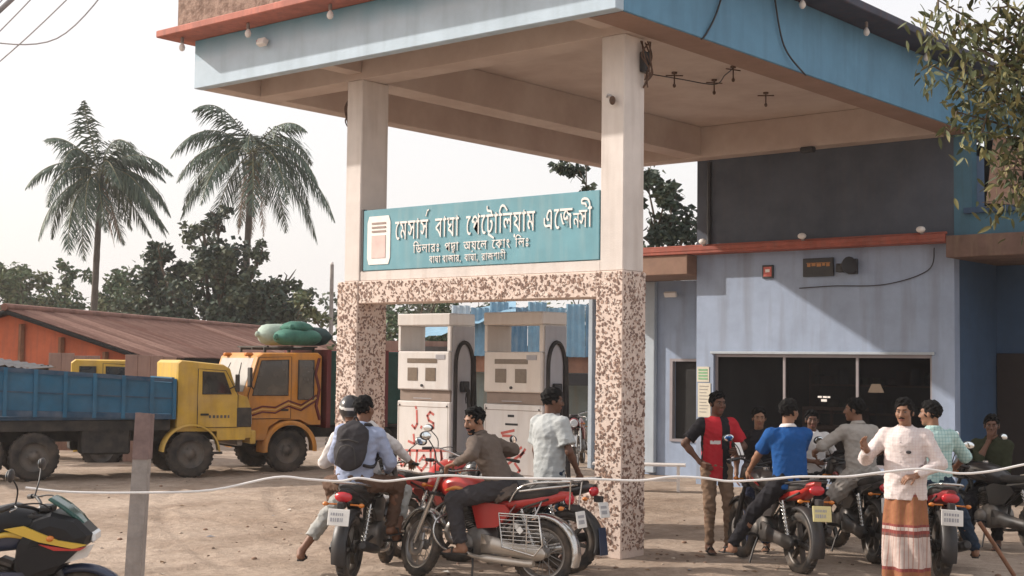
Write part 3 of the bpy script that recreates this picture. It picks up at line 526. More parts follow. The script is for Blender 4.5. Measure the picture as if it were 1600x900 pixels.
for (a, b, z) in ((-.2, -.14, .16), (-.12, -.05, .17), (-.03, .05, .16), (.07, .12, .17), (.14, .2, .16)): m.box(a, b, -.004, -.001, z, z + .05)
m.box(-.21, .21, -.004, -.001, .215, .225); m.build('print', [mat('orange_print', (.42, .2, .08), .8)], t, world=False)
t = at('loudspeaker', 'black loudspeaker mounted beside the dark name board', 'loudspeaker', (-10.02, 20.22, 3.60))
m = MB(); m.cyl((-.06, -.02, 0), (.1, -.12, .01), .06, .14, 14); m.build('horn', M['black'], t, world=False); m = MB(); m.box(-.17, -.05, -.06, .06, -.09, .05, .01); m.box(.0, .16, 0, .07, -.12, .12, .01); m.build('driver', M['black'], t, world=False)
t = at('notice', 'green and white paper notices pasted on the pillar left of the shop window', 'notice', (-12.72, 20.29, 1.1))
m = MB(); m.box(-.14, .10, 0, .006, .62, .88); m.box(-.12, .13, 0, .006, .02, .60); m.build('paper', M['paper'], t, world=False)
m = MB()
for z in (.84, .79, .74, .69): m.box(-.11, .07, -.004, -.001, z - .03, z)
m.build('green_print', M['papergreen'], t, world=False)
m = MB()
for k in range(9): m.box(-.09, .09 - .02 * (k % 3), -.004, -.001, .54 - k * .055, .552 - k * .055)
m.build('text_line', [mat('grey_print', (.3, .28, .26), .9)], t, world=False)
def shop_things():
    t = at('shop_shelf', 'brown wooden counter with a glass upper shelf inside the dark shop window', 'counter', (-11.0, 21.6, .16))
    m = MB(); m.box(-.55, .5, 0, .4, 1.10, 1.15); m.box(-.55, .5, 0, .4, .78, .84); m.build('shelf', mat('pale_brown_wood', (.42, .25, .18), .6, var=.2), t, world=False)
    m = MB(); m.box(-.55, -.5, 0, .4, 0, 1.1); m.box(.45, .5, 0, .4, 0, 1.1); m.box(-.02, .02, 0, .03, .84, 1.1); m.box(-.5, .45, .02, .06, 0, .78); m.build('carcass', M['plank'], t, world=False)
    t = at('table_lamp', 'small lit lamp glowing behind the right window pane of the shop', 'lamp', (-10.02, 21.25, .16))
    m = MB(); m.cyl((0, 0, 1.3), (0, 0, 1.48), .02, n=8); m.cyl((0, 0, 0), (0, 0, 1.3), .012, n=6); m.cyl((0, 0, 0), (0, 0, .03), .14, n=14); m.build('stand', M['black'], t, world=False)
    MB().lathe([(.13, 1.43), (.07, 1.57), (.0, 1.57)], n=14).build('shade', mat('lit_shade', (.9, .62, .42), .8, emit=.75), t, world=False)
    t = at('window_sticker', 'small white sticker on the middle window pane of the shop', 'sticker', (-10.51, 20.382, 1.44))
    m = MB(); m.box(-.11, -.04, 0, .002, .06, .09); m.box(-.02, .05, 0, .002, .06, .09); m.box(.06, .11, 0, .002, .06, .09); m.box(-.05, .05, 0, .002, 0, .04); m.build('print', M['letters'], t, world=False)
shop_things()
def bench(x, y, rz, L_, h, label):
    t = thing('bench', label, 'bench', (x, y, -.03), rz)
    for k in range(2): MB().box(-L_ / 2, L_ / 2, -.17 + k * .175, -.005 + k * .175, h - .035, h, .005).build('seat_plank', M['white'], t, world=False)
    for sx in (-1, 1):
        for sy in (-1, 1): MB().box(sx * (L_ / 2 - .12) - .025, sx * (L_ / 2 - .12) + .025, sy * .13 - .025, sy * .13 + .025, 0, h - .036, .004).build('leg', M['white'], t, world=False)
    MB().box(-L_ / 2 + .1, L_ / 2 - .1, -.02, .02, h * .35, h * .35 + .04).build('stretcher', M['white'], t, world=False)
bench(-12.85, 18.55, radians(33), 1.5, .44, 'long white bench beside the mosaic column in front of the left wing')
bench(-10.25, 19.75, radians(12), .75, .47, 'short white bench in front of the shop window behind the riders')

# ---------------------------------------------------------------- bulbs, hooks and wires on the canopy
def bulb(x, y, z, label, up=0.):
    t = thing('light_bulb', label, 'light bulb', (x, y, z), 0, 'bulbs hung under the canopy eave')
    MB().tube([(0, 0, up), (0, 0, -.02)], .008, 6).cyl((0, 0, -.01), (0, 0, -.08), .022, n=8).build('socket', M['brass'], t, world=False)
    MB().lathe([(.012, -.08), (.03, -.105), (.042, -.135), (.036, -.165), (.018, -.185), (0, -.19)], n=10).build('globe', M['white'], t, world=False)
bulb(-14.78, 10.85, 6.2, 'bulb hanging at the outer left corner of the red eave')
bulb(-13.48, 10.88, 6.2, 'bulb hanging before the left part of the pale fascia beside a loose wire')
bulb(-11.98, 10.88, 6.2, 'bulb hanging at the top edge of the pale fascia, cut by the picture top')
bulb(-7.78, 14.55, 6.42, 'bulb on the blue side fascia nearest the canopy corner')
bulb(-7.78, 16.25, 6.42, 'bulb on the blue side fascia halfway to the leafy tree')
bulb(-7.78, 18.1, 6.42, 'bulb on the blue side fascia nearest the leafy tree')
t = thing('floodlight', 'small white floodlight on a red bracket on the pale front fascia', 'floodlight', (-13.42, 11.07, 5.98))
MB().obox((.06, -.06, -.02), (.14, .08, .09), RX(-.4), .01).build('housing', M['white'], t, world=False); MB().tube([(-.1, 0, 0), (-.04, -.06, .01), (.04, -.05, 0)], .012, 6).build('bracket', M['redpaint'], t, world=False)
def fan_hook(x, y, lab, a):
    t = thing('ceiling_fixture', lab, 'ceiling fixture', (x, y, ZC), 0, 'rusty fixtures under the canopy ceiling')
    MB().cyl((0, 0, 0), (0, 0, -.025), .04, n=10).build('rose', M['rust'], t, world=False)
    m = MB(); m.tube([(0, 0, -.03), (0, 0, -.2)], .010, 6); m.tube([(-.12 * cos(a), -.12 * sin(a), -.05), (.12 * cos(a), .12 * sin(a), -.05)], .009, 6); m.ell((0, 0, -.19), (.024, .024, .03), 8, 6); m.build('arm', M['rust'], t, world=False)
fan_hook(-10.5, 15.95, 'rusty ceiling fixture nearest the bare mosaic column', .7)
fan_hook(-10.32, 16.7, 'rusty ceiling fixture second from the mosaic column', .9)
fan_hook(-10.2, 17.95, 'rusty ceiling fixture nearest the office wall', .6)
fan_hook(-9.65, 16.1, 'small rusty ceiling fixture nearest the blue side fascia', 1.2)
def wire(name, pts, r, label, mt, n=10, cat='wire', group=None):
    o = MB().tube(bez(pts, n), r, 6).build(name, mt); return tag(o, label, cat, group)
wire('wire', [(-10.9, 15.5, 6.05), (-10.5, 16.0, 5.98), (-10.32, 16.7, 5.99), (-9.9, 16.3, 6.0), (-9.65, 16.1, 6.03)], .008, 'thin dark wire strung between the rusty ceiling fixtures', M['black'])
wire('wire', [(-7.97, 13.2, 6.42), (-7.97, 12.95, 5.9), (-7.98, 12.75, 5.62), (-8.02, 12.7, 5.55)], .011, 'dark cable running down the blue side fascia near the canopy corner', M['black'])
wire('wire', [(-7.97, 14.2, 6.42), (-7.97, 14.45, 5.8), (-7.98, 15.0, 5.54), (-8.6, 15.9, 5.9), (-9.0, 17.5, 5.98), (-8.9, 18.5, 6.04)], .011, 'dark cable hanging over the middle of the side fascia and along the ceiling', M['black'])
def colbox(x, y, z, label, s):
    t = thing('wire_bundle', label, 'wire bundle', (x, y, z))
    MB().box(-.04, .04, -.05, .05, -.12, .10, .01).build('junction_box', M['black'], t, world=False)
    m = MB(); r = random.Random(int(x * 10))
    for k in range(6): m.tube(bez([(r.uniform(-.05, .05), r.uniform(-.07, .07), .22), (s * r.uniform(.02, .09), r.uniform(-.1, .1), .05), (s * r.uniform(.02, .09), r.uniform(-.1, .1), -.12), (r.uniform(-.03, .03), r.uniform(-.05, .05), -.2 - r.uniform(0, .15))], 5), .009, 5)
    m.build('cable', M['rust'], t, world=False)
colbox(-12.87, 12.1, 5.2, 'dark tangle of wires and a box at the top of the pump side column', -1)
colbox(-8.48, 12.3, 5.3, 'dark junction box and hanging wires at the top of the bare mosaic column', 1)
t = thing('wall_lamp', 'small grey lamp holder high on the front face of the bare mosaic column', 'lamp holder', (-8.68, 11.975, 4.86))
MB().tube([(-.07, 0, .03), (-.02, -.05, .04), (.03, -.05, .02)], .012, 6).build('arm', M['pumpgrey'], t, world=False); MB().ell((.04, -.05, -.03), (.035, .035, .05), 8, 6).build('socket', M['rust'], t, world=False)
t = thing('wall_lamp', 'small dark fixture under the ceiling at the top of the office wall', 'lamp holder', (-10.56, 19.93, 5.53))
MB().box(-.12, .12, -.06, .06, -.09, .0, .02).build('housing', M['black'], t, world=False)
wire('wire', [(-10.9, 20.28, 3.28), (-10.3, 20.27, 3.30), (-9.4, 20.27, 3.30), (-8.7, 20.27, 3.5), (-8.6, 20.27, 3.84)], .008, 'thin wire sagging across the shaded office wall', M['black'])

wire('overhead_cable', [(-13.7, 6.95, 4.95), (-13.1, 7.3, 5.52), (-12.6, 7.75, 6.2)], .028, 'thick twisted overhead cable crossing the upper left corner', mat('grey_bundle', (.26, .25, .26), .8), 10, 'overhead cable')
# overhead lines, the yard fence post and its white cable
for a, b, c, l in (((-13.7, 6.9, 4.4), (-12.9, 7.5, 5.25), (-12.2, 8.1, 6.2), 'overhead wire at the upper left, lowest of the bundle'), ((-13.7, 6.9, 4.6), (-13.0, 7.4, 5.45), (-12.45, 7.9, 6.3), 'overhead wire at the upper left, second from below'),
                   ((-13.6, 6.95, 5.0), (-13.1, 7.3, 5.6), (-12.7, 7.7, 6.3), 'overhead wire at the upper left, steepest of the bundle'), ((-13.5, 7.1, 5.3), (-12.6, 7.7, 5.27), (-12.0, 8.2, 6.2), 'overhead wire at the upper left that sags and crosses the others')):
    wire('overhead_wire', [a, b, c], .007, l, mat('grey_wire', (.38, .35, .35), .7), 10, 'overhead wire', 'overhead wires at the upper left')
def ordw(z, n, what):
    return '%s, %s from the left on the %s shelf of the shop rack' % (what, ('first second third fourth fifth sixth seventh eighth ninth tenth eleventh twelfth thirteenth fourteenth fifteenth sixteenth'.split())[n - 1], 'lower' if z < .6 else 'middle' if z < 1.1 else 'upper')
def clutter():
    r = random.Random(8); cs = [mat('goods_%d' % k, c, .7) for k, c in enumerate(((.10, .03, .025), (.03, .06, .10), (.10, .09, .07), (.03, .07, .04)))]
    t = at('goods_rack', 'dim rack of cans and boxes at the back of the shop', 'rack', (-12.0, 22.7, .16))
    for z in (.5, 1.0, 1.5): MB().box(0, 2.4, 0, .35, z, z + .03).build('shelf', M['plank'], t, world=False)
    for x in (0, 2.36): MB().box(x, x + .04, 0, .35, 0, 1.9).build('upright', M['plank'], t, world=False)
    for z in (.53, 1.03, 1.53):
        x = .08; n0 = 0
        while x < 2.2:
            n0 += 1; w = r.uniform(.08, .22); h = r.uniform(.1, .3); mt = r.choice(cs)
            if r.random() < .5: tag(MB().lathe([(0, 0), (w / 2, 0), (w / 2, h), (w * .2, h + .02), (0, h + .02)], (-12 + x + w / 2, 22.85, .165 + z), n=12).build('oil_can', mt), ordw(z, n0, 'oil can'), 'can', 'cans on the shop rack')
            else: tag(MB().box(-12 + x, -12 + x + w, 22.75, 22.95, .165 + z, .165 + z + h, .005).build('carton', mt), ordw(z, n0, 'carton'), 'carton', 'cartons on the shop rack')
            x += w + r.uniform(.02, .12)
clutter()

# ---------------------------------------------------------------- vegetation
def leafmat(name, col, var=.25, rough=.6):
    m = mat(name, col, rough, var=var, scale=1.5, spec=.3); return m
LF = {'dk': [leafmat('dark_leaf', (.038, .056, .042)), leafmat('mid_dark_leaf', (.058, .082, .056)), leafmat('olive_dark_leaf', (.085, .10, .06))],
      'gr': [leafmat('green_leaf', (.06, .095, .045)), leafmat('light_green_leaf', (.10, .135, .06)), leafmat('yellowish_leaf', (.14, .15, .07))],
      'ol': [leafmat('olive_leaf', (.085, .098, .042)), leafmat('yellow_olive_leaf', (.17, .155, .06)), leafmat('deep_olive_leaf', (.052, .066, .032))],
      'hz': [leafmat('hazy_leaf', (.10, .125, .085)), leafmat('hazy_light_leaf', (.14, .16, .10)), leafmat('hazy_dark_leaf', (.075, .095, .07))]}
BARK = mat('tree_bark', (.10, .075, .055), .95, var=.3, scale=6, streak=.4, bump=.5, bscale=25)
PALMBARK = mat('palm_bark', (.085, .07, .06), .95, var=.25, scale=5, bump=.5, bscale=18)
def leaf(m, p, s, r, el=.5, droop=.3):
    d = V((r.gauss(0, 1), r.gauss(0, 1), r.gauss(0, .7) - droop)).normalized(); u = d.orthogonal().normalized(); u = Matrix.Rotation(r.uniform(0, 6.28), 3, d) @ u
    n = d.cross(u); a = s * r.uniform(.7, 1.3); w = a * el * .5
    m.add([p, p + d * a * .45 + u * w + n * w * .3, p + d * a, p + d * a * .45 - u * w + n * w * .3], [(0, 1, 2), (0, 2, 3)])
def tree(name, label, base, clumps, ls, key, seed, trunk_r=.2, fork=.4, group=None, cat='tree', el=.6):
    """clumps: (dx, dy, z, radius, leaves)"""
    r = random.Random(seed); t = thing(name, label, cat, base, 0, group)
    top = max(c[2] for c in clumps); tr = MB(); f = V((r.uniform(-.2, .2), r.uniform(-.2, .2), top * fork))
    tr.tube(bez([(0, 0, -.1), (f.x * .6, f.y * .4, f.z * .5), f], 5), [trunk_r * (1 - .4 * i / 10) for i in range(11)], 8)
    for (x, y, z, R_, n) in clumps:
        c = V((x, y, z)); mid = f.lerp(c, .5) + V((r.uniform(-.3, .3), r.uniform(-.3, .3), -.1 * abs(z - f.z)))
        pts = bez([f, mid, c], 4); tr.tube(pts, [trunk_r * .55 * (1 - .8 * i / (len(pts) - 1)) for i in range(len(pts))], 6)
        for k in range(3):
            e = c + V((r.gauss(0, 1), r.gauss(0, 1), r.gauss(0, .8))).normalized() * R_ * .9; tr.tube([c.lerp(mid, .2), c.lerp(e, .5) + V((0, 0, .05)), e], [trunk_r * .16, trunk_r * .1, trunk_r * .03], 5)
    tr.build('trunk', BARK, t, world=False)
    cm = MB()
    for (x, y, z, R_, n) in clumps:
        tone = r.choice((0, 0, 1, 1, 2)); subs = [(V((x, y, z)) + V((r.gauss(0, 1), r.gauss(0, 1), r.gauss(0, .8))) * R_ * .45, R_ * r.uniform(.25, .5)) for _ in range(max(4, int(n / 45)))]
        for k in range(n):
            sc, sr = r.choice(subs); d = V((r.gauss(0, 1), r.gauss(0, 1), r.gauss(0, .85))).normalized()
            cm.mi = tone if r.random() < .6 else r.randrange(3); leaf(cm, sc + d * sr * r.uniform(.55, 1.05), ls, r, el)
    o = cm.build('crown', LF[key], t, world=False); return t
def rclumps(seed, n, w, d, z0, z1, R_, leaves, shape=None):
    r = random.Random(seed); out = []
    while len(out) < n:
        x, y, z = r.uniform(-w, w), r.uniform(-d, d), r.uniform(z0, z1); q = (z - z0) / max(.01, z1 - z0)
        lim = shape(q) if shape else sqrt(max(0, 1 - (2 * q - 1) ** 2)) * .8 + .2
        if abs(x) <= w * lim and abs(y) <= d * lim: out.append((x, y, z, R_ * r.uniform(.7, 1.2), int(leaves * r.uniform(.7, 1.2))))
    return out
rt = V((cos(YAW), sin(YAW), 0))                 # sideways as the yard is entered
def turn(cl): return [(rt.x * a - rt.y * b, rt.y * a + rt.x * b, z, R_, n) for a, b, z, R_, n in cl]
# broad dark tree behind the shed
dark = [(-3.5, 0, 4.6, .9, 260), (-3.0, .3, 6.2, .8, 260), (-2.7, 0, 7.2, .7, 200), (-2.2, .4, 5.2, .9, 260), (-1.6, 0, 3.8, 1.2, 300), (-.9, .3, 6.4, 1.0, 330), (-.6, 0, 8.0, .8, 260), (-.1, .4, 8.8, .7, 240), (.3, -.4, 7.3, 1.1, 330), (0, 0, 5.0, 1.3, 420),
        (.9, .2, 6.2, 1.2, 360), (1.3, -.3, 4.4, 1.4, 420), (1.9, 0, 7.2, .7, 220), (2.1, .3, 5.6, 1.1, 330), (2.7, 0, 4.2, 1.2, 380), (3.1, .2, 6.0, .7, 220), (3.4, 0, 5.0, .9, 260), (-3.1, 0, 3.4, 1.0, 240), (-.5, .2, 3.4, 1.2, 300), (3.3, .1, 3.4, 1.0, 260), (-2.2, -.6, 3.6, 1.2, 420), (-1.0, -.7, 4.6, 1.3, 480), (0.1, -.7, 3.8, 1.4, 480), (.4, -.7, 5.8, 1.2, 420), (1.2, -.7, 3.5, 1.4, 480), (2.2, -.6, 4.8, 1.3, 420), (2.7, -.6, 3.4, 1.3, 420), (1.4, -.6, 5.4, 1.1, 380), (-.2, -.5, 6.8, .9, 300)]
dark = [(a, b, c * .93, d, e) for a, b, c, d, e in dark]
tree('broadleaf_tree', 'dense dark broadleaf tree behind the rusty shed roof beside the right palm', (-48.4, 37.7, -.1), turn(dark), .25, 'dk', 21, .3, .3, el=.8)
tree('broadleaf_tree', 'slim dark tree with separate leaf tufts between the two palms', (-51.2, 36.4, -.1), turn([(-.3, 0, 5.2, .7, 200), (.3, 0, 6.1, .7, 220), (0, .2, 7.0, .6, 180), (.7, 0, 4.6, .8, 220), (-.8, .1, 4.0, .8, 200), (.2, 0, 3.6, .9, 220)]), .28, 'dk', 22, .14, .4, el=.8)
LT = 'hazy trees beyond the shed'
for k, (x, y, n, w, z1, key, lab) in enumerate(((-83, 45, 18, 4.4, 8.2, 'gr', 'low bright green tree at the far left edge beyond the grey shack'), (-79.5, 48.5, 16, 3.8, 8.4, 'gr', 'rounded light green tree left of the left palm trunk'), (-75, 52, 15, 3.8, 7.6, 'gr', 'light green tree right behind the left palm trunk'),
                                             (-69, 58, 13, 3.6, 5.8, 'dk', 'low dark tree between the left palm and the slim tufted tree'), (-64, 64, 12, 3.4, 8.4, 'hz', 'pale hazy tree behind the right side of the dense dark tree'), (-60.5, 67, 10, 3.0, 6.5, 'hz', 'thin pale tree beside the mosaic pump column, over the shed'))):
    tree('distant_tree', lab, (x, y, -.1), turn(rclumps(70 + k, n, w, 1.8, 2.2, z1, 1.4, 330)), .36, key, 80 + k, .2, .35, LT)
tree('distant_tree', 'bright green tree behind the pumps under the mosaic beam', (-36.5, 36.5, -.1), turn(rclumps(91, 12, 3.8, 1.2, 1.6, 5.2, 1.0, 220)), .24, 'gr', 91, .15, .3)
tree('distant_tree', 'green tree behind the pumps nearest the bare mosaic column', (-31, 40, -.1), turn(rclumps(92, 10, 3.4, 1.2, 1.8, 5.0, 1.0, 200)), .24, 'gr', 92, .15, .3)
tree('roadside_tree', 'dark leafy tree showing between the mosaic column and the office wall', (-19.0, 28.4, -.1), turn([(-2.1, 0, 6.9, .45, 130), (-1.7, .1, 6.2, .5, 120), (-.9, 0, 6.1, .6, 160), (-.4, .2, 6.7, .5, 150), (-.2, 0, 5.7, .55, 150), (.3, .1, 5.0, .6, 160), (.2, 0, 6.2, .4, 110), (.7, 0, 5.7, .5, 130), (.9, .1, 4.8, .6, 150), (0, 0, 4.4, .6, 150), (.5, -.2, 5.4, .6, 180), (-.3, -.2, 5.2, .6, 180), (.1, -.2, 6.4, .5, 140)]), .19, 'dk', 31, .12, .55, el=.7)

def palm(base, h, lean, seed, nf, fl, label, dead=2, wind=0.):
    r = random.Random(seed); t = thing('coconut_palm', label, 'palm tree', base, 0, 'coconut palms behind the shed')
    top = V((lean[0], lean[1], h)); pts = bez([(0, 0, -.2), (lean[0] * .2, lean[1] * .2, h * .4), (lean[0] * .6, lean[1] * .6, h * .75), top], 8)
    m = MB(); m.tube(pts, [.19 - .07 * i / (len(pts) - 1) + (.012 if i % 2 else 0) + (.08 if i == 0 else 0) for i in range(len(pts))], 10); m.build('trunk', PALMBARK, t, world=False)
    fm = [leafmat('palm_leaf', (.048, .078, .056), .3), leafmat('palm_leaf_light', (.09, .122, .082), .3), leafmat('palm_rachis', (.16, .15, .075), .2), leafmat('dead_frond', (.22, .14, .085), .3)]
    for k in range(nf):
        dd = k < dead; az = 2.399 * k + r.uniform(-.25, .25); q = k / nf; el = -1.15 if dd else -.45 + 1.6 * q ** 1.15 + r.uniform(-.12, .12); L_ = fl * (.72 if dd else r.uniform(.85, 1.08)) * (1 - .22 * q)
        d0 = V((cos(az) * cos(el), sin(az) * cos(el), sin(el))); p = top + V((0, 0, .05)) + d0 * .1; N_ = 26; d = d0.copy(); pl = [p.copy()]; ds = [d.copy()]; sag = (.046 if not dd else .05) + r.uniform(0, .04)
        for i in range(N_):
            d = (d + V((rt.x * wind, rt.y * wind, -sag * (1 - abs(d.z) * .4) * (1 + i * .04)))).normalized(); p = p + d * L_ / N_; pl.append(p.copy()); ds.append(d.copy())
        f = MB(); f.mi = 3 if dd else 2; f.tube(pl, [.035 * (1 - .9 * i / N_) + .004 for i in range(N_ + 1)], 5)
        for i in range(3, N_ + 1):
            for sub in (0, .33, .66):
                if i == N_ and sub: continue
                pp = pl[i].lerp(pl[min(i + 1, N_)], sub); dd_ = ds[i]; side = dd_.cross(V((0, 0, 1)))
                if side.length < .05: side = V((cos(az + 1.57), sin(az + 1.57), 0))
                side.normalize(); tt = i / N_; ll = L_ * .29 * sin(pi * min(1, .18 + tt * .80)) * r.uniform(.75, 1.15) * (.6 if dd else 1)
                for sg_ in (-1, 1):
                    if r.random() < .10: continue
                    a = (side * sg_ * r.uniform(.55, .85) + dd_ * .6 + V((rt.x * wind * 4, rt.y * wind * 4, -r.uniform(.15, 1.0)))).normalized(); e1 = pp + a * ll * .55; a2 = (a + V((0, 0, -.7))).normalized(); e2 = e1 + a2 * ll * .5; w = dd_ * (.038 if not dd else .022)
                    f.mi = 3 if dd else (0 if r.random() < .65 else 1); f.add([pp - w * .7, pp + w * .7, e1 + w, e1 - w, e2], [(0, 1, 2, 3), (3, 2, 4)])
        f.build('frond', fm, t, world=False)
    c = MB()
    for k in range(9):
        a = r.uniform(0, 6.28); c.ell(top + V((cos(a) * .26, sin(a) * .26, -.28 - r.uniform(0, .25))), (.13, .13, .16), 8, 6)
    c.build('coconut', mat('coconut_husk', (.16, .15, .06), .7, var=.3), t, world=False)
    return t
palm((-59.6, 38.85, -.1), 11.2, (.25, .1), 5, 29, 5.1, 'left coconut palm, shaggy crown blown to the right over the shed', 2, .022)
palm((-52.3, 42.3, -.1), 12.0, (.25, .15), 9, 24, 5.7, 'right coconut palm whose brown dead frond hangs by the trunk, nearest the canopy', 3, .0)
t = thing('utility_pole', 'thin pale pole standing beyond the shed left of the mosaic pump column', 'pole', (-44.6, 40.9, -.1))
MB().cyl((0, 0, 0), (0, 0, 6.3), .11, .08, 10).build('pole', M['wood'], t, world=False); MB().ell((0, 0, 6.34), (.07, .07, .09), 8, 6).build('insulator', M['white'], t, world=False)

# near tree hanging into the right edge: every leaf its own piece
def near_tree():
    r = random.Random(77); base = V((-2.46, 10.98, -.05)); t = thing('overhanging_tree', 'olive green leafy tree overhanging the right edge in front of the office', 'tree', base)
    tr = MB(); f = V((-.1, -.1, 3.0)); tr.tube(bez([(0, 0, -.1), (-.1, 0, 1.4), f], 5), [.15 - .05 * i / 10 for i in range(11)], 10)
    ends = []
    for e in [(-1.60, -1.32, 4.75), (-1.45, -1.05, 4.45), (-1.62, -1.25, 4.25), (-1.35, -.95, 4.1), (-1.40, -1.0, 3.8), (-1.2, -.85, 3.6), (-1.05, -.8, 3.95), (-1.15, -.85, 4.35), (-1.2, -1.0, 4.65), (-.95, -.75, 3.3), (-.85, -.55, 3.1), (-.9, -.7, 4.5), (-1.0, -.7, 3.0), (-.75, -.5, 2.75), (-.7, -.6, 4.0), (-.6, -.4, 3.4), (-1.35, -1.15, 4.9), (-1.75, -1.45, 4.62), (-1.05, -.6, 2.85), (-1.55, -1.1, 3.95), (-1.25, -.9, 3.4), (-1.5, -1.2, 4.6), (-1.1, -.75, 4.15), (-1.3, -.9, 4.3), (-1.45, -1.15, 4.35), (-1.2, -.8, 3.8), (-1.05, -.75, 3.7), (-1.35, -1.1, 4.2), (-.95, -.7, 4.2), (-.9, -.6, 3.8), (-1.15, -.9, 4.5), (-1.0, -.8, 4.8), (-.8, -.55, 4.4), (-1.3, -1.05, 4.7), (-1.1, -.8, 3.5)]:
        e = V(e); mid = f.lerp(e, .5) + V((r.uniform(-.1, .1), r.uniform(-.1, .1), .18)); tw = bez([f + V((0, 0, r.uniform(-.3, .2))), mid, e], 6); tr.tube(tw, [.024 * (1 - .8 * i / (len(tw) - 1)) for i in range(len(tw))], 5)
        for k in range(4):
            s0 = tw[-1 - k * 2]; e2 = s0 + V((r.gauss(0, .15), r.gauss(0, .15), r.gauss(-.06, .12))); tr.tube([s0, s0.lerp(e2, .5) + V((0, 0, .03)), e2], [.008, .006, .003], 4); ends.append((s0, e2))
    tr.build('trunk', BARK, t, world=False)
    ps = []
    for s0, e2 in ends:
        for k in range(34):
            q = r.uniform(.1, 1.1); ps.append((s0.lerp(e2, q) + V((r.gauss(0, .07), r.gauss(0, .07), r.gauss(-.05, .09))), r))
    ms = []
    for mt in LF['ol']:
        m = MB(); pr = [(0, .004), (.12, .09), (.35, .15), (.6, .13), (.85, .06), (1, .0)]
        vs = []; fs = []
        for a, w in pr: vs += [(a, -w, -.12 * a * a + .03), (a, 0, -.12 * a * a), (a, w, -.12 * a * a + .03)]
        for i in range(len(pr) - 1):
            for j in (0, 1): fs.append((i * 3 + j, i * 3 + j + 1, i * 3 + 4 + j, i * 3 + 3 + j))
        m.add(vs, fs, True); ms.append(m.mesh('leaf', mt))
    stuff = MB(); cf = V((-base.x, -base.y, 2 - base.z))
    order = sorted(range(len(ps)), key=lambda i: (ps[i][0] - cf).length)
    for n_, i in enumerate(order):
        p = ps[i][0]; d = V((r.gauss(0, .8), r.gauss(0, .8), -abs(r.gauss(.8, .5)))).normalized(); s = r.uniform(.06, .12)
        Q = d.to_track_quat('X', 'Z').to_matrix() @ Matrix.Rotation(r.uniform(-1.5, 1.5), 3, 'X'); k = r.choice((0, 0, 1, 1, 2))
        if n_ < 300:
            o = link('leaf', ms[k], t); o.matrix_local = Matrix.Translation(p) @ Q.to_4x4() @ Matrix.Diagonal((s, s, s, 1))
        else:
            stuff.mi = k; T = Matrix.Translation(p) @ Q.to_4x4() @ Matrix.Diagonal((s, s, s, 1)); me = ms[k]
            stuff.add([T @ v.co for v in me.vertices], [tuple(f.vertices) for f in me.polygons], True)
    stuff.build('foliage', LF['ol'], t, 'stuff', world=False)
near_tree()

# ---------------------------------------------------------------- shed and stalls
M['roofs'] = [mat('rusty_tin_%s' % n, c, .85, .0, col2=c2, scale=1.4, streak=.5, dirt=d, bump=.1) for n, c, c2, d in (('red', (.17, .085, .065), (.27, .155, .12), (.12, .06, .045)), ('pale', (.27, .15, .115), (.36, .22, .17), (.15, .08, .06)), ('brown', (.15, .07, .05), (.24, .12, .09), (.10, .055, .045)))]
M['orange_wall'] = mat('orange_tin_wall', (.50, .13, .06), .8, var=.25, scale=1.2, streak=.4, dirt=(.25, .10, .07))
M['greytin'] = mat('grey_tin', (.20, .19, .185), .6, .2, var=.25, scale=2, streak=.4, dirt=(.16, .10, .08))
M['board'] = mat('pinkish_board', (.30, .19, .155), .85, var=.18, scale=2, streak=.4, dirt=(.18, .11, .09), bump=.2)
def corr(m, o, u, w, L_, H_, waves, amp, thick=.004):
    """corrugated sheet: waves along u, straight along w"""
    o, u, w = V(o), V(u), V(w); n = u.cross(w).normalized(); k = waves * 4
    a = [o + u * (L_ * i / k) + n * amp * sin(2 * pi * i / 4) for i in range(k + 1)]
    vs = a + [p + w * H_ for p in a]; m.add(vs + [p - n * thick for p in vs], [(i, i + 1, k + 2 + i, k + 1 + i) for i in range(k)] + [(2 * (k + 1) + i + 1, 2 * (k + 1) + i, 3 * (k + 1) + i, 3 * (k + 1) + i + 1) for i in range(k)])
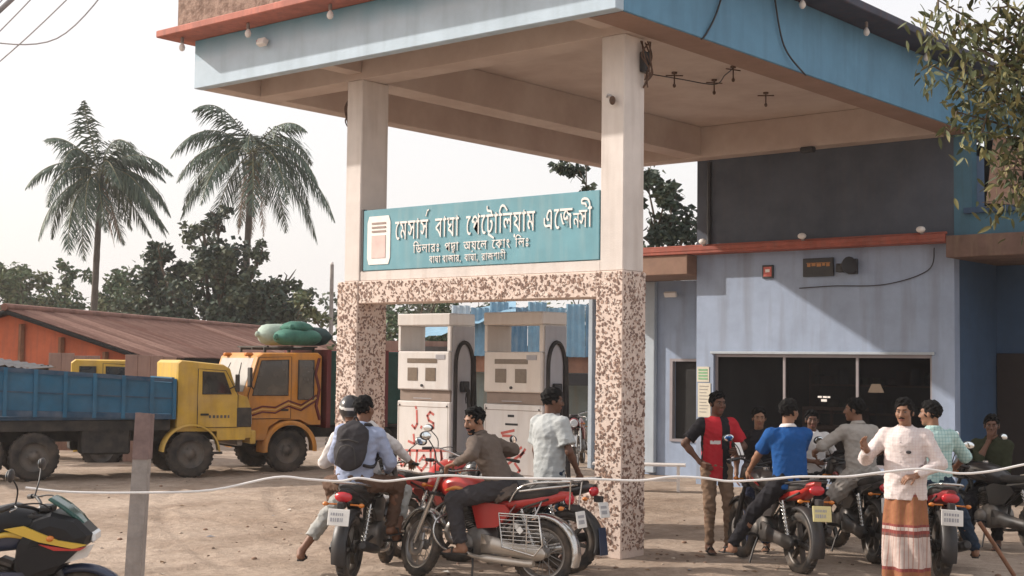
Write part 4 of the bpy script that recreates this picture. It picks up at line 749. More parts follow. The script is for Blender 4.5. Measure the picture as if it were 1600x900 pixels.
def shed():
    o = V((-29.86, 17.28, 0)); u = V((-.515, .857, 0)); w = V((.857, .515, 0)); t = thing('market_shed', 'long low shed with rusty red tin roof and orange gable end behind the trucks', 'shed', o)
    L_, HW, zr, ze = 23.2, 3.25, 3.12, 2.12
    sl = (w * HW + V((0, 0, ze - zr))).normalized(); sl2 = (-w * HW + V((0, 0, ze - zr))).normalized(); n = 32; sw = L_ / n; ms = []
    for q in range(3):
        m = MB(); corr(m, (0, 0, 0), u, sl, sw * 1.04, sqrt(HW * HW + (zr - ze) ** 2) + .3, 7, .022); ms.append(m.mesh('roof_sheet', M['roofs'][q]))
    r = random.Random(4)
    for i in range(n):
        ob = link('roof_sheet', ms[r.choice((0, 0, 0, 1, 2))], t); ob.location = u * (sw * i - .3) + V((0, 0, zr + (i % 2) * .012 + r.uniform(0, .012)))
    m = MB(); corr(m, o + u * -.3 + V((0, 0, zr)), u, sl2, L_ + .3, 3.5, 140, .022); m.build('far_roof', M['roofs'][0], t)
    m = MB(); m.tube([o - u * .35 + V((0, 0, zr + .05)), o + u * L_ + V((0, 0, zr + .05))], .09, 6); m.build('ridge_cap', M['roofs'][2], t)
    g = MB(); g.prism([(-HW, 0), (HW * .94, 0), (HW * .94, ze - .02), (0, zr - .12), (-HW, ze - .02)], o, w, (0, 0, 1), u * .1); g.build('gable_wall', M['orange_wall'], t)
    m = MB(); m.prism([(0, 0), (HW * .94, 0), (HW * .94, ze - .06), (0, ze - .06)], o + w * HW * .9, u, (0, 0, 1), w * .1) if False else m.add([o + w * HW * .93, o + w * HW * .93 + u * L_, o + w * HW * .93 + u * L_ + V((0, 0, ze)), o + w * HW * .93 + V((0, 0, ze))], [(0, 1, 2, 3)]); m.build('side_wall', M['dark'], t)
    m = MB()
    for s, q in ((sl, 1), (sl2, -1)): m.tube([o - u * .25 + V((0, 0, zr - .06)), o - u * .25 + V((0, 0, zr - .06)) + s * 3.6], .07, 4)
    m.build('barge_board', M['dark'], t)
    for x in (.3, 1.3, 2.4): MB().box(-.05, .05, -.05, .05, 0, zr - .3 * x - .25).build('post', M['plank'], t, world=False).location = w * x - u * .06
shed()
def stall(name, label, loc, rz, parts, cat='stall'):
    t = thing(name, label, cat, loc, rz)
    for nm, mt, boxes in parts:
        for b in boxes: MB().box(*b).build(nm, mt, t, world=False)
    return t
IA = radians(40.03)
# grey shack at the far left, lean-to stall, boards beyond the truck
t = stall('shack', 'small grey shack at the left edge before the orange gable of the shed', (-32.6, 17.3, 0), IA, [('wall', M['greytin'], [(-1.5, .95, 0, 3, 0, 2.35)])], 'shack')
m = MB(); corr(m, (-1.7, -.3, 2.3), (1, 0, 0), (0, .93, .36), 2.8, 2.2, 18, .02); m.build('roof', M['roofs'][1], t, world=False)
t = stall('lean_to', 'low lean-to with a grey tin roof above the blue truck bed at the left edge', (-25.6, 14.0, 0), IA, [('post', M['plank'], [(-1.2, -1.12, -.1, 0, 0, 2.1), (1.06, 1.12, -.1, 0, 0, 1.8)]), ('back_wall', M['dark'], [(-1.3, 1.1, 1.2, 1.25, 0, 1.85)])], 'stall')
m = MB(); corr(m, (-1.5, -.25, 2.13), V((1, 0, -.13)).normalized(), (0, 1, .02), 2.72, 1.7, 16, .02); m.build('roof', M['greytin'], t, world=False)
t = stall('board_hoarding', 'pinkish brown board wall between the lean-to and the yellow truck roof', (-26.6, 16.9, 0), IA, []); r = random.Random(2)
for k in range(4): MB().box(-.55 + k * .28, -.55 + k * .28 + .272, 0, .03, 0, 2.08 + r.uniform(-.03, .03), .004).build('board', M['board'], t, world=False)
t = stall('board_hoarding', 'pinkish grey board wall right behind the front end of the blue truck bed', (-22.75, 16.15, 0), IA, [])
for k in range(4): MB().box(-.5 + k * .25, -.5 + k * .25 + .243, 0, .03, 0, 2.06 + r.uniform(-.03, .03), .004).build('board', M['board'], t, world=False)
# shops seen between and beyond the pumps
BLUE = [mat('blue_tarp_%s' % k, c, .6, var=.2, scale=3, streak=.4, dirt=(.3, .36, .4)) for k, c in (('sky', (.17, .31, .42)), ('pale', (.40, .47, .52)), ('deep', (.09, .19, .29)))]
t = stall('market_shop', 'shop with blue and white sheets and grey shutters seen beyond the pumps', (-22.0, 25.9, 0), IA,
          [('wall', M['greytin'], [(-2.6, 3.4, 1.0, 4, 0, 2.4)]), ('sign_band', mat('brown_sign_band', (.34, .17, .11), .8, var=.3, scale=3), [(-2.6, 2.9, -.06, 0, 1.78, 2.16)]), ('awning', M['black'], [(.9, 2.9, -.5, -.065, 1.48, 1.76)]), ('post', M['plank'], [(-2.6, -2.5, 0, .1, 0, 1.78), (1.28, 1.36, 0, .1, 0, 1.48), (2.3, 2.38, 0, .1, 0, 1.48)])], 'shop')
SHUT = mat('grey_green_shutter', (.21, .25, .235), .6, var=.15, scale=3, streak=.4)
for k in range(7): MB().box(-2.5 + k * .78, -2.5 + k * .78 + .76, .3, .33, 0, 1.77, .006).build('shutter', SHUT, t, world=False)
r = random.Random(9)
t2 = thing('blue_tarpaulin', 'slanted blue tarpaulin stretched over the shop front, seen through the nearer pump', 'tarpaulin', (-22.6, 25.2, 2.2), IA)
m = MB(); m.loft([[(-1.2 + .3 * i, j * .5 - .3, .30 + .10 * i + .12 * j + .05 * sin(i * 2.1 + j)) for i in range(9)] for j in range(4)], False, True, False); m.build('sheet', BLUE[0], t2, world=False); m = MB(); m.tube([(-1.2, -.3, -2.2), (-1.2, -.3, .34)], .03, 5); m.build('pole', M['plank'], t2, world=False)
for k in (3, 4, 5, 6, 7, 8, 9, 10, 11):
    m = MB(); corr(m, (-2.7 + k * .47, -.3, 2.17), (1, 0, 0), V((0, .22, 1)).normalized(), .46, r.uniform(1.15, 1.4), 3, .02); m.build('roof_sheet', BLUE[r.choice((0, 0, 1, 2))], t, world=False)
t = stall('green_stall', 'green painted stall with a white mark, between the left column and the nearer pump', (-22.1, 21.95, 0), IA,
          [('panel', mat('stall_green_paint', (.035, .15, .105), .6, var=.25, scale=3), [(-.75, .62, 0, .05, .98, 2.12)]), ('counter', M['board'], [(-.75, .62, -.1, 0, .80, .95)]), ('base', M['dark'], [(-.75, .62, 0, .05, 0, .79)])])
m = MB(); m.box(.06, .32, -.012, -.001, 1.82, 1.88); m.box(.06, .13, -.012, -.001, 1.5, 1.82); m.box(.13, .26, -.012, -.001, 1.66, 1.72); m.build('white_mark', M['letters'], t, world=False)
t = stall('red_stall', 'low reddish brown stall wall seen through the open top of the nearer pump', (-24.6, 26.5, 0), IA, [('wall', M['roofs'][1], [(-2.2, 1.5, 0, .1, 0, 2.55)])])

# ---------------------------------------------------------------- trucks
P_ = dict(yel=mat('truck_yellow', (.56, .35, .045), .5, var=.2, scale=2, dust=.35, streak=.4, dirt=(.28, .15, .05)), org=mat('truck_orange', (.55, .225, .028), .5, var=.22, scale=2, dust=.32, streak=.4, dirt=(.22, .09, .03)), blu=mat('truck_blue', (.010, .10, .19), .5, var=.22, scale=2.5, dust=.07), blud=mat('truck_blue_dark', (.009, .055, .115), .55, var=.2, dust=.2),
          blk=mat('chassis_black', (.022, .022, .022), .7, var=.3, dust=.12), tyre=mat('truck_tyre', (.025, .024, .024), .85, var=.2, dust=.22), rim=mat('dusty_rim', (.09, .085, .08), .6, .2, dust=.3), glass=mat('cab_glass', (.012, .015, .015), .06, spec=.9, var=.5, scale=2.5, dust=.16), lamp=glass_mat('lamp_lens', (.7, .7, .68), .1), amber=mat('amber_lens', (.5, .16, .02), .3), silver=mat('bumper_silver', (.45, .43, .42), .4, .5), darkgreen=mat('dark_green_tarp', (.02, .06, .05), .8, var=.3, scale=4), maroon=mat('maroon_stripe', (.12, .02, .02), .5))
def wheel(t, x, y, r, w, nm='wheel'):
    pr = [(r * .60, -w / 2 * .9), (r * .86, -w / 2), (r * .97, -w / 2 * .82), (r, -w / 2 * .5), (r, w / 2 * .5), (r * .97, w / 2 * .82), (r * .86, w / 2), (r * .60, w / 2 * .9)]
    ty = MB().lathe(pr, (0, 0, 0), 'Y', 28); 
    for k in range(28):
        a = 2 * pi * k / 28; ty.obox((r * .998 * cos(a), 0, r * .998 * sin(a)), (.05, w * .8, .014), RY(-a + pi / 2))
    o = ty.build(nm, P_['tyre'], t, world=False); o.location = (x, y, r)
    rm = MB().lathe([(r * .61, -w / 2 * .9), (r * .56, -w / 2 * .6), (r * .5, -w / 2 * .35), (r * .2, -w / 2 * .5), (r * .17, -w / 2 * .95), (.0, -w / 2)], (0, 0, 0), 'Y', 24); rm.lathe([(r * .61, w / 2 * .9), (r * .56, w / 2 * .6), (r * .5, w / 2 * .35), (r * .2, w / 2 * .5), (r * .17, w / 2 * .95), (.0, w / 2)], (0, 0, 0), 'Y', 24)
    for k in range(6):
        a = 2 * pi * k / 6
        for s in (-1, 1): rm.cyl((r * .27 * cos(a), s * w * .2, r * .27 * sin(a)), (r * .27 * cos(a), s * w * .32, r * .27 * sin(a)), .018, n=6)
    rm.build('rim', P_['rim'], o, world=False); return o
def cab(t, x0, prof, hw, col, glass_poly, door, side, arch, extras=True):
    """prof: (x,z) outline of the cab seen from the side, built full width 2*hw; details on both flanks"""
    m = MB(); n = len(prof); rings = []
    for y, ins in ((-hw, .05), (-hw + .05, 0), (hw - .05, 0), (hw, .05)):
        cx = sum(p[0] for p in prof) / n; cz = sum(p[1] for p in prof) / n
        rings.append([(cx + (px - cx) * (1 - ins * .5), y, cz + (pz - cz) * (1 - ins * .5)) for px, pz in prof])
    m.loft(rings, True, False); b = m.build('cab', col, t, world=False)
    for s in (-1, 1):
        y = s * (hw + .001); k = -s
        f = MB(); f.prism(door, (0, y, 0), (1, 0, 0), (0, 0, 1), (0, s * .014, 0)); d = f.build('door', col, t, world=False)
        for gp in glass_poly:
            f = MB(); f.prism(gp, (0, y + s * .014, 0), (1, 0, 0), (0, 0, 1), (0, s * .006, 0)); w = f.build('window', P_['glass'], d, world=False)
            f = MB(); pts = [(p[0], y + s * .02, p[1]) for p in gp]; f.tube(pts, .014, 5, closed=True); f.build('window_seal', P_['blk'], d, world=False)
        f = MB(); f.tube([(p[0], y + s * .010, p[1]) for p in door], .009, 4, closed=True); f.build('door_gap', P_['blk'], d, world=False)
        hx, hz = door[0][0] + .12, (door[0][1] + door[2][1]) / 2 - .06
        MB().box(hx - .07, hx + .07, y + s * .0145, y + s * .035, hz - .015, hz + .02, .004).build('handle', P_['blk'], d, world=False)
    return b
def blue_truck():
    rz = atan2(2.33, 1.06); L = V((-sin(rz), cos(rz), 0)); o = V((-20.59, 12.4, -.03)) + L * .93
    t = thing('tipper_truck', 'small tipper truck with a blue ribbed bed and yellow cab parked at the left', 'truck', o, rz)
    hw = .98
    for x, y in ((0, -.80), (0, .80), (-.86, -.80), (-.86, .80), (2.56, -.80), (2.56, .80)): wheel(t, x, y, .40, .24)
    m = MB(); m.box(-1.9, 3.2, -.42, -.32, .62, .80); m.box(-1.9, 3.2, .32, .42, .62, .80)
    for x in (-1.6, -.4, .8, 1.9): m.box(x, x + .08, -.34, .34, .64, .78)
    for x in (0, -.86, 2.56): m.cyl((x, -.8, .40), (x, .8, .40), .06, n=8)
    m.build('chassis', P_['blk'], t, world=False)
    m = MB(); m.box(.75, 1.55, -.86, -.40, .42, .86, .03); m.build('fuel_tank', P_['blk'], t, world=False); m = MB(); m.box(.75, 1.5, .4, .86, .42, .86, .03); m.box(-1.2, 2.2, -.9, .9, .82, .99); m.build('subframe', P_['blk'], t, world=False)
    for s in (-1, 1): MB().lathe([(.50, s * .66), (.50, s * .97), (.47, s * .975)], (2.56, 0, .42), 'Y', 18, a0=.05, a1=pi * .98).build('mudguard', P_['yel'], t, world=False)
    zt = lambda x: 1.70 + (2.2 - x) * .062; zb = lambda x: 1.01 + (2.2 - x) * .022
    xs = [-1.9 + .47 * k for k in range(10)]; xs[-1] = 2.24
    for s in (-1, 1):
        for a, b in zip(xs[:-1], xs[1:]):
            for lo, hi in ((.13, .50), (.52, .90)):
                q = [(a + .03, zb(a) + (zt(a) - zb(a)) * lo), (b - .03, zb(b) + (zt(b) - zb(b)) * lo), (b - .03, zb(b) + (zt(b) - zb(b)) * hi), (a + .03, zb(a) + (zt(a) - zb(a)) * hi)]
                MB().prism(q, (0, s * (hw - .03), 0), (1, 0, 0), (0, 0, 1), (0, s * .018, 0)).build('bed_panel', P_['blu'], t, world=False)
        for x in xs: MB().prism([(x - .032, zb(x)), (x + .032, zb(x)), (x + .032, zt(x)), (x - .032, zt(x))], (0, s * (hw - .04), 0), (1, 0, 0), (0, 0, 1), (0, s * .075, 0)).build('stake', P_['blu'], t, world=False)
        for lo, hi, dp, mt in ((.0, .12, .055, 'blud'), (.495, .525, .05, 'blud'), (.91, 1.0, .07, 'blud')):
            q = [(xs[0], zb(xs[0]) + (zt(xs[0]) - zb(xs[0])) * lo), (xs[-1], zb(xs[-1]) + (zt(xs[-1]) - zb(xs[-1])) * lo), (xs[-1], zb(xs[-1]) + (zt(xs[-1]) - zb(xs[-1])) * hi), (xs[0], zb(xs[0]) + (zt(xs[0]) - zb(xs[0])) * hi)]
            MB().prism(q, (0, s * (hw - .045), 0), (1, 0, 0), (0, 0, 1), (0, s * dp, 0)).build('rail', P_[mt], t, world=False)
    m = MB(); m.box(-1.9, 2.24, -hw + .05, hw - .05, 1.0, 1.06); m.build('bed_floor', P_['blud'], t, world=False); MB().box(2.2, 2.25, -hw + .05, hw - .05, 1.06, 1.72).build('headboard', P_['blu'], t, world=False); MB().box(-1.93, -1.88, -hw + .05, hw - .05, 1.1, 1.9).build('tailgate', P_['blu'], t, world=False)
    prof = [(2.30, .78), (2.30, 1.97), (2.36, 2.02), (3.10, 1.95), (3.22, 1.88), (3.36, 1.44), (3.55, 1.38), (3.62, 1.15), (3.62, .66), (3.05, .62), (3.02, .78)]
    cab(t, 0, prof, .90, P_['yel'], [[(2.74, 1.44), (3.24, 1.44), (3.10, 1.80), (2.74, 1.82)]], [(2.66, .86), (3.36, .86), (3.36, 1.42), (3.14, 1.84), (2.66, 1.87)], -1, None)
    MB().box(3.60, 3.70, -.9, .9, .56, .80, .02).build('bumper', P_['yel'], t, world=False)
    m = MB(); m.prism([(3.225, 1.87), (3.365, 1.46)], (0, -.8, 0), (1, 0, 0), (0, 0, 1), (0, 1.6, 0)) if False else m.add([(3.235, -.8, 1.86), (3.235, .8, 1.86), (3.372, .8, 1.45), (3.372, -.8, 1.45)], [(0, 3, 2, 1)]); m.build('windshield', P_['glass'], t, world=False)
    for s in (-1, 1):
        MB().box(3.46, 3.635, s * .70 - .2 * (s < 0) * 0 - .16, s * .70 + .16 + .055 * 0, .88, 1.10, .03).build('headlight', P_['lamp'], t, world=False)
        MB().box(3.34, 3.61, s * .905 - .012, s * .905 + .012, .86, 1.2, .01).build('corner_panel', P_['blk'], t, world=False)
        mr = MB(); mr.tube([(3.2, s * .9, 1.52), (3.32, s * 1.04, 1.6), (3.32, s * 1.04, 1.75)], .012, 5); mr.box(3.29, 3.34, s * 1.04 - .07, s * 1.04 + .07, 1.48, 1.78, .01); mr.build('mirror', P_['blk'], t, world=False)
        MB().box(2.9, 3.1, s * .9 - .05, s * .9 + .05, .40, .44).build('step', P_['blk'], t, world=False)
    MB().box(3.0, 3.5, -.915, -.905, .64, .82).build('sill_panel', P_['yel'], t, world=False)
    m = MB(); r = random.Random(3)
    for k in range(6): m.box(2.86 + k * .065, 2.86 + k * .065 + r.uniform(.03, .05), -.9185, -.9165, 1.02, 1.07)
    m.build('door_print', P_['rim'], t, world=False)
    return t
blue_truck()
def cab_truck(name, label, o, rz, col, body, facing, stripes=False, sc=1.):
    t = thing(name, label, 'truck', o, rz); hw = .95
    for x, y in ((0, -.76), (0, .76), (-1.9, -.76), (-1.9, .76)): wheel(t, x, y, .39, .23)
    m = MB(); m.box(-2.6, .7, -.4, -.3, .6, .78); m.box(-2.6, .7, .3, .4, .6, .78); m.box(-.5, .9, -.5, .5, .45, .7); m.cyl((0, -.76, .39), (0, .76, .39), .06); m.cyl((-1.9, -.76, .39), (-1.9, .76, .39), .06); m.build('chassis', P_['blk'], t, world=False)
    prof = [(-.62, .85), (-.62, 2.12), (-.54, 2.18), (.55, 2.17), (.66, 2.10), (.86, 1.45), (.92, 1.30), (.94, .60), (.48, .58), (.42, .82), (.2, .95), (-.2, .95), (-.4, .85)]
    cab(t, 0, prof, hw, col, [[(.06, 1.40), (.74, 1.40), (.58, 2.02), (.06, 2.04)], [(-.44, 1.32), (-.14, 1.32), (-.14, 2.04), (-.44, 2.04)]], [(-.0, .98), (.80, .98), (.82, 1.40), (.62, 2.08), (-.0, 2.10)], 1, None)
    f = MB(); f.add([(.672, -.82, 2.07), (.672, .82, 2.07), (.868, .82, 1.46), (.868, -.82, 1.46)], [(0, 3, 2, 1)]); f.build('windshield', mat('glare_windshield', (.40, .37, .33), .12, spec=.8), t, world=False)  # white glare on the glass put into its pale colour
    MB().box(.90, 1.02, -.95, .95, .50, .78, .02).build('bumper', P_['silver'], t, world=False); MB().box(.925, .95, -.5, .5, .85, 1.2, .01).build('grille', P_['blk'], t, world=False)
    for s in (-1, 1):
        MB().box(.90, .97, s * .70 - .14, s * .70 + .14, .88, 1.08, .02).build('headlight', P_['lamp'], t, world=False)
        MB().lathe([(.52, s * .62), (.52, s * .99), (.48, s * 1.0), (.44, s * .985)], (0, 0, .42), 'Y', 18, a0=-.1, a1=pi * 1.03).build('mudguard', col, t, world=False)
        mr = MB(); mr.tube([(.7, s * .95, 1.5), (.86, s * 1.12, 1.6), (.86, s * 1.12, 1.9)], .012, 5); mr.box(.83, .88, s * 1.12 - .07, s * 1.12 + .07, 1.55, 1.9, .01); mr.build('mirror', P_['blk'], t, world=False)
        MB().tube([(.70, s * .28, 1.98), (.865, s * .45, 1.50)], .012, 5).build('wiper', P_['blk'], t, world=False); MB().box(.60, .74, s * .55 - .06, s * .55 + .06, 2.10, 2.17, .02).build('roof_lamp', P_['amber'], t, world=False)
        if stripes:
            m = MB(); y = s * (hw + .016)
            for dz, mt in ((0, 0), (.05, 1), (.10, 0)):
                m.mi = mt; m.tube([(x, y, z + dz) for x, z in ((.80, 1.02), (.55, 1.10), (.30, 1.08), (.05, 1.20), (-.2, 1.12), (-.5, 1.30))], .016, 5)
            m.mi = 0; m.tube([(x, y, z) for x, z in ((-.58, .95), (-.5, 1.2), (-.56, 1.5), (-.48, 1.8), (-.55, 2.08))], .03, 5); m.build('painted_stripe', [P_['maroon'], mat('pale_orange_stripe', (.62, .36, .12), .5)], t, world=False)
    if body:
        MB().box(-2.6, -.70, -1.0, 1.0, .85, 2.22, .02).build('cargo_body', body, t, world=False)
        for x in (-.72, -1.3, -1.9, -2.5): MB().box(x - .04, x + .04, -1.03, 1.03, .8, 2.24).build('body_rib', P_['maroon'], t, world=False)
    return t
h2 = atan2(-.950, -.312); l2 = V((-sin(h2), cos(h2), 0))
o2 = V((-19.43, 16.80, -.03)) - l2 * .84
cab_truck('cargo_truck', 'orange truck with curved painted stripes facing left behind the yellow cab', o2, h2, P_['org'], P_['darkgreen'], -1, True)
cab_truck('parked_truck', 'yellow truck of which only the cab roof shows over the blue bed', (-24.35, 16.3, -.2), IA + .15, P_['yel'], None, 1)
def sack(loc, rz, s, label, mt):
    t = thing('sack', label, 'sack', loc, rz, 'sacks on the orange truck roof'); m = MB(); rings = []; s = tuple(q * 1.25 for q in s)
    for i in range(9):
        a = -1 + 2 * i / 8; q = sqrt(max(.02, 1 - a ** 4)); rings.append([(a * s[0], cos(k * pi / 5) * s[1] * q * (1 + .08 * sin(3 * k + i)), s[2] + sin(k * pi / 5) * s[2] * q * (1 if sin(k * pi / 5) > 0 else .98)) for k in range(10)])
    m.loft(rings); m.build('cloth', mt, t, world=False); MB().ell((s[0] * 1.02, 0, s[2]), (.05, .05, .06), 8, 6).build('tied_neck', mt, t, world=False)
SG = [mat('green_sack', (.05, .16, .12), .85, var=.3, scale=5, bump=.5, bscale=20), mat('pale_green_sack', (.34, .42, .36), .85, var=.2, scale=5, bump=.5, bscale=20), mat('dark_sack', (.03, .06, .06), .85, var=.3)]
c2 = o2; dx = V((cos(h2), sin(h2), 0))
rack = thing('roof_rack', 'dark roof rack under the green sacks on the orange cab', 'roof rack', c2 + dx * -.1 + V((0, 0, 2.18)), h2)
m = MB()
for y in (-.6, 0, .6): m.box(-.5, .5, y - .02, y + .02, .05, .09)
for x in (-.48, 0, .48): m.box(x - .02, x + .02, -.75, .75, .09, .12); m.box(x - .02, x + .02, -.62, -.58, 0, .05); m.box(x - .02, x + .02, .58, .62, 0, .05)
m.build('bar', P_['blk'], rack, world=False)
b = c2 + V((.766 * .3, .643 * .3, 2.30))
sack(b + dx * .0 + l2 * .45, h2 + .3, (.40, .24, .13), 'dark green sack lying lowest at the roof edge of the orange truck', SG[0])
sack(b + dx * .18 + l2 * .02, h2 + .1, (.36, .25, .17), 'pale green white sack at the front of the orange truck roof', SG[1])
sack(b + dx * -.36 + l2 * .1, h2 - .4, (.36, .24, .15), 'dark green sack at the back of the orange truck roof', SG[2])
sack(b + dx * -.05 + l2 * .3 + V((0, 0, .22)), h2 + .9, (.30, .22, .10), 'green sack lying on top of the other sacks', SG[0])

# ---------------------------------------------------------------- yard fence post and cable
t = thing('fence_post', 'weathered wooden fence post in the foreground holding the white cable', 'post', (-9.21, 6.42, -.1), radians(38))
m = MB(); m.loft([[(-.062, -.06, 0), (.062, -.06, 0), (.062, .06, 0), (-.062, .06, 0)], [(-.06 + .035, -.06, .9), (.06 + .035, -.055, .9), (.058 + .035, .055, .9), (-.06 + .035, .06, .9)], [(-.06 + .07, -.058, 1.68), (.05 + .07, -.056, 1.675), (.052 + .07, .05, 1.665), (-.058 + .07, .055, 1.675)]], True, False); m.build('shaft', M['wood'], t, world=False)
m = MB(); m.loft([[(-.064 + .056, -.064, 1.32), (.058 + .056, -.062, 1.32), (.058 + .056, .058, 1.32), (-.062 + .056, .06, 1.32)], [(-.063 + .071, -.0615, 1.683), (.053 + .071, -.06, 1.678), (.055 + .071, .053, 1.668), (-.061 + .071, .058, 1.678)]], True, False); m.build('red_band', mat('faded_red_paint', (.20, .14, .13), .85, var=.3, scale=9, streak=.6, dirt=(.3, .27, .25)), t, world=False)
CABLE = [(-9.753, 5.808, 0.997), (-9.488, 6.031, 0.967), (-9.065, 6.386, 0.969), (-8.657, 6.729, 0.995), (-8.281, 7.045, 1.099), (-8.091, 7.204, 1.087), (-7.902, 7.363, 1.075), (-7.789, 7.458, 1.101), (-7.637, 7.585, 1.079), (-7.486, 7.712, 1.101), (-7.26, 7.902, 1.129), (-7.033, 8.093, 1.113), (-6.692, 8.379, 1.113), (-6.39, 8.633, 1.113), (-6.125, 8.855, 1.107), (-5.936, 9.014, 1.139), (-5.747, 9.173, 1.132), (-5.595, 9.3, 1.11), (-5.368, 9.491, 1.128), (-5.179, 9.65, 1.151), (-4.914, 9.872, 1.155), (-4.687, 10.063, 1.193), (-4.46, 10.253, 1.221), (-4.233, 10.444, 1.19), (-4.044, 10.603, 1.212), (-3.854, 10.762, 1.265), (-3.665, 10.922, 1.307)]
o = MB().tube(bez(CABLE, 5), .0095, 7).build('cable', M['cable']); tag(o, 'white cable strung from the wooden post across the whole yard', 'cable')

# ---------------------------------------------------------------- motorcycles
K = dict(tyre=mat('bike_tyre', (.028, .027, .027), .85, var=.25, scale=9, dust=.35), rim=mat('bike_rim', (.32, .31, .30), .35, .7, dust=.25), blkrim=mat('black_alloy', (.03, .03, .03), .45, .3, dust=.2), chrome=mat('chrome', (.55, .54, .52), .22, .9, var=.1, dust=.12), frame=mat('bike_frame', (.022, .022, .023), .5, var=.2, dust=.15),
         engine=mat('engine_alloy', (.16, .155, .15), .5, .6, var=.25, scale=12, dust=.25), dkengine=mat('dark_engine', (.05, .05, .05), .55, .4, var=.25, scale=12, dust=.25), seat=mat('seat_vinyl', (.03, .028, .028), .65, var=.2, bump=.2, dust=.08), plate=mat('number_plate', (.70, .69, .66), .55, var=.05), plateprint=mat('plate_print', (.34, .34, .36), .7), plateyel=mat('yellow_plate', (.62, .56, .28), .55, var=.08),
         tail=mat('tail_light', (.50, .02, .03), .2, spec=.7), amber=mat('indicator_lens', (.55, .17, .02), .25, spec=.7), lens=glass_mat('headlight_lens', (.75, .77, .78), .1), mirror=mat('mirror_glass', (.75, .80, .82), .06, 1.), black=mat('black_plastic', (.022, .022, .024), .45, var=.2, dust=.06), beige=mat('chain_case_chrome', (.52, .47, .41), .35, .6, var=.15, dust=.3))
def paint(n, c): return mat('paint_' + n, c, .28, var=.08, scale=3, dust=.08, spec=.6)
K['gloss'] = mat('black_fairing', (.012, .012, .014), .4, var=.1, spec=.3)
PT = dict(red=paint('red', (.42, .025, .02)), dred=paint('dark_red', (.22, .015, .02)), black=paint('black', (.018, .018, .02)), blue=paint('navy', (.02, .035, .075)), green=paint('green', (.03, .16, .12)), white=paint('white', (.62, .60, .57)), yellow=paint('yellow', (.60, .40, .05)), orange=paint('orange', (.62, .22, .03)))
def motorcycle(label, loc, rz, col='black', col2=None, lean=0., steer=0., spokes=False, guard=False, fairing='bikini', plate='plate', carrier=False, crash=False, tailup=False, mudflap=None, group='motorcycles in the station yard'):
    t = thing('motorcycle', label, 'motorcycle', loc, rz, group); t.rotation_euler = (lean, 0, rz)
    P1 = PT[col]; P2 = PT[col2 or col]; R_ = .305; XA, XF = -.635, .64
    def B(m, n, mt, par=None): return m.build(n, mt, par or t, world=False)
    axis0 = V((.40, 0, .86)); ax = V((-.42, 0, 1)).normalized(); ST = Matrix.Translation(axis0) @ Matrix.Rotation(steer, 4, ax) @ Matrix.Translation(-axis0)
    def F(): m = MB(); m.T = ST; return m
    def whl(x, w, T, front):
        m = MB(); m.T = T; pr = [(R_ - .075 + .0, -w * .30), (R_ - .055, -w * .46), (R_ - .03, -w * .5), (R_ - .008, -w * .36), (R_, -w * .14), (R_, w * .14), (R_ - .008, w * .36), (R_ - .03, w * .5), (R_ - .055, w * .46), (R_ - .075, w * .30)]
        m.lathe(pr, (x, 0, R_), 'Y', 36)
        for k in range(36):
            a = 2 * pi * k / 36; m.obox((x + (R_ + .001) * cos(a), 0, R_ + (R_ + .001) * sin(a)), (.028, w * .55, .008), RY(-a + pi / 2) @ Matrix.Rotation(.35 * (-1) ** k, 3, 'Z'))
        o = B(m, 'front_wheel' if front else 'rear_wheel', K['tyre'])
        m = MB(); m.T = T; r = R_ - .074; m.lathe([(r, -w * .32), (r - .022, -w * .30), (r - .03, -w * .1), (r - .03, w * .1), (r - .022, w * .30), (r, w * .32)], (x, 0, R_), 'Y', 32); B(m, 'rim', K['rim'] if spokes else K['blkrim'], o)
        m = MB(); m.T = T; m.cyl((x, -.06, R_), (x, .06, R_), .05 if spokes else .04, n=16)
        if spokes:
            for k in range(20):
                a = 2 * pi * k / 20; s = .045 * (1 if k % 2 else -1); m.cyl((x + .045 * cos(a + .5 * (1 if k % 4 < 2 else -1)), s, R_ + .045 * sin(a + .5 * (1 if k % 4 < 2 else -1))), (x + (r - .02) * cos(a), s * .2, R_ + (r - .02) * sin(a)), .0032, n=4, cap=False)
        else:
            for k in range(6):
                a = 2 * pi * k / 6 + .2; d = V((cos(a), 0, sin(a))); m.loft([[V((x, 0, R_)) + d * q + V((-d.z * c * wd, e * .022, d.x * c * wd)) for c, e in ((-1, -1), (1, -1), (1, 1), (-1, 1))] for q, wd in ((.03, .022), (r - .015, .012))], True, False)
        B(m, 'spoke', K['rim'] if spokes else K['blkrim'], o)
        if front:
            m = MB(); m.T = T; m.lathe([(.125, .062), (.125, .066), (.06, .066), (.06, .062), (.125, .062)], (x, 0, R_), 'Y', 24); m.box(x - .13, x - .06, .055, .085, R_ + .02, R_ + .10, .01); B(m, 'brake_disc', K['rim'], o)
    whl(XA, .105, None, False); whl(XF, .085, ST, True)
    # frame, swing arm, shocks
    m = MB()
    m.tube(bez([(.39, 0, .88), (.1, 0, .80), (-.25, 0, .70), (-.62, 0, .76)], 5), .02, 6); m.tube(bez([(.38, 0, .82), (.30, 0, .50), (.22, 0, .28), (-.05, 0, .26), (-.18, 0, .40), (-.2, 0, .70)], 5), .018, 6)
    for s in (-1, 1): m.tube([(-.16, s * .07, .36), (XA, s * .085, R_)], .017, 6); m.tube([(-.2, s * .08, .5), (-.5, s * .11, .72), (-.72, s * .09, .80)], .012, 6); m.tube([(.02, s * .1, .30), (.04, s * .26, .31)], .012, 6)
    m.tube([(.03, .12, .30), (-.02, .20, .16), (-.03, .24, .03)], .011, 5); B(m, 'frame', K['frame'])
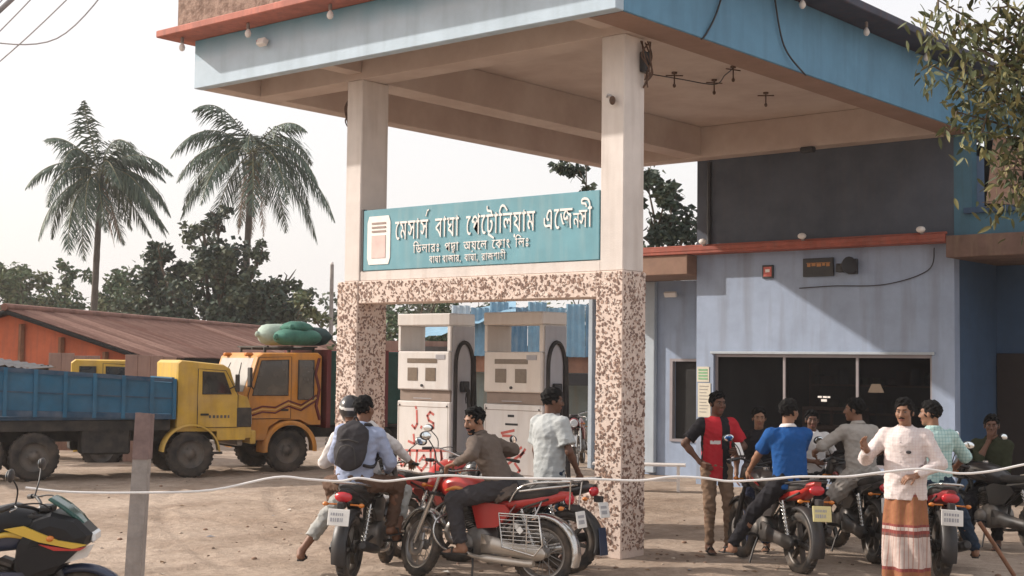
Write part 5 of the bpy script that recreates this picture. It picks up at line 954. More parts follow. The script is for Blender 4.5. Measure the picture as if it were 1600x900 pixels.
    for s in (-1, 1):
        m = MB(); m.tube([(XA + .02, s * .125, R_ + .02), (-.47, s * .135, .70)], .014, 6); n_ = 9
        m.tube([(V((XA + .02, s * .125, R_ + .05)).lerp(V((-.47, s * .135, .68)), k / (n_ * 8)) + V((0, cos(k * pi / 4) * .026, 0)) + V((sin(k * pi / 4) * .024, 0, sin(k * pi / 4) * .01))) for k in range(n_ * 8 + 1)], .0055, 4); B(m, 'shock_absorber', K['chrome'])
        B(MB().tube([(.025, s * .17, .31), (.025, s * .29, .315)], .017, 8), 'footpeg', K['black'])
    # engine
    m = MB(); m.lathe([(0, -.13), (.13, -.13), (.14, -.10), (.14, .10), (.13, .13), (0, .13)], (-.02, 0, .38), 'Y', 20); m.lathe([(0, -.15), (.075, -.15), (.09, -.12), (.09, .12), (.075, .15), (0, .15)], (.10, 0, .36), 'Y', 18); m.box(-.12, .16, -.11, .11, .26, .42, .03); e = B(m, 'engine', K['engine'] if not tailup else K['dkengine'])
    m = MB(); A0 = V((.09, 0, .46)); dr = V((.35, 0, 1)).normalized()
    for k in range(8): c = A0 + dr * (.018 + k * .021); m.obox(c, (.135, .15, .008), RY(.33), .002)
    m.cyl(A0, A0 + dr * .2, .052, n=14); m.obox(A0 + dr * .21, (.12, .13, .06), RY(.33), .02); B(m, 'cylinder', K['dkengine'], e)
    m = MB(); m.tube(bez([(.19, -.03, .56), (.30, -.06, .45), (.26, -.12, .26), (.0, -.16, .22), (-.3, -.17, .26)], 6), .018, 8); ex = B(m, 'exhaust_pipe', K['chrome'])
    m = MB(); pts = [(-.26, -.17, .255), (-.32, -.175, .265), (-.42, -.18, .285), (-.80, -.185, .36 if not tailup else .44), (-.84, -.185, .37 if not tailup else .455)]; m.tube(pts, [.02, .034, .045, .048, .03], 12); B(m, 'silencer', K['black'] if not spokes else K['chrome'], ex)
    m = MB(); m.loft([[(x, .14 + y, z) for y, z in ((-.012, zc - h), (.022, zc - h), (.03, zc), (.022, zc + h), (-.012, zc + h))] for x, zc, h in ((-.14, .37, .03), (-.08, .37, .085), (-.2, .36, .075), (-.45, .325, .06), (-.62, .31, .07), (-.70, .31, .05), (-.73, .31, .01))]); B(m, 'chain_cover', K['beige'] if spokes else K['frame'])
    if spokes: m = MB(); m.tube(bez([(.14, .13, .30), (.0, .16, .25), (-.2, .17, .235), (-.5, .17, .22), (-.62, .17, .22)], 5), [.02] * 8 + [.035] * 13, 10); B(m, 'lower_pipe', K['beige'])
    # tank, panels, seat, tail
    def oval(x, zc, hw, hh, n=14, pw=2.6, top=1.): return [(x, hw * (abs(cos(a)) ** (2 / pw)) * (1 if cos(a) >= 0 else -1), zc + hh * (abs(sin(a)) ** (2 / pw)) * (1 if sin(a) >= 0 else -1) * (top if sin(a) > 0 else 1)) for a in [2 * pi * k / n + .2 for k in range(n)]]
    m = MB(); m.loft([oval(*q) for q in ((.41, .86, .03, .03), (.39, .86, .09, .08), (.30, .86, .135, .11), (.16, .855, .15, .12), (.0, .83, .14, .11), (-.12, .80, .10, .085), (-.17, .785, .05, .05))]); tk = B(m, 'fuel_tank', P1)
    B(MB().cyl((.17, 0, .965), (.17, 0, .985), .035, n=14), 'filler_cap', K['chrome'], tk)
    for s in (-1, 1):
        B(MB().tube(bez([(.33, s * .128, .83), (.18, s * .155, .86), (.02, s * .15, .80)], 5), [.004, .012, .016, .018, .02, .02, .018, .014, .012, .008, .004], 6), 'tank_stripe', PT['orange'] if col == 'red' and spokes else P2, tk)
        f = MB(); f.prism([(-.02, .50), (.04, .70), (-.05, .74), (-.30, .73), (-.36, .66), (-.22, .52)], (0, s * .105, 0), (1, 0, 0), (0, 0, 1), (0, s * .03, 0)); B(f, 'side_panel', P1)
    m = MB(); hh = .05
    m.loft([oval(*q, pw=3) for q in ((-.08, .80, .07, .03), (-.12, .805, .10, .045), (-.25, .80, .125, .05), (-.42, .81, .13, .05), (-.58, .84, .125, .055), (-.72, .865, .11, .05), (-.80, .87, .07, .03))]); B(m, 'seat', K['seat'])
    m = MB(); m.loft([oval(*q, pw=3) for q in ((-.22, .72, .10, .05), (-.45, .755, .115, .055), (-.65, .79, .105, .06), (-.82, .83 if not tailup else .87, .07, .045), (-.90, .845 if not tailup else .905, .04, .025))]); tc = B(m, 'tail_cowl', P2 if tailup else P1)
    zt = .80 if not tailup else .84
    m = MB(); m.ell((-.89, 0, zt), (.035, .085, .05), 12, 8); B(m, 'tail_light', K['tail'], tc)
    m = MB(); m.tube(bez([(-.45, .145, .86), (-.70, .15, .90), (-.90, .10, .93), (-.93, 0, .935), (-.90, -.10, .93), (-.70, -.15, .90), (-.45, -.145, .86)], 5), .011, 6); B(m, 'grab_rail', K['chrome'] if not tailup else K['black'])
    # mudguards, plate, indicators
    m = MB(); a0, a1 = 1.9, 3.75; rg = R_ + .045
    m.loft([[(XA + q * cos(a), y, R_ + q * sin(a)) for y, q in ((-.075, rg - .03), (-.065, rg), (0, rg + .012), (.065, rg), (.075, rg - .03), (0, rg - .004))] for a in [1.2 + (3.45 - 1.2) * k / 14 for k in range(15)]], True, True); B(m, 'rear_mudguard', K['chrome'] if spokes and guard else K['black'])
    m = MB(); m.box(-1.0, -.985, -.09, .09, .50, .70, .004); m.T = Matrix.Translation((-.985, 0, .69)) @ Matrix.Rotation(.22, 4, 'Y') @ Matrix.Translation((.985, 0, -.69)); m = MB(); m.T = Matrix.Translation((-.985, 0, .70)) @ Matrix.Rotation(.2, 4, 'Y'); m.box(-.012, 0, -.10, .10, -.15, .0, .004); pl = B(m, 'number_plate', K[plate])
    m = MB(); m.T = Matrix.Translation((-.985, 0, .70)) @ Matrix.Rotation(.2, 4, 'Y'); r = random.Random(int(abs(loc[0] * 100)))
    for row, (z, h, n_) in enumerate(((-.06, .025, 6), (-.115, .035, 6))):
        y = .075
        for k in range(n_): w = r.uniform(.008, .02); m.box(-.0145, -.0125, y - w, y, z, z + h); y -= w + .008
    B(m, 'plate_print', K['plateprint'], pl)
    m = MB(); m.box(-.985, -.90, -.03, .03, .70, .76, .008); B(m, 'plate_holder', K['black'])
    for s in (-1, 1):
        m = MB(); m.tube([(-.86, s * .06, .73), (-.87, s * .15, .73)], .009, 5); m.ell((-.88, s * .17, .73), (.028, .03, .02), 8, 6); B(m, 'indicator', K['amber'])
    if mudflap: m = MB(); m.prism([(-.07, 0), (.07, 0), (.08, -.26), (-.08, -.26)], (-.995, 0, .46), (0, 1, 0), (.12, 0, 1), (.008, 0, 0)); B(m, 'mud_flap', PT[mudflap])
    # front end, turned by the steering angle
    top = V((.36, 0, .98))
    for s in (-1, 1):
        m = F(); m.tube([(.345, s * .095, 1.0), (.50, s * .095, .62), (XF, s * .085, R_)], [.021, .021, .021], 8); m.tube([(.475, s * .095, .68), (XF - .012, s * .087, .34)], [.029, .027], 8); B(m, 'fork_leg', K['chrome'] if spokes else K['black'])
    for bb in ((.30, .44, -.12, .12, .955, .985, .008), (.36, .48, -.12, .12, .76, .79, .008)): m = F(); m.box(*bb); B(m, 'fork_yoke', K['black'])
    m = F(); hb = bez([(.20, .37, 1.045), (.26, .26, 1.06), (.33, .12, 1.03), (.35, 0, 1.0), (.33, -.12, 1.03), (.26, -.26, 1.06), (.20, -.37, 1.045)], 6); m.tube(hb, .0115, 7); h = B(m, 'handlebar', K['chrome'] if spokes else K['black'])
    for s in (-1, 1):
        m = F(); m.tube([(.185, s * .40, 1.04), (.235, s * .30, 1.055)], .0175, 10); B(m, 'grip', K['black'], h)
        m = F(); m.tube(bez([(.26, s * .27, 1.06), (.29, s * .32, 1.05), (.27, s * .40, 1.04)], 4), .006, 5); B(m, 'lever', K['chrome'], h)
        m = F(); m.tube(bez([(.26, s * .24, 1.06), (.28, s * .27, 1.16), (.27, s * .36, 1.24)], 4), .006, 5); m.T = ST @ Matrix.Translation((.27, s * .40, 1.265)) @ Matrix.Rotation(-.15 * s, 4, 'X'); m.ell((0, 0, 0), (.018, .065, .042), 14, 8); mi = B(m, 'mirror', K['black'], h)
        m = F(); m.T = ST @ Matrix.Translation((.252, s * .40, 1.265)) @ Matrix.Rotation(-.15 * s, 4, 'X'); m.ell((0, 0, 0), (.004, .056, .035), 14, 6); B(m, 'mirror_glass', K['mirror'], mi)
        m = F(); m.tube([(.46, s * .10, .84), (.46, s * .17, .84)], .008, 5); m.ell((.47, s * .19, .84), (.028, .03, .02), 8, 6); B(m, 'indicator', K['amber'])
    m = F(); rg = R_ + .035; m.loft([[(XF + q * cos(a), y, R_ + q * sin(a)) for y, q in ((-.065, rg - .035), (-.055, rg), (0, rg + .01), (.055, rg), (.065, rg - .035), (0, rg - .004))] for a in [.35 + (2.5 - .35) * k / 14 for k in range(15)]], True, True); B(m, 'front_mudguard', P1 if not spokes else K['chrome'])
    if fairing == 'round':
        m = F(); m.lathe([(.0, .36), (.06, .37), (.085, .42), (.09, .47), (.088, .485)], (.12, 0, .0), 'X', 20) if False else m.tube([(.40, 0, .90), (.44, 0, .89), (.50, 0, .88), (.56, 0, .87), (.575, 0, .868)], [.03, .075, .09, .092, .088], 18); hd = B(m, 'headlamp', P1)
        m = F(); m.tube([(.572, 0, .868), (.59, 0, .866)], [.085, .06], 18); B(m, 'lens', K['lens'], hd)
    elif fairing == 'bikini':
        m = F(); m.loft([[(x, y * w, z0 + z * h) for y, z in ((-1, -.2), (-.8, -.8), (0, -1), (.8, -.8), (1, -.2), (.85, .6), (.4, 1), (-.4, 1), (-.85, .6))] for x, z0, w, h in ((.36, .95, .10, .10), (.44, .93, .13, .13), (.53, .89, .115, .13), (.60, .85, .08, .09), (.63, .83, .04, .05))]); hd = B(m, 'headlamp_cowl', P1)
        m = F(); m.loft([[(x, y * w, z0 + z * h) for y, z in ((-1, 0), (-.6, -.9), (.6, -.9), (1, 0), (.7, .8), (-.7, .8))] for x, z0, w, h in ((.595, .85, .085, .075), (.625, .84, .07, .06), (.638, .835, .03, .03))]); B(m, 'lens', K['lens'], hd)
        m = F(); m.loft([[(.50, -.10, .98), (.50, .10, .98), (.495, .10, .99), (.495, -.10, .99)], [(.42, -.075, 1.10), (.42, .075, 1.10), (.415, .075, 1.105), (.415, -.075, 1.105)]]); B(m, 'visor', K['black'], hd)
    elif fairing == 'sport':
        prof = [(.22, .62), (.30, .52), (.50, .60), (.60, .72), (.70, .80), (.72, .86), (.62, .96), (.46, 1.0), (.34, .96), (.24, .80)]
        cx, cz = .47, .80; m = MB(); m.loft([[(cx + (px - cx) * k, y, cz + (pz - cz) * k) for px, pz in prof] for y, k in ((-.18, .6), (-.165, .9), (-.10, 1.0), (.10, 1.0), (.165, .9), (.18, .6))], True, False); hd = B(m, 'fairing', K['gloss'])
        m = MB(); m.loft([[(x, y * w, z) for y in (-1, -.5, 0, .5, 1)] + [(x - .012, y * w, z - .012) for y in (1, .5, 0, -.5, -1)] for x, w, z in ((.69, .06, .885), (.62, .11, .965), (.54, .125, 1.03), (.47, .12, 1.075), (.44, .10, 1.09))], True, True); B(m, 'windscreen', glass_mat('smoked_green_screen', (.012, .075, .06), .12, .12), hd)
        for s in (-1, 1):
            f = MB(); f.prism([(.24, .70), (.32, .60), (.56, .68), (.68, .80), (.50, .80), (.34, .78)], (0, s * .17, 0), (1, 0, 0), (0, 0, 1), (0, s * .02, 0)); B(f, 'side_fairing', K['gloss'], hd)
            f = MB(); f.prism([(.18, .90), (.30, .92), (.52, .83), (.70, .80), (.62, .775), (.40, .82), (.26, .87)], (0, s * .175, 0), (1, 0, 0), (0, 0, 1), (0, s * .026, 0)); B(f, 'fairing_stripe', PT['yellow'], hd)
            f = MB(); f.prism([(.40, .805), (.60, .775), (.70, .79), (.66, .765), (.5, .765)], (0, s * .178, 0), (1, 0, 0), (0, 0, 1), (0, s * .03, 0)); B(f, 'fairing_stripe', PT['red'], hd)
        m = MB(); m.box(.70, .735, -.10, .10, .80, .87, .015); B(m, 'lens', K['lens'], hd)
        m = MB(); m.loft([oval(*q) for q in ((.36, .90, .12, .10), (.2, .93, .17, .12), (.02, .90, .17, .11), (-.1, .86, .1, .07))]); B(m, 'tank_cover', K['gloss'], tk)
        f = MB(); f.prism([(.56, .68), (.70, .72), (.74, .80), (.66, .775)], (0, -.172, 0), (1, 0, 0), (0, 0, 1), (0, .03, 0)); B(f, 'fairing_stripe', PT['white'], hd)
        f = MB(); f.prism([(-.1, .35), (.32, .30), (.42, .42), (.30, .62), (.05, .62), (-.05, .5)], (0, -.17, 0), (1, 0, 0), (0, 0, 1), (0, .025, 0)); B(f, 'belly_fairing', PT['blue'])
        f = MB(); f.prism([(-.1, .30), (.34, .26), (.42, .36), (.1, .42)], (0, -.185, 0), (1, 0, 0), (0, 0, 1), (0, .015, 0)); B(f, 'belly_stripe', PT['yellow'])
    m = F(); m.box(.36, .45, -.075, .075, .99, 1.035, .012); B(m, 'instrument', K['black'])
    m = F(); 
    for s, a in ((1, .03), (-1, .05)): m.tube(bez([(.27, s * .22, 1.06), (.42, s * .14, 1.10 - a), (.48, s * .06, .9), (.40, 0, .72)], 5), .0055, 5)
    B(m, 'control_cable', K['black'])
    if guard:
        g = MB(); y = .25; fr_ = [(-.30, .66), (-.34, .36), (-.66, .30), (-.74, .40), (-.70, .66)]
        g.tube([(a, y, b) for a, b in fr_], .010, 6, closed=True)
        for k in range(9): z = .36 + k * .035; g.tube([(-.335 + (z - .36) * .1, y, z), (-.715, y, z)], .005, 4)
        for x in (-.45, -.58): g.tube([(x, y, .33), (x, y, .66)], .007, 5)
        g.tube([(-.40, y, .66), (-.40, .1, .74)], .008, 5); g.tube([(-.66, y, .66), (-.66, .1, .78)], .008, 5); B(g, 'saree_guard', K['chrome'])
        B(MB().obox((-.52, .262, .52), (.05, .006, .05), RY(.78)), 'guard_badge', K['plate'])
    if carrier:
        g = MB()
        for s in (-1, 1): g.tube(bez([(-.35, s * .14, .76), (-.5, s * .145, .92), (-.95, s * .13, .97)], 4), .010, 6)
        for x in (-.62, -.74, -.86, -.95): g.tube([(x, -.135, .965), (x, .135, .965)], .008, 5)
        g.tube([(-.95, .13, .97), (-.93, .1, .72)], .008, 5); g.tube([(-.95, -.13, .97), (-.93, -.1, .72)], .008, 5); B(g, 'carrier', K['chrome'])
    if crash:
        g = MB(); g.tube(bez([(.30, .05, .62), (.36, .22, .56), (.36, .26, .42), (.28, .2, .30), (.2, .05, .27), (.28, -.2, .30), (.36, -.26, .42), (.36, -.22, .56), (.30, -.05, .62)], 5), .012, 6); B(g, 'crash_guard', K['chrome'])
    return t
def FI(d): return radians(d + 40.03)
def place(rear, phi, wb=.635):
    a = FI(phi); return (rear[0] + cos(a) * wb, rear[1] + sin(a) * wb, -.03), a
B1 = place((-7.93, 9.92), 154); B2 = place((-9.41, 8.90), 79); B3 = place((-10.23, 10.42), 60); B4 = place((-8.28, 10.75), 150); B7 = place((-6.58, 12.26), 107); B8 = place((-6.40, 13.52), 97); B9 = place((-5.45, 12.97), 84); B10 = place((-5.3, 15.3), 120)
motorcycle('red motorcycle with wire wheels and a chrome saree guard, ridden by the man in brown', *B1, 'red', spokes=True, guard=True, fairing='round', carrier=True, crash=True, steer=-.5, lean=.03)
motorcycle('black motorcycle seen from behind carrying the passenger with the backpack', *B2, 'black', 'dred', lean=.03)
motorcycle('parked red motorcycle with a dusty spoked rear wheel left of the saree guard motorcycle', *B3, 'red', spokes=True, fairing='round', lean=.10)
motorcycle('dark motorcycle standing behind the saree guard motorcycle, with a blue mud flap', *B4, 'black', 'blue', lean=.06, mudflap='blue')
motorcycle('small distant motorcycle facing the yard between the pump and the bare mosaic column', (-16.9, 22.3, -.03), FI(262), 'dred', fairing='round', lean=.08, spokes=True)
motorcycle('black and red motorcycle with a pale yellow plate under the rider in the blue polo', *B7, 'black', 'red', plate='plateyel', tailup=True, lean=.05)
motorcycle('dark motorcycle with a white plate under the rider in the grey shirt', *B8, 'black', 'dred', lean=.05, steer=.35)
motorcycle('motorcycle with a broad red tail lamp partly hidden by the man in the lungi', *B9, 'dred', lean=.05)
motorcycle('black motorcycle at the right edge under the man in the olive shirt', *B10, 'black', lean=.06)
motorcycle('sport motorcycle with green windscreen and yellow stripes cut by the left bottom corner', (-8.51, 4.78, .0), FI(5), 'blue', 'yellow', fairing='sport', tailup=True, lean=.02)

# ---------------------------------------------------------------- people: one smooth surface per body, grown from blended shapes
def npv(a): return np.array([a[0], a[1], a[2]], dtype=np.float32)
def CN(a, b, ra, rb, flat=None, clips=(), k=None): return dict(t='c', a=npv(a), b=npv(b), ra=ra, rb=rb, flat=flat, clips=clips, k=k)
def EL(c, r, R=None, clips=(), k=None, op='add'): return dict(t='e', c=npv(c), r=npv(r), R=None if R is None else np.array(R, dtype=np.float32), clips=clips, k=k, op=op)
def poly(prims, vox, k=.02, noise=None, cuts=()):
    lo = np.full(3, 1e9); hi = -lo
    for p in prims:
        if p.get('op') == 'sub': continue
        if p['t'] == 'c':
            for q, r in ((p['a'], p['ra']), (p['b'], p['rb'])): lo = np.minimum(lo, q - r); hi = np.maximum(hi, q + r)
        else: r = p['r'].max(); lo = np.minimum(lo, p['c'] - r); hi = np.maximum(hi, p['c'] + r)
    lo = lo - 4 * vox - .01; n = np.ceil((hi + 4 * vox + .01 - lo) / vox).astype(int) + 1
    D = np.full(n, .5, dtype=np.float32); ax = [lo[i] + np.arange(n[i]) * vox for i in range(3)]
    for p in prims:
        if p['t'] == 'c': l = np.minimum(p['a'] - p['ra'], p['b'] - p['rb']); h = np.maximum(p['a'] + p['ra'], p['b'] + p['rb'])
        else: l = p['c'] - p['r'].max(); h = p['c'] + p['r'].max()
        kk = p['k'] or k; mg = kk + 3 * vox
        i0 = np.maximum(0, np.floor((l - mg - lo) / vox).astype(int)); i1 = np.minimum(n, np.ceil((h + mg - lo) / vox).astype(int) + 1)
        if (i1 <= i0).any(): continue
        X, Y, Z = np.meshgrid(*[ax[i][i0[i]:i1[i]].astype(np.float32) for i in range(3)], indexing='ij')
        if p['t'] == 'c':
            q = np.stack([X - p['a'][0], Y - p['a'][1], Z - p['a'][2]], -1); ba = p['b'] - p['a']; t = np.clip(q @ ba / max(1e-9, float(ba @ ba)), 0, 1); q = q - t[..., None] * ba
            if p['flat']:
                fn = npv(p['flat'][0]); c_ = q @ fn; q = q + (c_ * (1 / p['flat'][1] - 1))[..., None] * fn
            d = np.sqrt((q * q).sum(-1)) - (p['ra'] + (p['rb'] - p['ra']) * t)
            if p['flat']: d = d * (.5 + .5 * p['flat'][1])
        else:
            q = np.stack([X - p['c'][0], Y - p['c'][1], Z - p['c'][2]], -1)
            if p['R'] is not None: q = q @ p['R']
            k0 = np.sqrt(((q / p['r']) ** 2).sum(-1)); k1 = np.sqrt(((q / p['r'] ** 2) ** 2).sum(-1)); d = k0 * (k0 - 1) / np.maximum(k1, 1e-6)
        for (pt, nn) in p['clips']: d = np.maximum(d, (X - pt[0]) * nn[0] + (Y - pt[1]) * nn[1] + (Z - pt[2]) * nn[2])
        s = D[i0[0]:i1[0], i0[1]:i1[1], i0[2]:i1[2]]
        if p.get('op') == 'sub': hq = np.clip(.5 - .5 * (s + d) / kk, 0, 1); s[...] = s + (-d - s) * hq + kk * hq * (1 - hq)
        else: hq = np.clip(.5 + .5 * (s - d) / kk, 0, 1); s[...] = s + (d - s) * hq - kk * hq * (1 - hq)
    if noise or cuts:
        X, Y, Z = np.meshgrid(*[a.astype(np.float32) for a in ax], indexing='ij')
        if noise: D = D + noise(X, Y, Z)
        for (pt, nn) in cuts: D = np.maximum(D, (X - pt[0]) * nn[0] + (Y - pt[1]) * nn[1] + (Z - pt[2]) * nn[2])
    S_ = D < 0; c = np.zeros(np.array(n) - 1, dtype=np.uint8)
    for i in (0, 1):
        for j in (0, 1):
            for l in (0, 1): c += S_[i:n[0] - 1 + i, j:n[1] - 1 + j, l:n[2] - 1 + l]
    act = (c > 0) & (c < 8); I = np.argwhere(act); idm = np.full(act.shape, -1, dtype=np.int64); idm[act] = np.arange(len(I))
    co = [(i, j, l) for i in (0, 1) for j in (0, 1) for l in (0, 1)]; val = {o: D[I[:, 0] + o[0], I[:, 1] + o[1], I[:, 2] + o[2]] for o in co}
    acc = np.zeros((len(I), 3)); cnt = np.zeros(len(I))
    for o in co:
        for a in range(3):
            if o[a]: continue
            o2 = list(o); o2[a] = 1; o2 = tuple(o2); va, vb = val[o], val[o2]; m = (va < 0) != (vb < 0); t = np.where(m, va / np.where(m, va - vb, 1), 0)
            pnt = np.tile(np.array(o, dtype=float), (len(I), 1)); pnt[:, a] += t; acc[m] += pnt[m]; cnt[m] += 1
    vs = lo + (I + acc / cnt[:, None]) * vox; F = []
    for a in range(3):
        b, e = (a + 1) % 3, (a + 2) % 3; sl0 = [slice(1, -1)] * 3; s0 = [slice(None)] * 3; s1 = [slice(None)] * 3; s0[a] = slice(0, -1); s1[a] = slice(1, None); A_ = S_[tuple(s0)]; B_ = S_[tuple(s1)]
        E_ = np.argwhere(A_ != B_); E_ = E_[(E_[:, b] > 0) & (E_[:, e] > 0) & (E_[:, b] < n[b] - 1) & (E_[:, e] < n[e] - 1)]
        ins = A_[E_[:, 0], E_[:, 1], E_[:, 2]]
        def q(db, de): z = E_.copy(); z[:, b] -= db; z[:, e] -= de; return idm[z[:, 0], z[:, 1], z[:, 2]]
        f = np.stack([q(1, 1), q(0, 1), q(0, 0), q(1, 0)], -1); f[~ins] = f[~ins][:, ::-1]; F.append(f)
    return vs, np.concatenate(F)
def join(parts): 
    vs = []; fs = []; ms = []; o = 0
    for (v, f), m in parts: vs.append(v); fs.append(f + o); ms.append(np.full(len(f), m) if np.isscalar(m) else m); o += len(v)
    return np.concatenate(vs), np.concatenate(fs), np.concatenate(ms)
def npmesh(name, v, f, m, mats, parent):
    me = bpy.data.meshes.new(name); me.vertices.add(len(v)); me.vertices.foreach_set('co', v.astype(np.float32).ravel()); me.loops.add(f.size); me.loops.foreach_set('vertex_index', f.astype(np.int32).ravel())
    me.polygons.add(len(f)); me.polygons.foreach_set('loop_start', np.arange(0, f.size, 4, dtype=np.int32)); me.polygons.foreach_set('loop_total', np.full(len(f), 4, dtype=np.int32))
    for q in mats: me.materials.append(q)
    me.polygons.foreach_set('material_index', np.asarray(m, dtype=np.int32)); me.polygons.foreach_set('use_smooth', np.ones(len(f), dtype=bool)); me.update(calc_edges=True); me.validate()
    o = bpy.data.objects.new(name, me); COL.objects.link(o); o.parent = parent; return o
def ik(a, b, l1, l2, hint):
    a, b = V(a), V(b); d = b - a; L_ = d.length
    if L_ > (l1 + l2) * .995: d = d / L_ * (l1 + l2) * .995; b = a + d; L_ = d.length
    u = d / L_; x = (l1 * l1 - l2 * l2 + L_ * L_) / (2 * L_); h = sqrt(max(0, l1 * l1 - x * x)); w = V(hint) - u * V(hint).dot(u); w.normalize(); return a + u * x + w * h, b
def hand(w, d, pn, side, curl, spread=.0):
    """palm, five fingers: wrist w, finger direction d, palm normal pn; the thumb leaves the palm's inner side"""
    d = V(d).normalized(); pn = V(pn); pn = (pn - d * pn.dot(d)).normalized(); s = d.cross(pn) * side; ps = []; w = V(w)
    for q, off in ((.027, 0), (.009, .003), (-.009, .002), (-.027, -.004)): ps.append(CN(w + s * q * .5, w + s * q + d * (.080 + off), .015, .0125, k=.012))
    for q, off, L_ in ((.029, 0, .072), (.0098, .003, .082), (-.0098, .002, .076), (-.029, -.004, .060)):
        p = w + s * q + d * (.080 + off); dd = (d + s * q * spread * 20).normalized()
        for j, (fr_, r0, r1) in enumerate(((.45, .0092, .0086), (.32, .0086, .0078), (.23, .0078, .0066))):
            dd = (dd * cos(curl) + pn * sin(curl)).normalized(); e = p + dd * L_ * fr_; ps.append(CN(p, e, r0, r1, k=.004)); p = e
    p = w + s * .020 + d * .022; dd = (s * .75 + d * .55 + pn * .35).normalized()
    for fr_, r0, r1 in ((.035, .014, .011), (.030, .0105, .0095), (.024, .0095, .0075)): e = p + dd * fr_; ps.append(CN(p, e, r0, r1, k=.006)); p = e; dd = (dd * .85 + d * .3 + pn * .3 * curl).normalized()
    return ps
def skin_mat(name, c): return mat('skin_' + name, c, .55, var=.10, scale=9, spec=.35)
SK = [skin_mat('brown', (.19, .092, .055)), skin_mat('tan', (.25, .130, .080)), skin_mat('dark', (.125, .060, .038))]
LIP = mat('lips', (.20, .075, .06), .5); EYEW = mat('eye_white', (.17, .145, .13), .5); EYED = mat('iris', (.02, .012, .01), .25); HAIR = mat('black_hair', (.008, .0075, .0075), .85, var=.4, scale=60, bump=.3, bscale=90, spec=.15)
def fabric(name, c, var=.10, sc=6, bump=.25, **kw): return mat('fabric_' + name, c, .9, var=var, scale=sc, bump=bump * 2.2, bscale=17, spec=.15, **kw)
def check(name, c, c2, s=28., w=.12, bands=None):
    m = fabric(name, c); N = m.node_tree.nodes; L = m.node_tree.links; bs = N['Principled BSDF']; src = bs.inputs['Base Color'].links[0].from_socket; tc = N.new('ShaderNodeTexCoord'); sp = N.new('ShaderNodeSeparateXYZ'); L.new(tc.outputs['Object'], sp.inputs[0])
    for a in (1, 2):
        mu = N.new('ShaderNodeMath'); mu.operation = 'MULTIPLY'; mu.inputs[1].default_value = s; L.new(sp.outputs[a], mu.inputs[0]); fr_ = N.new('ShaderNodeMath'); fr_.operation = 'FRACT'; L.new(mu.outputs[0], fr_.inputs[0]); lt = N.new('ShaderNodeMath'); lt.operation = 'LESS_THAN'; lt.inputs[1].default_value = w; L.new(fr_.outputs[0], lt.inputs[0]); ml = N.new('ShaderNodeMath'); ml.operation = 'MULTIPLY'; ml.inputs[1].default_value = .65; L.new(lt.outputs[0], ml.inputs[0])
        mx = N.new('ShaderNodeMix'); mx.data_type = 'RGBA'; L.new(ml.outputs[0], mx.inputs[0]); L.new(src, mx.inputs[6]); mx.inputs[7].default_value = (*c2, 1); src = mx.outputs[2]
    L.new(src, bs.inputs['Base Color']); return m
def wrinkle(amp, seed, f=1.):
    r = random.Random(seed); W_ = [(r.uniform(-38, 38) * f, r.uniform(-38, 38) * f, r.uniform(-52, 52) * f, r.uniform(0, 6)) for _ in range(6)]
    def fn(X, Y, Z):
        o = 0
        for a, b, c, ph in W_: o = o - ((1 - np.abs(np.sin(a * X + b * Y + c * Z + ph + 1.8 * np.sin(9 * X + 11 * Z + 7 * Y + ph)))) ** 2 - .3) * 1.6
        return (amp / 2.2) * o.astype(np.float32)
    return fn
LEAN0 = V((0, 0, 1))
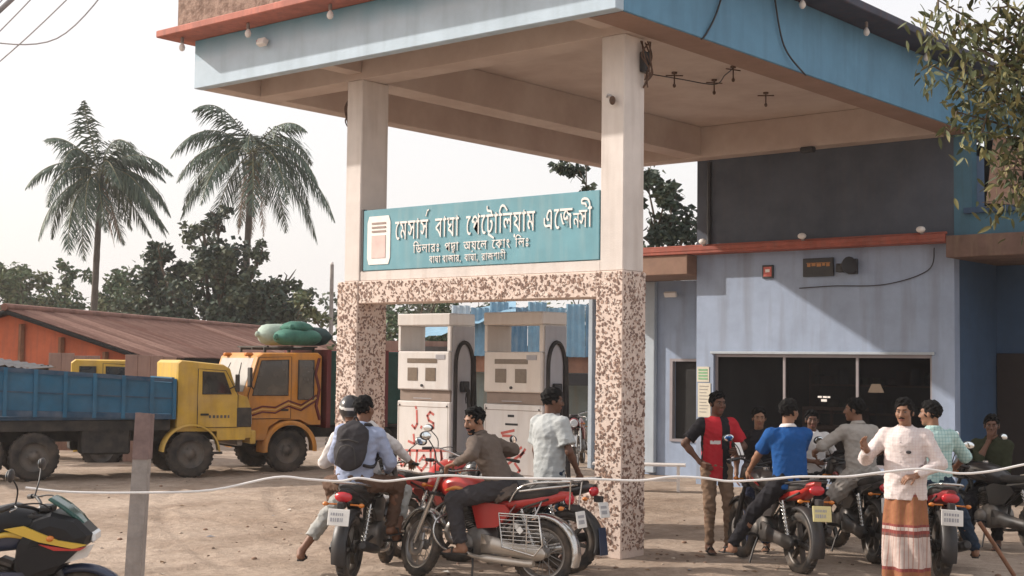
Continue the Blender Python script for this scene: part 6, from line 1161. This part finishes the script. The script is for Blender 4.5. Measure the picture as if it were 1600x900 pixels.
def person(label, loc, rz, pel=(0, 0, .945), lean=0., side=0., twist=0., look=(0, 0), tilt=0., hands=None, feet=None, skin=0, top=None, bottom=None, shoes=None, hair='short', beard=0, s=1., belly=0., group='people at the filling station', seed=0):
    t = thing('person', label, 'person', loc, rz, group); t.scale = (s, s, s); vb = .012; pel = V(pel); nm = len(label) + seed
    up = V((sin(lean) * cos(side), -sin(side), cos(lean) * cos(side))).normalized(); lf = V((-sin(twist), cos(twist), 0)); lf = (lf - up * lf.dot(up)).normalized(); fw = lf.cross(up)
    hl = V((-sin(twist * .4), cos(twist * .4), 0)); hf = V((hl.y, -hl.x, 0))
    nb = pel + up * .50; SH = {1: nb - up * .055 + lf * .175, -1: nb - up * .055 - lf * .175}; HP = {1: pel + hl * .09 - V((0, 0, .02)), -1: pel - hl * .09 - V((0, 0, .02))}
    H = Matrix.Rotation(look[0], 3, 'Z') @ Matrix.Rotation(-look[1], 3, 'Y') @ Matrix.Rotation(tilt, 3, 'X'); hc = nb + up * .085 + V((.0, 0, .082)) + V((H @ V((.025, 0, 0))))
    hands = hands or {}; feet = feet or {}; body = []; tops = []; bots = []; shz = []
    def h(p): return hc + H @ V(p)
    def HR(): return [[H[i][j] for j in range(3)] for i in range(3)]
    # torso under the clothes
    body += [EL(pel + up * .03, (.09, .13, .10), [[fw[i], lf[i], up[i]] for i in range(3)]), CN(pel + up * .05, pel + up * .35, .115, .125, (fw, .72)), EL(pel + up * .35, (.095, .145, .14), [[fw[i], lf[i], up[i]] for i in range(3)]), CN(SH[1], SH[-1], .05, .05), CN(nb - up * .04, hc + H @ V((-.02, 0, -.05)), .056, .053)]
    ls = top.get('sleeve', 'short'); tm = top['mat']; loose = top.get('loose', .014)
    hem = top.get('hem', .10)
    T_ = [[fw[i], lf[i], up[i]] for i in range(3)]
    tops += [CN(pel - up * hem + V((0, 0, 0)), pel + up * .36, .152 + loose + belly, .160 + loose, (fw, top.get('flat', .70)), [(pel - up * hem, -up)]), EL(pel + up * .37, (.122 + loose * .6, .168 + loose, .135), T_), CN(SH[1] - up * .005, SH[-1] - up * .005, .062 + loose * .4, .062 + loose * .4), CN(nb - up * .06, nb + up * .018, .075, .064, None, [(nb + up * .028 + fw * .0, up + fw * .15)])]
    if belly: tops.append(EL(pel + up * .10 + fw * .05, (.12 + belly, .15, .14), T_))
    wrist = {}
    for sd in (1, -1):
        hd = hands.get(sd, {}); wr = V(hd.get('pos', pel + lf * sd * .27 - up * .02 + fw * .04)); el, wr = ik(SH[sd], wr, .285, .255, hd.get('hint', lf * sd * .5 - fw * .6 - up * .2)); wrist[sd] = wr; fd = (wr - el).normalized()
        body += [CN(SH[sd], el, .044, .036), CN(el, el.lerp(wr, .35), .037, .037), CN(el.lerp(wr, .3), wr, .036, .024), CN(wr, wr + fd * .03, .024, .022)]
        if ls == 'long': e2 = el.lerp(wr, .95); tops += [CN(SH[sd], el, .060 + loose * .5, .052 + loose * .4), CN(el, e2, .050 + loose * .4, .036 + loose * .3, None, [(e2, fd)])]
        elif ls == 'half': tops += [CN(SH[sd], el, .060 + loose * .5, .052 + loose * .4), CN(el, el.lerp(wr, .35), .052 + loose * .4, .045, None, [(el.lerp(wr, .3), fd)])]
        else: q = SH[sd].lerp(el, .78); ud = (el - SH[sd]).normalized(); tops.append(CN(SH[sd], q + ud * .05, .062 + loose * .5, .062 + loose * .8, None, [(q, ud)]))
        hdir = V(hd.get('dir', fd)); hands_p = hand(wr + fd * .015, hdir, hd.get('palm', -lf * sd), hd.get('side', sd), hd.get('curl', .35), hd.get('spread', .1)); hd['prims'] = hands_p
        hands[sd] = hd
    kind = bottom['kind']; bm = bottom['mat']; bl = bottom.get('loose', .012)
    if kind != 'lungi': bots += [EL(pel + V((0, 0, .0)), (.115 + bl, .155 + bl, .125)), EL(pel - V((0, 0, .06)), (.10 + bl, .14 + bl, .09))]
    for sd in (1, -1):
        ft = feet.get(sd, {}); ak = V(ft.get('pos', pel * 0 + hl * sd * .10 + V((pel.x, pel.y, 0)))) + V((0, 0, .085)); yw = ft.get('yaw', .12 * sd); fd = V((cos(yw), sin(yw), ft.get('pitch', 0))).normalized()
        kn, ak = ik(HP[sd], ak, .43, .415, ft.get('hint', fd)); sdn = (ak - kn).normalized()
        body += [CN(HP[sd], kn, .078, .050), CN(kn, kn.lerp(ak, .35) - fd * .012, .052, .052), CN(kn.lerp(ak, .3) - fd * .012, ak, .050, .033), CN(ak, ak - V((0, 0, .03)) - fd * .03, .034, .032, k=.03), CN(ak - V((0, 0, .045)) - fd * .025, ak + fd * .12 - V((0, 0, .062)), .033, .023, k=.03)]
        lt = V((-fd.y, fd.x, 0)).normalized()
        for q, L_, r0 in ((.030 * -sd, .175, .0125), (.014 * -sd, .178, .010), (-.002 * -sd, .172, .0095), (-.017 * -sd, .163, .009), (-.031 * -sd, .152, .0085)): body.append(CN(ak + fd * .11 + lt * q * .9 - V((0, 0, .066)), ak + fd * L_ + lt * q * 1.1 - V((0, 0, .072)), r0 * 1.15, r0, k=.008))
        if kind == 'trousers': e2 = kn.lerp(ak, .97); bots += [CN(HP[sd], kn, .092 + bl, .064 + bl), CN(kn, e2, .062 + bl, .048 + bl * 1.2, None, [(e2, sdn)])]
        elif kind == 'rolled': e2 = kn.lerp(ak, .62); bots += [CN(HP[sd], kn, .092 + bl, .064 + bl), CN(kn, e2, .062 + bl, .056 + bl, None, [(e2, sdn)])]
        elif kind == 'shorts': e2 = HP[sd].lerp(kn, .82); bots += [CN(HP[sd], e2 + (kn - HP[sd]).normalized() * .04, .098 + bl, .080 + bl, None, [(e2, (kn - HP[sd]).normalized())])]
        so = ak - V((0, 0, .085)); c_ = so + fd * .055
        m = MB(); sh = [(-.085, .0), (-.08, .028), (-.04, .036), (.03, .036), (.09, .046), (.14, .042), (.165, .018), (.168, 0), (.165, -.018), (.14, -.040), (.09, -.044), (.03, -.034), (-.04, -.034), (-.08, -.028)]
        if shoes == 'shoe': shz.append(EL(ak + fd * -.015 - V((0, 0, .045)), (.058, .042, .045), [[fd[i], lt[i], (0, 0, 1)[i]] for i in range(3)])); shz.append(CN(ak - V((0, 0, .05)), ak + fd * .13 - V((0, 0, .055)), .040, .036, k=.03)); shz.append(CN(ak, ak + V((0, 0, .012)), .042, .043, k=.02))
        else:
            m.prism(sh, so + fd * .02 + V((0, 0, .002)), fd, lt, (0, 0, .014)); m.tube(bez([c_ + lt * .045 + V((0, 0, .012)) + fd * .02, c_ + fd * .03 + V((0, 0, .062)) + lt * .015, c_ + fd * .075 + V((0, 0, .045)), c_ + fd * .03 + V((0, 0, .062)) - lt * .015, c_ - lt * .045 + V((0, 0, .012)) + fd * .02], 4), .008, 5)
            m.build('sandal', shoes or M['rubber'], t, world=False)
    hp = [EL(h((-.012, 0, .035)), (.095, .076, .088), HR()), EL(h((.03, 0, -.025)), (.062, .060, .082), HR()), EL(h((.033, 0, -.072)), (.047, .046, .040), HR()), EL(h((.070, 0, -.098)), (.020, .022, .018), HR()),
          CN(h((.088, 0, .018)), h((.112, 0, -.024)), .0095, .0135, k=.012), EL(h((.100, .012, -.030)), (.012, .010, .009), HR(), k=.006), EL(h((.100, -.012, -.030)), (.012, .010, .009), HR(), k=.006), EL(h((.076, 0, .034)), (.018, .050, .013), HR(), k=.015),
          EL(h((.062, .040, -.020)), (.026, .022, .028), HR(), k=.02), EL(h((.062, -.040, -.020)), (.026, .022, .028), HR(), k=.02),
          EL(h((.100, .032, .011)), (.016, .019, .013), HR(), k=.010, op='sub'), EL(h((.100, -.032, .011)), (.016, .019, .013), HR(), k=.010, op='sub'),
          EL(h((.091, 0, -.054)), (.011, .025, .0065), HR(), k=.006), EL(h((.090, 0, -.066)), (.011, .022, .0070), HR(), k=.006), EL(h((-.008, .078, -.004)), (.020, .010, .033), HR(), k=.008), EL(h((-.008, -.078, -.004)), (.020, .010, .033), HR(), k=.008), CN(h((-.02, 0, -.05)), nb + up * .02, .053, .056)]
    hv, hfc = poly(hp, .0065, .022); loc_ = (hv - np.array(hc)) @ np.array([[H[i][j] for j in range(3)] for i in range(3)]); fc = loc_[hfc].mean(1)
    lipm = ((fc[:, 0] > .08) & (np.abs(fc[:, 1]) < .026) & (np.abs(fc[:, 2] + .060) < .013)).astype(int)
    pts = [(poly(body, vb, .025), 0), ((hv, hfc), lipm)]
    for sd in (1, -1): pts.append((poly(hands[sd]['prims'], .0052, .006), 0))
    v, f, m_ = join(pts); npmesh('body', v, f, m_, [SK[skin], LIP], t)
    for sd in (1, -1):
        m = MB(); m.ell(h((.0835, .032 * sd, .011)), (.0115, .0125, .0062), 10, 6); m.mi = 1; m.ell(h((.0935, .032 * sd, .011)), (.0032, .0062, .0058), 8, 6); m.build('eye', [EYEW, EYED], t, world=False)
    if hair:
        hv = [EL(h((-.016, 0, .040)), (.104, .086, .096), HR()), EL(h((.020, 0, .105)), (.060, .058, .028), HR(), k=.02), EL(h((.105, 0, -.015)), (.085, .10, .088), HR(), k=.012, op='sub')]
        nn = H @ V((.55, 0, -1)).normalized(); r = random.Random(nm); nz = lambda X, Y, Z: (.005 * np.sin(90 * X + 60 * Y + 3 * np.sin(50 * Z)) + .005 * np.sin(120 * Y - 80 * Z + nm) + .003 * np.sin(170 * X - 150 * Z)).astype(np.float32)
        q = [(poly(hv, .0075, .02, nz, [(h((0, 0, -.048)), nn)]), 0)]
        br = []
        for sd in (1, -1): br += [CN(h((.097, .016 * sd, .030)), h((.090, .045 * sd, .034)), .0048, .0035)]
        if beard >= 1: br += [CN(h((.107, 0, -.043)), h((.092, .028, -.052)), .006, .0045), CN(h((.107, 0, -.043)), h((.092, -.028, -.052)), .006, .0045)]
        q.append((poly(br, .0045, .004), 0))
        if beard >= 2: q.append((poly([EL(h((.035, 0, -.076)), (.055, .054, .046), HR()), EL(h((.095, 0, -.035)), (.05, .045, .037), HR(), k=.01, op='sub')], .0075, .015, nz, [(h((0, 0, -.045)), H @ V((-.35, 0, 1)).normalized()), (h((-.01, 0, 0)), H @ V((-1, 0, 0)))]), 0))
        v, f, m_ = join(q); npmesh('hair', v, f, m_, [HAIR], t)
    v, f = poly(tops, .0125, .03, wrinkle(.006, nm)); fn = top.get('paint'); m_ = np.zeros(len(f), dtype=int) if not fn else fn(v[f].mean(1)); npmesh(top.get('name', 'shirt'), v, f, m_, tm if isinstance(tm, list) else [tm], t)
    # collar and placket
    cl = MB(); n_ = 16; R0 = .066
    if top.get('collar', True):
        rg = [[nb + up * (.018 + dz) + (fw * cos(a) + lf * sin(a)) * (R0 + dr) + fw * .006 - up * (.030 * max(0, cos(a))) for a in [2 * pi * k / n_ for k in range(n_)]] for dz, dr in ((.0, .004), (.030, -.004), (.034, .0), (.012, .020), (.0, .022))]
        cl.loft(rg, False); cl.build('collar', top.get('collarmat', tm[0] if isinstance(tm, list) else tm), t, world=False)
    if kind != 'lungi': v, f = poly(bots, .0125, .028, wrinkle(.010, nm + 3)); npmesh(kind if kind != 'rolled' else 'trousers', v, f, np.zeros(len(f), dtype=int), [bm], t)
    else:
        m = MB(); rings = []; z0 = .075; z1 = pel.z + .08; n_ = 72
        for i in range(25):
            q = i / 24; z = z1 + (z0 - z1) * q; rr = .145 + .075 * min(1, q * 1.25) + .012 * sin(q * 5)
            ring = []
            for k in range(n_):
                a = 2 * pi * k / n_; fold = (.016 + .022 * q) * sin(a * 7 + 1.2 * sin(q * 4) + 2) * (.4 + .6 * max(0, cos(a - .5))) + .05 * q * max(0, cos(a * 1 - .25)) ** 12 - .035 * q * max(0, cos(a + .22)) ** 16
                ring.append((pel.x + (rr * .82 + fold) * cos(a) + .015 * q, pel.y + (rr * 1.04 + fold * .7) * sin(a), z + .012 * sin(a * 3) * q))
            rings.append(ring)
        m.loft(rings, False); m.build('lungi', bm, t, world=False)
    if shz: v, f = poly(shz, .0095, .015); npmesh('shoe', v, f, np.zeros(len(f), dtype=int), [bottom.get('shoemat', K['black'])], t)
    return t, dict(nb=nb, up=up, fw=fw, lf=lf, pel=pel, hc=hc, H=H, wrist=wrist)

FB = dict(brown=fabric('brown_shirt', (.125, .098, .082)), char=fabric('charcoal', (.045, .042, .045)), grey=fabric('pale_grey_tee', (.40, .42, .42)), jean=fabric('dark_jeans', (.025, .04, .065)), paleblue=fabric('pale_blue_shirt', (.33, .38, .52)), brn=fabric('brown_trousers', (.115, .07, .05)), gjean=fabric('faded_grey_jeans', (.36, .36, .34)), red=fabric('red_jersey', (.42, .025, .035)), black=fabric('black_cloth', (.018, .017, .02)), taupe=fabric('taupe_trousers', (.19, .125, .085)),
          blue=fabric('blue_polo', (.015, .075, .24)), sand=fabric('grey_buttoned', (.34, .31, .28)), olive=fabric('olive_shirt', (.032, .036, .02)), white=fabric('white_shirt', (.60, .57, .55)), teal=check('teal_check', (.42, .56, .53), (.20, .36, .36), 30, .2), pink=check('white_pink_check', (.64, .57, .55), (.56, .45, .44), 40, .16), maroon=fabric('maroon_dark', (.07, .03, .03)), navy=fabric('navy_trousers', (.03, .035, .06)))
def lungi_mat():
    m = fabric('checked_lungi', (.55, .20, .06)); N = m.node_tree.nodes; L = m.node_tree.links; bs = N['Principled BSDF']; tc = N.new('ShaderNodeTexCoord'); sp = N.new('ShaderNodeSeparateXYZ'); L.new(tc.outputs['Object'], sp.inputs[0])
    cr = N.new('ShaderNodeValToRGB'); cr.color_ramp.interpolation = 'CONSTANT'; e = cr.color_ramp.elements
    O, W_, Rd, Dk = (.29, .13, .065, 1), (.48, .40, .365, 1), (.22, .06, .055, 1), (.16, .09, .08, 1); e[0].position = 0; e[0].color = O; e[1].position = .16; e[1].color = Rd
    for p, c in ((.19, W_), (.47, Dk), (.50, Rd), (.53, W_), (.56, Rd), (.585, O), (.84, Rd), (.86, W_), (.89, Dk), (.92, O)): x = e.new(p); x.color = c
    dv = N.new('ShaderNodeMath'); dv.operation = 'DIVIDE'; dv.inputs[1].default_value = 1.0; L.new(sp.outputs[2], dv.inputs[0]); L.new(dv.outputs[0], cr.inputs[0])
    at_ = N.new('ShaderNodeMath'); at_.operation = 'ARCTAN2'; L.new(sp.outputs[1], at_.inputs[0]); L.new(sp.outputs[0], at_.inputs[1]); mu = N.new('ShaderNodeMath'); mu.operation = 'MULTIPLY'; mu.inputs[1].default_value = 5.1; L.new(at_.outputs[0], mu.inputs[0]); fr_ = N.new('ShaderNodeMath'); fr_.operation = 'FRACT'; L.new(mu.outputs[0], fr_.inputs[0]); lt = N.new('ShaderNodeMath'); lt.operation = 'LESS_THAN'; lt.inputs[1].default_value = .22; L.new(fr_.outputs[0], lt.inputs[0]); ml = N.new('ShaderNodeMath'); ml.operation = 'MULTIPLY'; ml.inputs[1].default_value = .55; L.new(lt.outputs[0], ml.inputs[0])
    mx = N.new('ShaderNodeMix'); mx.data_type = 'RGBA'; L.new(ml.outputs[0], mx.inputs[0]); L.new(cr.outputs[0], mx.inputs[6]); mx.inputs[7].default_value = (.30, .10, .07, 1)
    # woven checks only below the plain band
    no = N.new('ShaderNodeTexNoise'); no.inputs['Scale'].default_value = 14; L.new(tc.outputs['Object'], no.inputs[0]); mr = N.new('ShaderNodeMapRange'); mr.inputs[3].default_value = .7; mr.inputs[4].default_value = 1.2; L.new(no.outputs[0], mr.inputs[0]); mm = N.new('ShaderNodeMix'); mm.data_type = 'RGBA'; mm.blend_type = 'MULTIPLY'; mm.inputs[0].default_value = 1; L.new(mx.outputs[2], mm.inputs[6]); L.new(mr.outputs[0], mm.inputs[7]); L.new(mm.outputs[2], bs.inputs['Base Color']); return m

def rider(b, label, pelx=-.22, zp=.885, **kw): return person(label, (b[0][0], b[0][1], -.02), b[1], pel=(pelx, 0, zp), **kw)
GR = lambda sd, x=.17, z=1.06: V((x, sd * .345, z))
# man in brown on the saree guard motorcycle, looking back over the camera side
rider(B1, 'man in a brown long sleeved shirt leaning on the handlebar of the red motorcycle', lean=.50, look=(1.15, -.22), beard=2, hands={1: dict(pos=(.10, .33, 1.10), dir=(.7, 0, -.25), palm=(.2, 0, -1), side=-1, curl=.75), -1: dict(pos=(.10, -.33, 1.10), dir=(.7, 0, -.25), palm=(.2, 0, -1), side=1, curl=.75)},
      feet={1: dict(pos=(.05, .30, .27), hint=(1, .35, .8), yaw=.15), -1: dict(pos=(.06, -.32, .27), hint=(1, -.3, .8))}, skin=1, top=dict(mat=FB['brown'], sleeve='long', hem=.14, loose=.018), bottom=dict(kind='trousers', mat=FB['char'], loose=.016))
# pair on the black motorcycle
_, A = rider(B2, 'passenger in a pale blue shirt wearing a dark backpack on the black motorcycle', pelx=-.52, zp=.91, lean=.20, look=(-.35, .02), side=.07, hands={1: dict(pos=(-.12, .20, .98), curl=.5), -1: dict(pos=(-.14, -.22, .98), curl=.5)},
      feet={1: dict(pos=(-.10, .27, .36), hint=(1, .9, .4), yaw=.3), -1: dict(pos=(-.12, -.26, .36), hint=(1, -.8, .4), yaw=-.3)}, skin=0, top=dict(mat=FB['paleblue'], sleeve='long', hem=.05, loose=.024), bottom=dict(kind='trousers', mat=FB['brn'], loose=.01), seed=2)
def backpack(b, A):
    o = V((b[0][0], b[0][1], -.02)); Rz = Matrix.Rotation(b[1], 3, 'Z'); t = thing('backpack', 'dark charcoal backpack on the passenger of the black motorcycle', 'backpack', o, b[1])
    up, fw, lf = A['up'], A['fw'], A['lf']; c = A['pel'] + up * .30 - fw * .21
    T_ = [[fw[i], lf[i], up[i]] for i in range(3)]
    v, f = poly([EL(c, (.085, .155, .235), T_), EL(c - up * .09 - fw * .03, (.085, .145, .14), T_), CN(c + up * .1 + lf * .06, c + up * .1 - lf * .06, .085, .085)], .012, .05, wrinkle(.005, 4)); npmesh('bag', v, f, np.zeros(len(f), dtype=int), [FB['char']], t)
    m = MB(); m.tube([c - fw * .095 + lf * .09 + up * .02, c - fw * .112 + up * .035, c - fw * .095 - lf * .09 + up * .02], .007, 5); m.tube(bez([c - fw * .10 + lf * .10 - up * .20, c - fw * .125 + lf * .06 - up * .04, c - fw * .125 - lf * .06 - up * .04, c - fw * .10 - lf * .10 - up * .20], 5), .005, 5); m.build('zip', K['frame'], t, world=False)
    m = MB(); m.tube(bez([c + up * .22 + lf * .03 + fw * .04, c + up * .27, c + up * .22 - lf * .03 + fw * .04], 5), .009, 6); m.build('handle', FB['char'], t, world=False)
    for s in (1, -1): m = MB(); m.tube(bez([c + up * .21 + lf * s * .09 + fw * .05, c + up * .225 + lf * s * .10 + fw * .19, c + up * .15 + lf * s * .125 + fw * .335, c + up * .0 + lf * s * .15 + fw * .34, c - up * .15 + lf * s * .18 + fw * .2, c - up * .17 + lf * s * .13 + fw * .05], 5), .017, 6); m.build('strap', FB['char'], t, world=False)
backpack(B2, A)
_, A = rider(B2, 'helmeted driver in grey jeans with one foot down on the black motorcycle', pelx=-.16, zp=.90, lean=.10, side=-.30, look=(.25, 0), hands={1: dict(pos=GR(1), palm=(.2, 0, -1), side=-1, curl=.8, dir=(.7, 0, -.2)), -1: dict(pos=GR(-1), palm=(.2, 0, -1), side=1, curl=.8, dir=(.7, 0, -.2))},
      feet={1: dict(pos=(-.42, .62, .02), hint=(1, .4, .2), yaw=.2), -1: dict(pos=(.04, -.27, .28), hint=(1, -.4, .8))}, skin=0, top=dict(mat=FB['white'], sleeve='long', hem=.08, loose=.016), bottom=dict(kind='rolled', mat=FB['gjean'], loose=.014), hair=None, seed=9)
def helmet(b, A):
    t = thing('helmet', 'black and white motorcycle helmet worn by the driver of the black motorcycle', 'helmet', (b[0][0], b[0][1], -.02), b[1]); H = A['H']; hc = A['hc']; R = [[H[i][j] for j in range(3)] for i in range(3)]; h = lambda p: hc + H @ V(p)
    v, f = poly([EL(h((-.005, 0, .03)), (.132, .112, .128), R), EL(h((.055, 0, -.07)), (.085, .088, .05), R), EL(h((.14, 0, .0)), (.075, .11, .055), R, op='sub'), EL(h((-.01, 0, -.08)), (.085, .075, .11), R, op='sub')], .009, .015); lc = (v[f].mean(1) - np.array(hc)) @ np.array(R); m_ = ((np.abs(lc[:, 2] - .055 - .25 * lc[:, 0]) < .014) | ((lc[:, 2] < -.055) & (lc[:, 0] > .02))).astype(int); npmesh('shell', v, f, m_, [PT['black'], PT['white']], t)
    m = MB(); m.lathe([(.128, -.04), (.134, .0), (.130, .05)], (0, 0, 0), 'Z', 16, a0=-1.05, a1=1.05); m.v = [tuple(h((p[0] * .98, p[1] * .86, p[2] + .02))) for p in m.v]; m.build('visor', glass_mat('dark_visor', (.03, .03, .035), .25), t, world=False)
helmet(B2, A)
# man in the grey tee by the pump
def stand(label, x, y, phi, **kw): return person(label, (x, y, -.025), FI(phi), **kw)
stand('man in pale grey T shirt and dark jeans standing beside the cream pump', -8.78, 11.08, 42, look=(-.5, -.08), hands={1: dict(pos=(.10, .25, .86), curl=.5), -1: dict(pos=(.16, -.24, .92), curl=.6)}, feet={1: dict(pos=(.0, .11, 0)), -1: dict(pos=(.1, -.11, 0))}, skin=2, top=dict(mat=FB['grey'], sleeve='short', hem=.15, loose=.034, collar=False), bottom=dict(kind='trousers', mat=FB['jean'], loose=.004), s=1.02, seed=5)
# red and black jersey
def jersey(lo):
    def fn(c): return (((c[:, 1] > .01) & (c[:, 1] < .12) & (c[:, 2] > 1.12)) | (c[:, 1] < -.165) | ((c[:, 2] < 1.12) & (c[:, 1] > .03))).astype(int) + 2 * ((c[:, 1] > -.11) & (c[:, 1] < .0) & (np.abs(c[:, 2] - 1.19) < .018) & (c[:, 0] > .02))
    return fn
stand('man in red and black football jersey and brown trousers, hand on hip', -8.02, 13.05, 284, look=(.12, -.06), twist=.06, hands={-1: dict(pos=(.02, -.20, .98), hint=(-.35, -1, .1), dir=(.8, .5, -.4), palm=(0, 1, 0), curl=.3), 1: dict(pos=(.22, .16, 1.12), hint=(-.4, .8, -.7), curl=.6, palm=(0, -1, .2))}, feet={1: dict(pos=(.05, .13, 0), yaw=.3), -1: dict(pos=(0, -.08, 0), yaw=-.15)}, skin=2,
      top=dict(mat=[FB['red'], FB['black'], FB['white']], paint=jersey(0), sleeve='short', hem=.16, loose=.016, collar=False, name='jersey'), bottom=dict(kind='trousers', mat=FB['taupe'], loose=.004), s=1.0, seed=1)
t = thing('phone', 'pale phone held by the man in the red and black jersey', 'phone', (-8.02 + .22 * cos(FI(284)) + .14 * -sin(FI(284)) + .08 * cos(FI(284)), 13.05 + .22 * sin(FI(284)) + .14 * cos(FI(284)) + .08 * sin(FI(284)), 1.11), FI(284) + .3)
m = MB(); m.T = Matrix.Rotation(-.5, 4, 'Y'); m.box(-.006, .006, -.038, .038, -.075, .075, .004); m.build('case', M['letters'], t, world=False); m = MB(); m.T = Matrix.Rotation(-.5, 4, 'Y'); m.box(-.0085, -.0065, -.034, .034, -.068, .068); m.build('screen', M['glass'], t, world=False)
# blue polo rider and the two behind him
rider(B7, 'rider in a royal blue polo shirt with his back turned, black and red motorcycle', pelx=-.44, zp=.90, lean=.10, look=(-1.1, 0), twist=-.15, beard=2, hands={1: dict(pos=(.06, .22, .92), curl=.4, hint=(-.6, .8, -.2)), -1: dict(pos=(.05, -.24, .96), curl=.5)},
      feet={1: dict(pos=(-.02, .52, .02), hint=(1, .5, .1), yaw=.25), -1: dict(pos=(.02, -.48, .02), hint=(1, -.5, .1))}, skin=1, top=dict(mat=FB['blue'], sleeve='short', hem=.10, loose=.02, collarmat=FB['white']), bottom=dict(kind='trousers', mat=FB['black'], loose=.012), seed=3)
stand('boy with black hair half hidden behind the shoulder of the blue polo rider', -7.78, 13.55, 245, look=(.35, -.05), skin=1, top=dict(mat=FB['black'], sleeve='short'), bottom=dict(kind='trousers', mat=FB['navy']), s=.90, seed=6)
stand('man in a white shirt half hidden on the right of the blue polo rider', -7.50, 14.25, 275, look=(-.2, -.05), skin=2, top=dict(mat=FB['white'], sleeve='short', loose=.02), bottom=dict(kind='trousers', mat=FB['char']), s=.88, seed=7, hands={-1: dict(pos=(.25, -.05, 1.1), curl=.5)})
# grey shirt rider with bare legs
rider(B8, 'rider in a grey half sleeved shirt and shorts with bare legs looking to the left', pelx=-.30, zp=.90, lean=.16, twist=.25, look=(1.0, 0), side=-.03, hands={1: dict(pos=(.02, .40, 1.10), curl=.6, hint=(-.7, .8, -.3)), -1: dict(pos=(.12, -.32, 1.06), curl=.7)}, feet={1: dict(pos=(.0, .58, .02), hint=(1, .6, .2), yaw=.35), -1: dict(pos=(.02, -.5, .02), hint=(1, -.4, .1))}, skin=0,
      top=dict(mat=FB['sand'], sleeve='half', hem=.10, loose=.022), bottom=dict(kind='shorts', mat=FB['sand'], loose=.016), seed=4)
# man in the lungi
LM, _ = stand('man in a white pink checked shirt and an orange checked lungi gesturing with one hand', -5.50, 12.28, 238, look=(.0, -.05), twist=.12, belly=.012, hands={-1: dict(pos=(.30, -.27, 1.26), hint=(-.5, -.7, -.8), dir=(.45, -.25, .8), palm=(.5, .8, .1), curl=.45, spread=.4), 1: dict(pos=(.16, .15, 1.04), hint=(-.7, 1, .2), dir=(.7, -.7, -.1), palm=(-.3, -.3, -1), curl=.6)}, feet={1: dict(pos=(.0, .07, 0)), -1: dict(pos=(-.02, -.07, 0))}, skin=1, beard=1,
      top=dict(mat=FB['pink'], sleeve='long', hem=.14, loose=.032, flat=.84), bottom=dict(kind='lungi', mat=lungi_mat()), s=1.0, seed=8)
def stick_on(t, y, z, name, r_, mt, d=.004):
    sh = [c for c in t.children if c.name.startswith('shirt')][0]; vs = [v.co for v in sh.data.vertices if abs(v.co.y - y) < .02 and abs(v.co.z - z) < .02]; x = max(v.x for v in vs)
    MB().ell((x, y, z), (d + .004, r_[0], r_[1]), 10, 6).build(name, mt, t, world=False)
stick_on(LM, .075, 1.25, 'chest_emblem', (.026, .016), FB['char'])
for zz in (1.34, 1.25, 1.16, 1.07, .98): stick_on(LM, .0, zz, 'button', (.0055, .0055), FB['white'], .002)
# teal check rider, olive man
rider(B9, 'rider in a pale teal checked shirt turned away and smiling to the left', pelx=-.32, zp=.90, lean=.06, twist=.2, look=(1.05, -.02), hands={1: dict(pos=(.10, .33, 1.05), curl=.6), -1: dict(pos=(.08, -.30, 1.03), curl=.6)}, feet={1: dict(pos=(.0, .46, .02), hint=(1, .5, .1)), -1: dict(pos=(.06, -.52, .02), hint=(1, -.5, .1), yaw=-.2)}, skin=1, beard=1, top=dict(mat=FB['teal'], sleeve='half', hem=.12, loose=.026), bottom=dict(kind='trousers', mat=FB['jean'], loose=.016), seed=11)
stand('man in a dark olive shirt holding a hand to his mouth at the right edge', -6.05, 15.75, 235, pel=(-.15, 0, .70), look=(.25, -.05), hands={-1: dict(pos=(-.02, .0, 1.19), hint=(.2, -.6, -1), dir=(.2, .2, .9), palm=(-1, .2, 0), curl=.5), 1: dict(pos=(.05, -.05, .84), hint=(-.4, 1, -.5), curl=.5)}, feet={1: dict(pos=(.22, .16, 0)), -1: dict(pos=(.20, -.16, 0))}, skin=2, top=dict(mat=FB['olive'], sleeve='half', hem=.12, loose=.02), bottom=dict(kind='trousers', mat=FB['black']), s=1.0, seed=12)
tag(MB().tube([(-5.22, 13.35, .5), (-5.13, 13.5, .28), (-4.98, 13.62, -.02)], .022, 7).build('prop_stick', M['plank']), 'reddish brown stick propped against the motorcycle at the lower right', 'stick')

# ---------------------------------------------------------------- thin air haze over the yard, so that far trees fade a little
hz = MB().box(-1000, 700, -120, 1100, -1.6, 16.5); hm = bpy.data.materials.new('haze'); hm.use_nodes = True; N = hm.node_tree.nodes; N.remove(N['Principled BSDF']); pv = N.new('ShaderNodeVolumePrincipled'); pv.inputs['Color'].default_value = (.96, .95, .95, 1); pv.inputs['Density'].default_value = .0005; pv.inputs['Anisotropy'].default_value = .2
hm.node_tree.links.new(pv.outputs[0], N['Material Output'].inputs['Volume']); hz.build('haze', hm, kind='stuff'); S.cycles.volume_bounces = 1
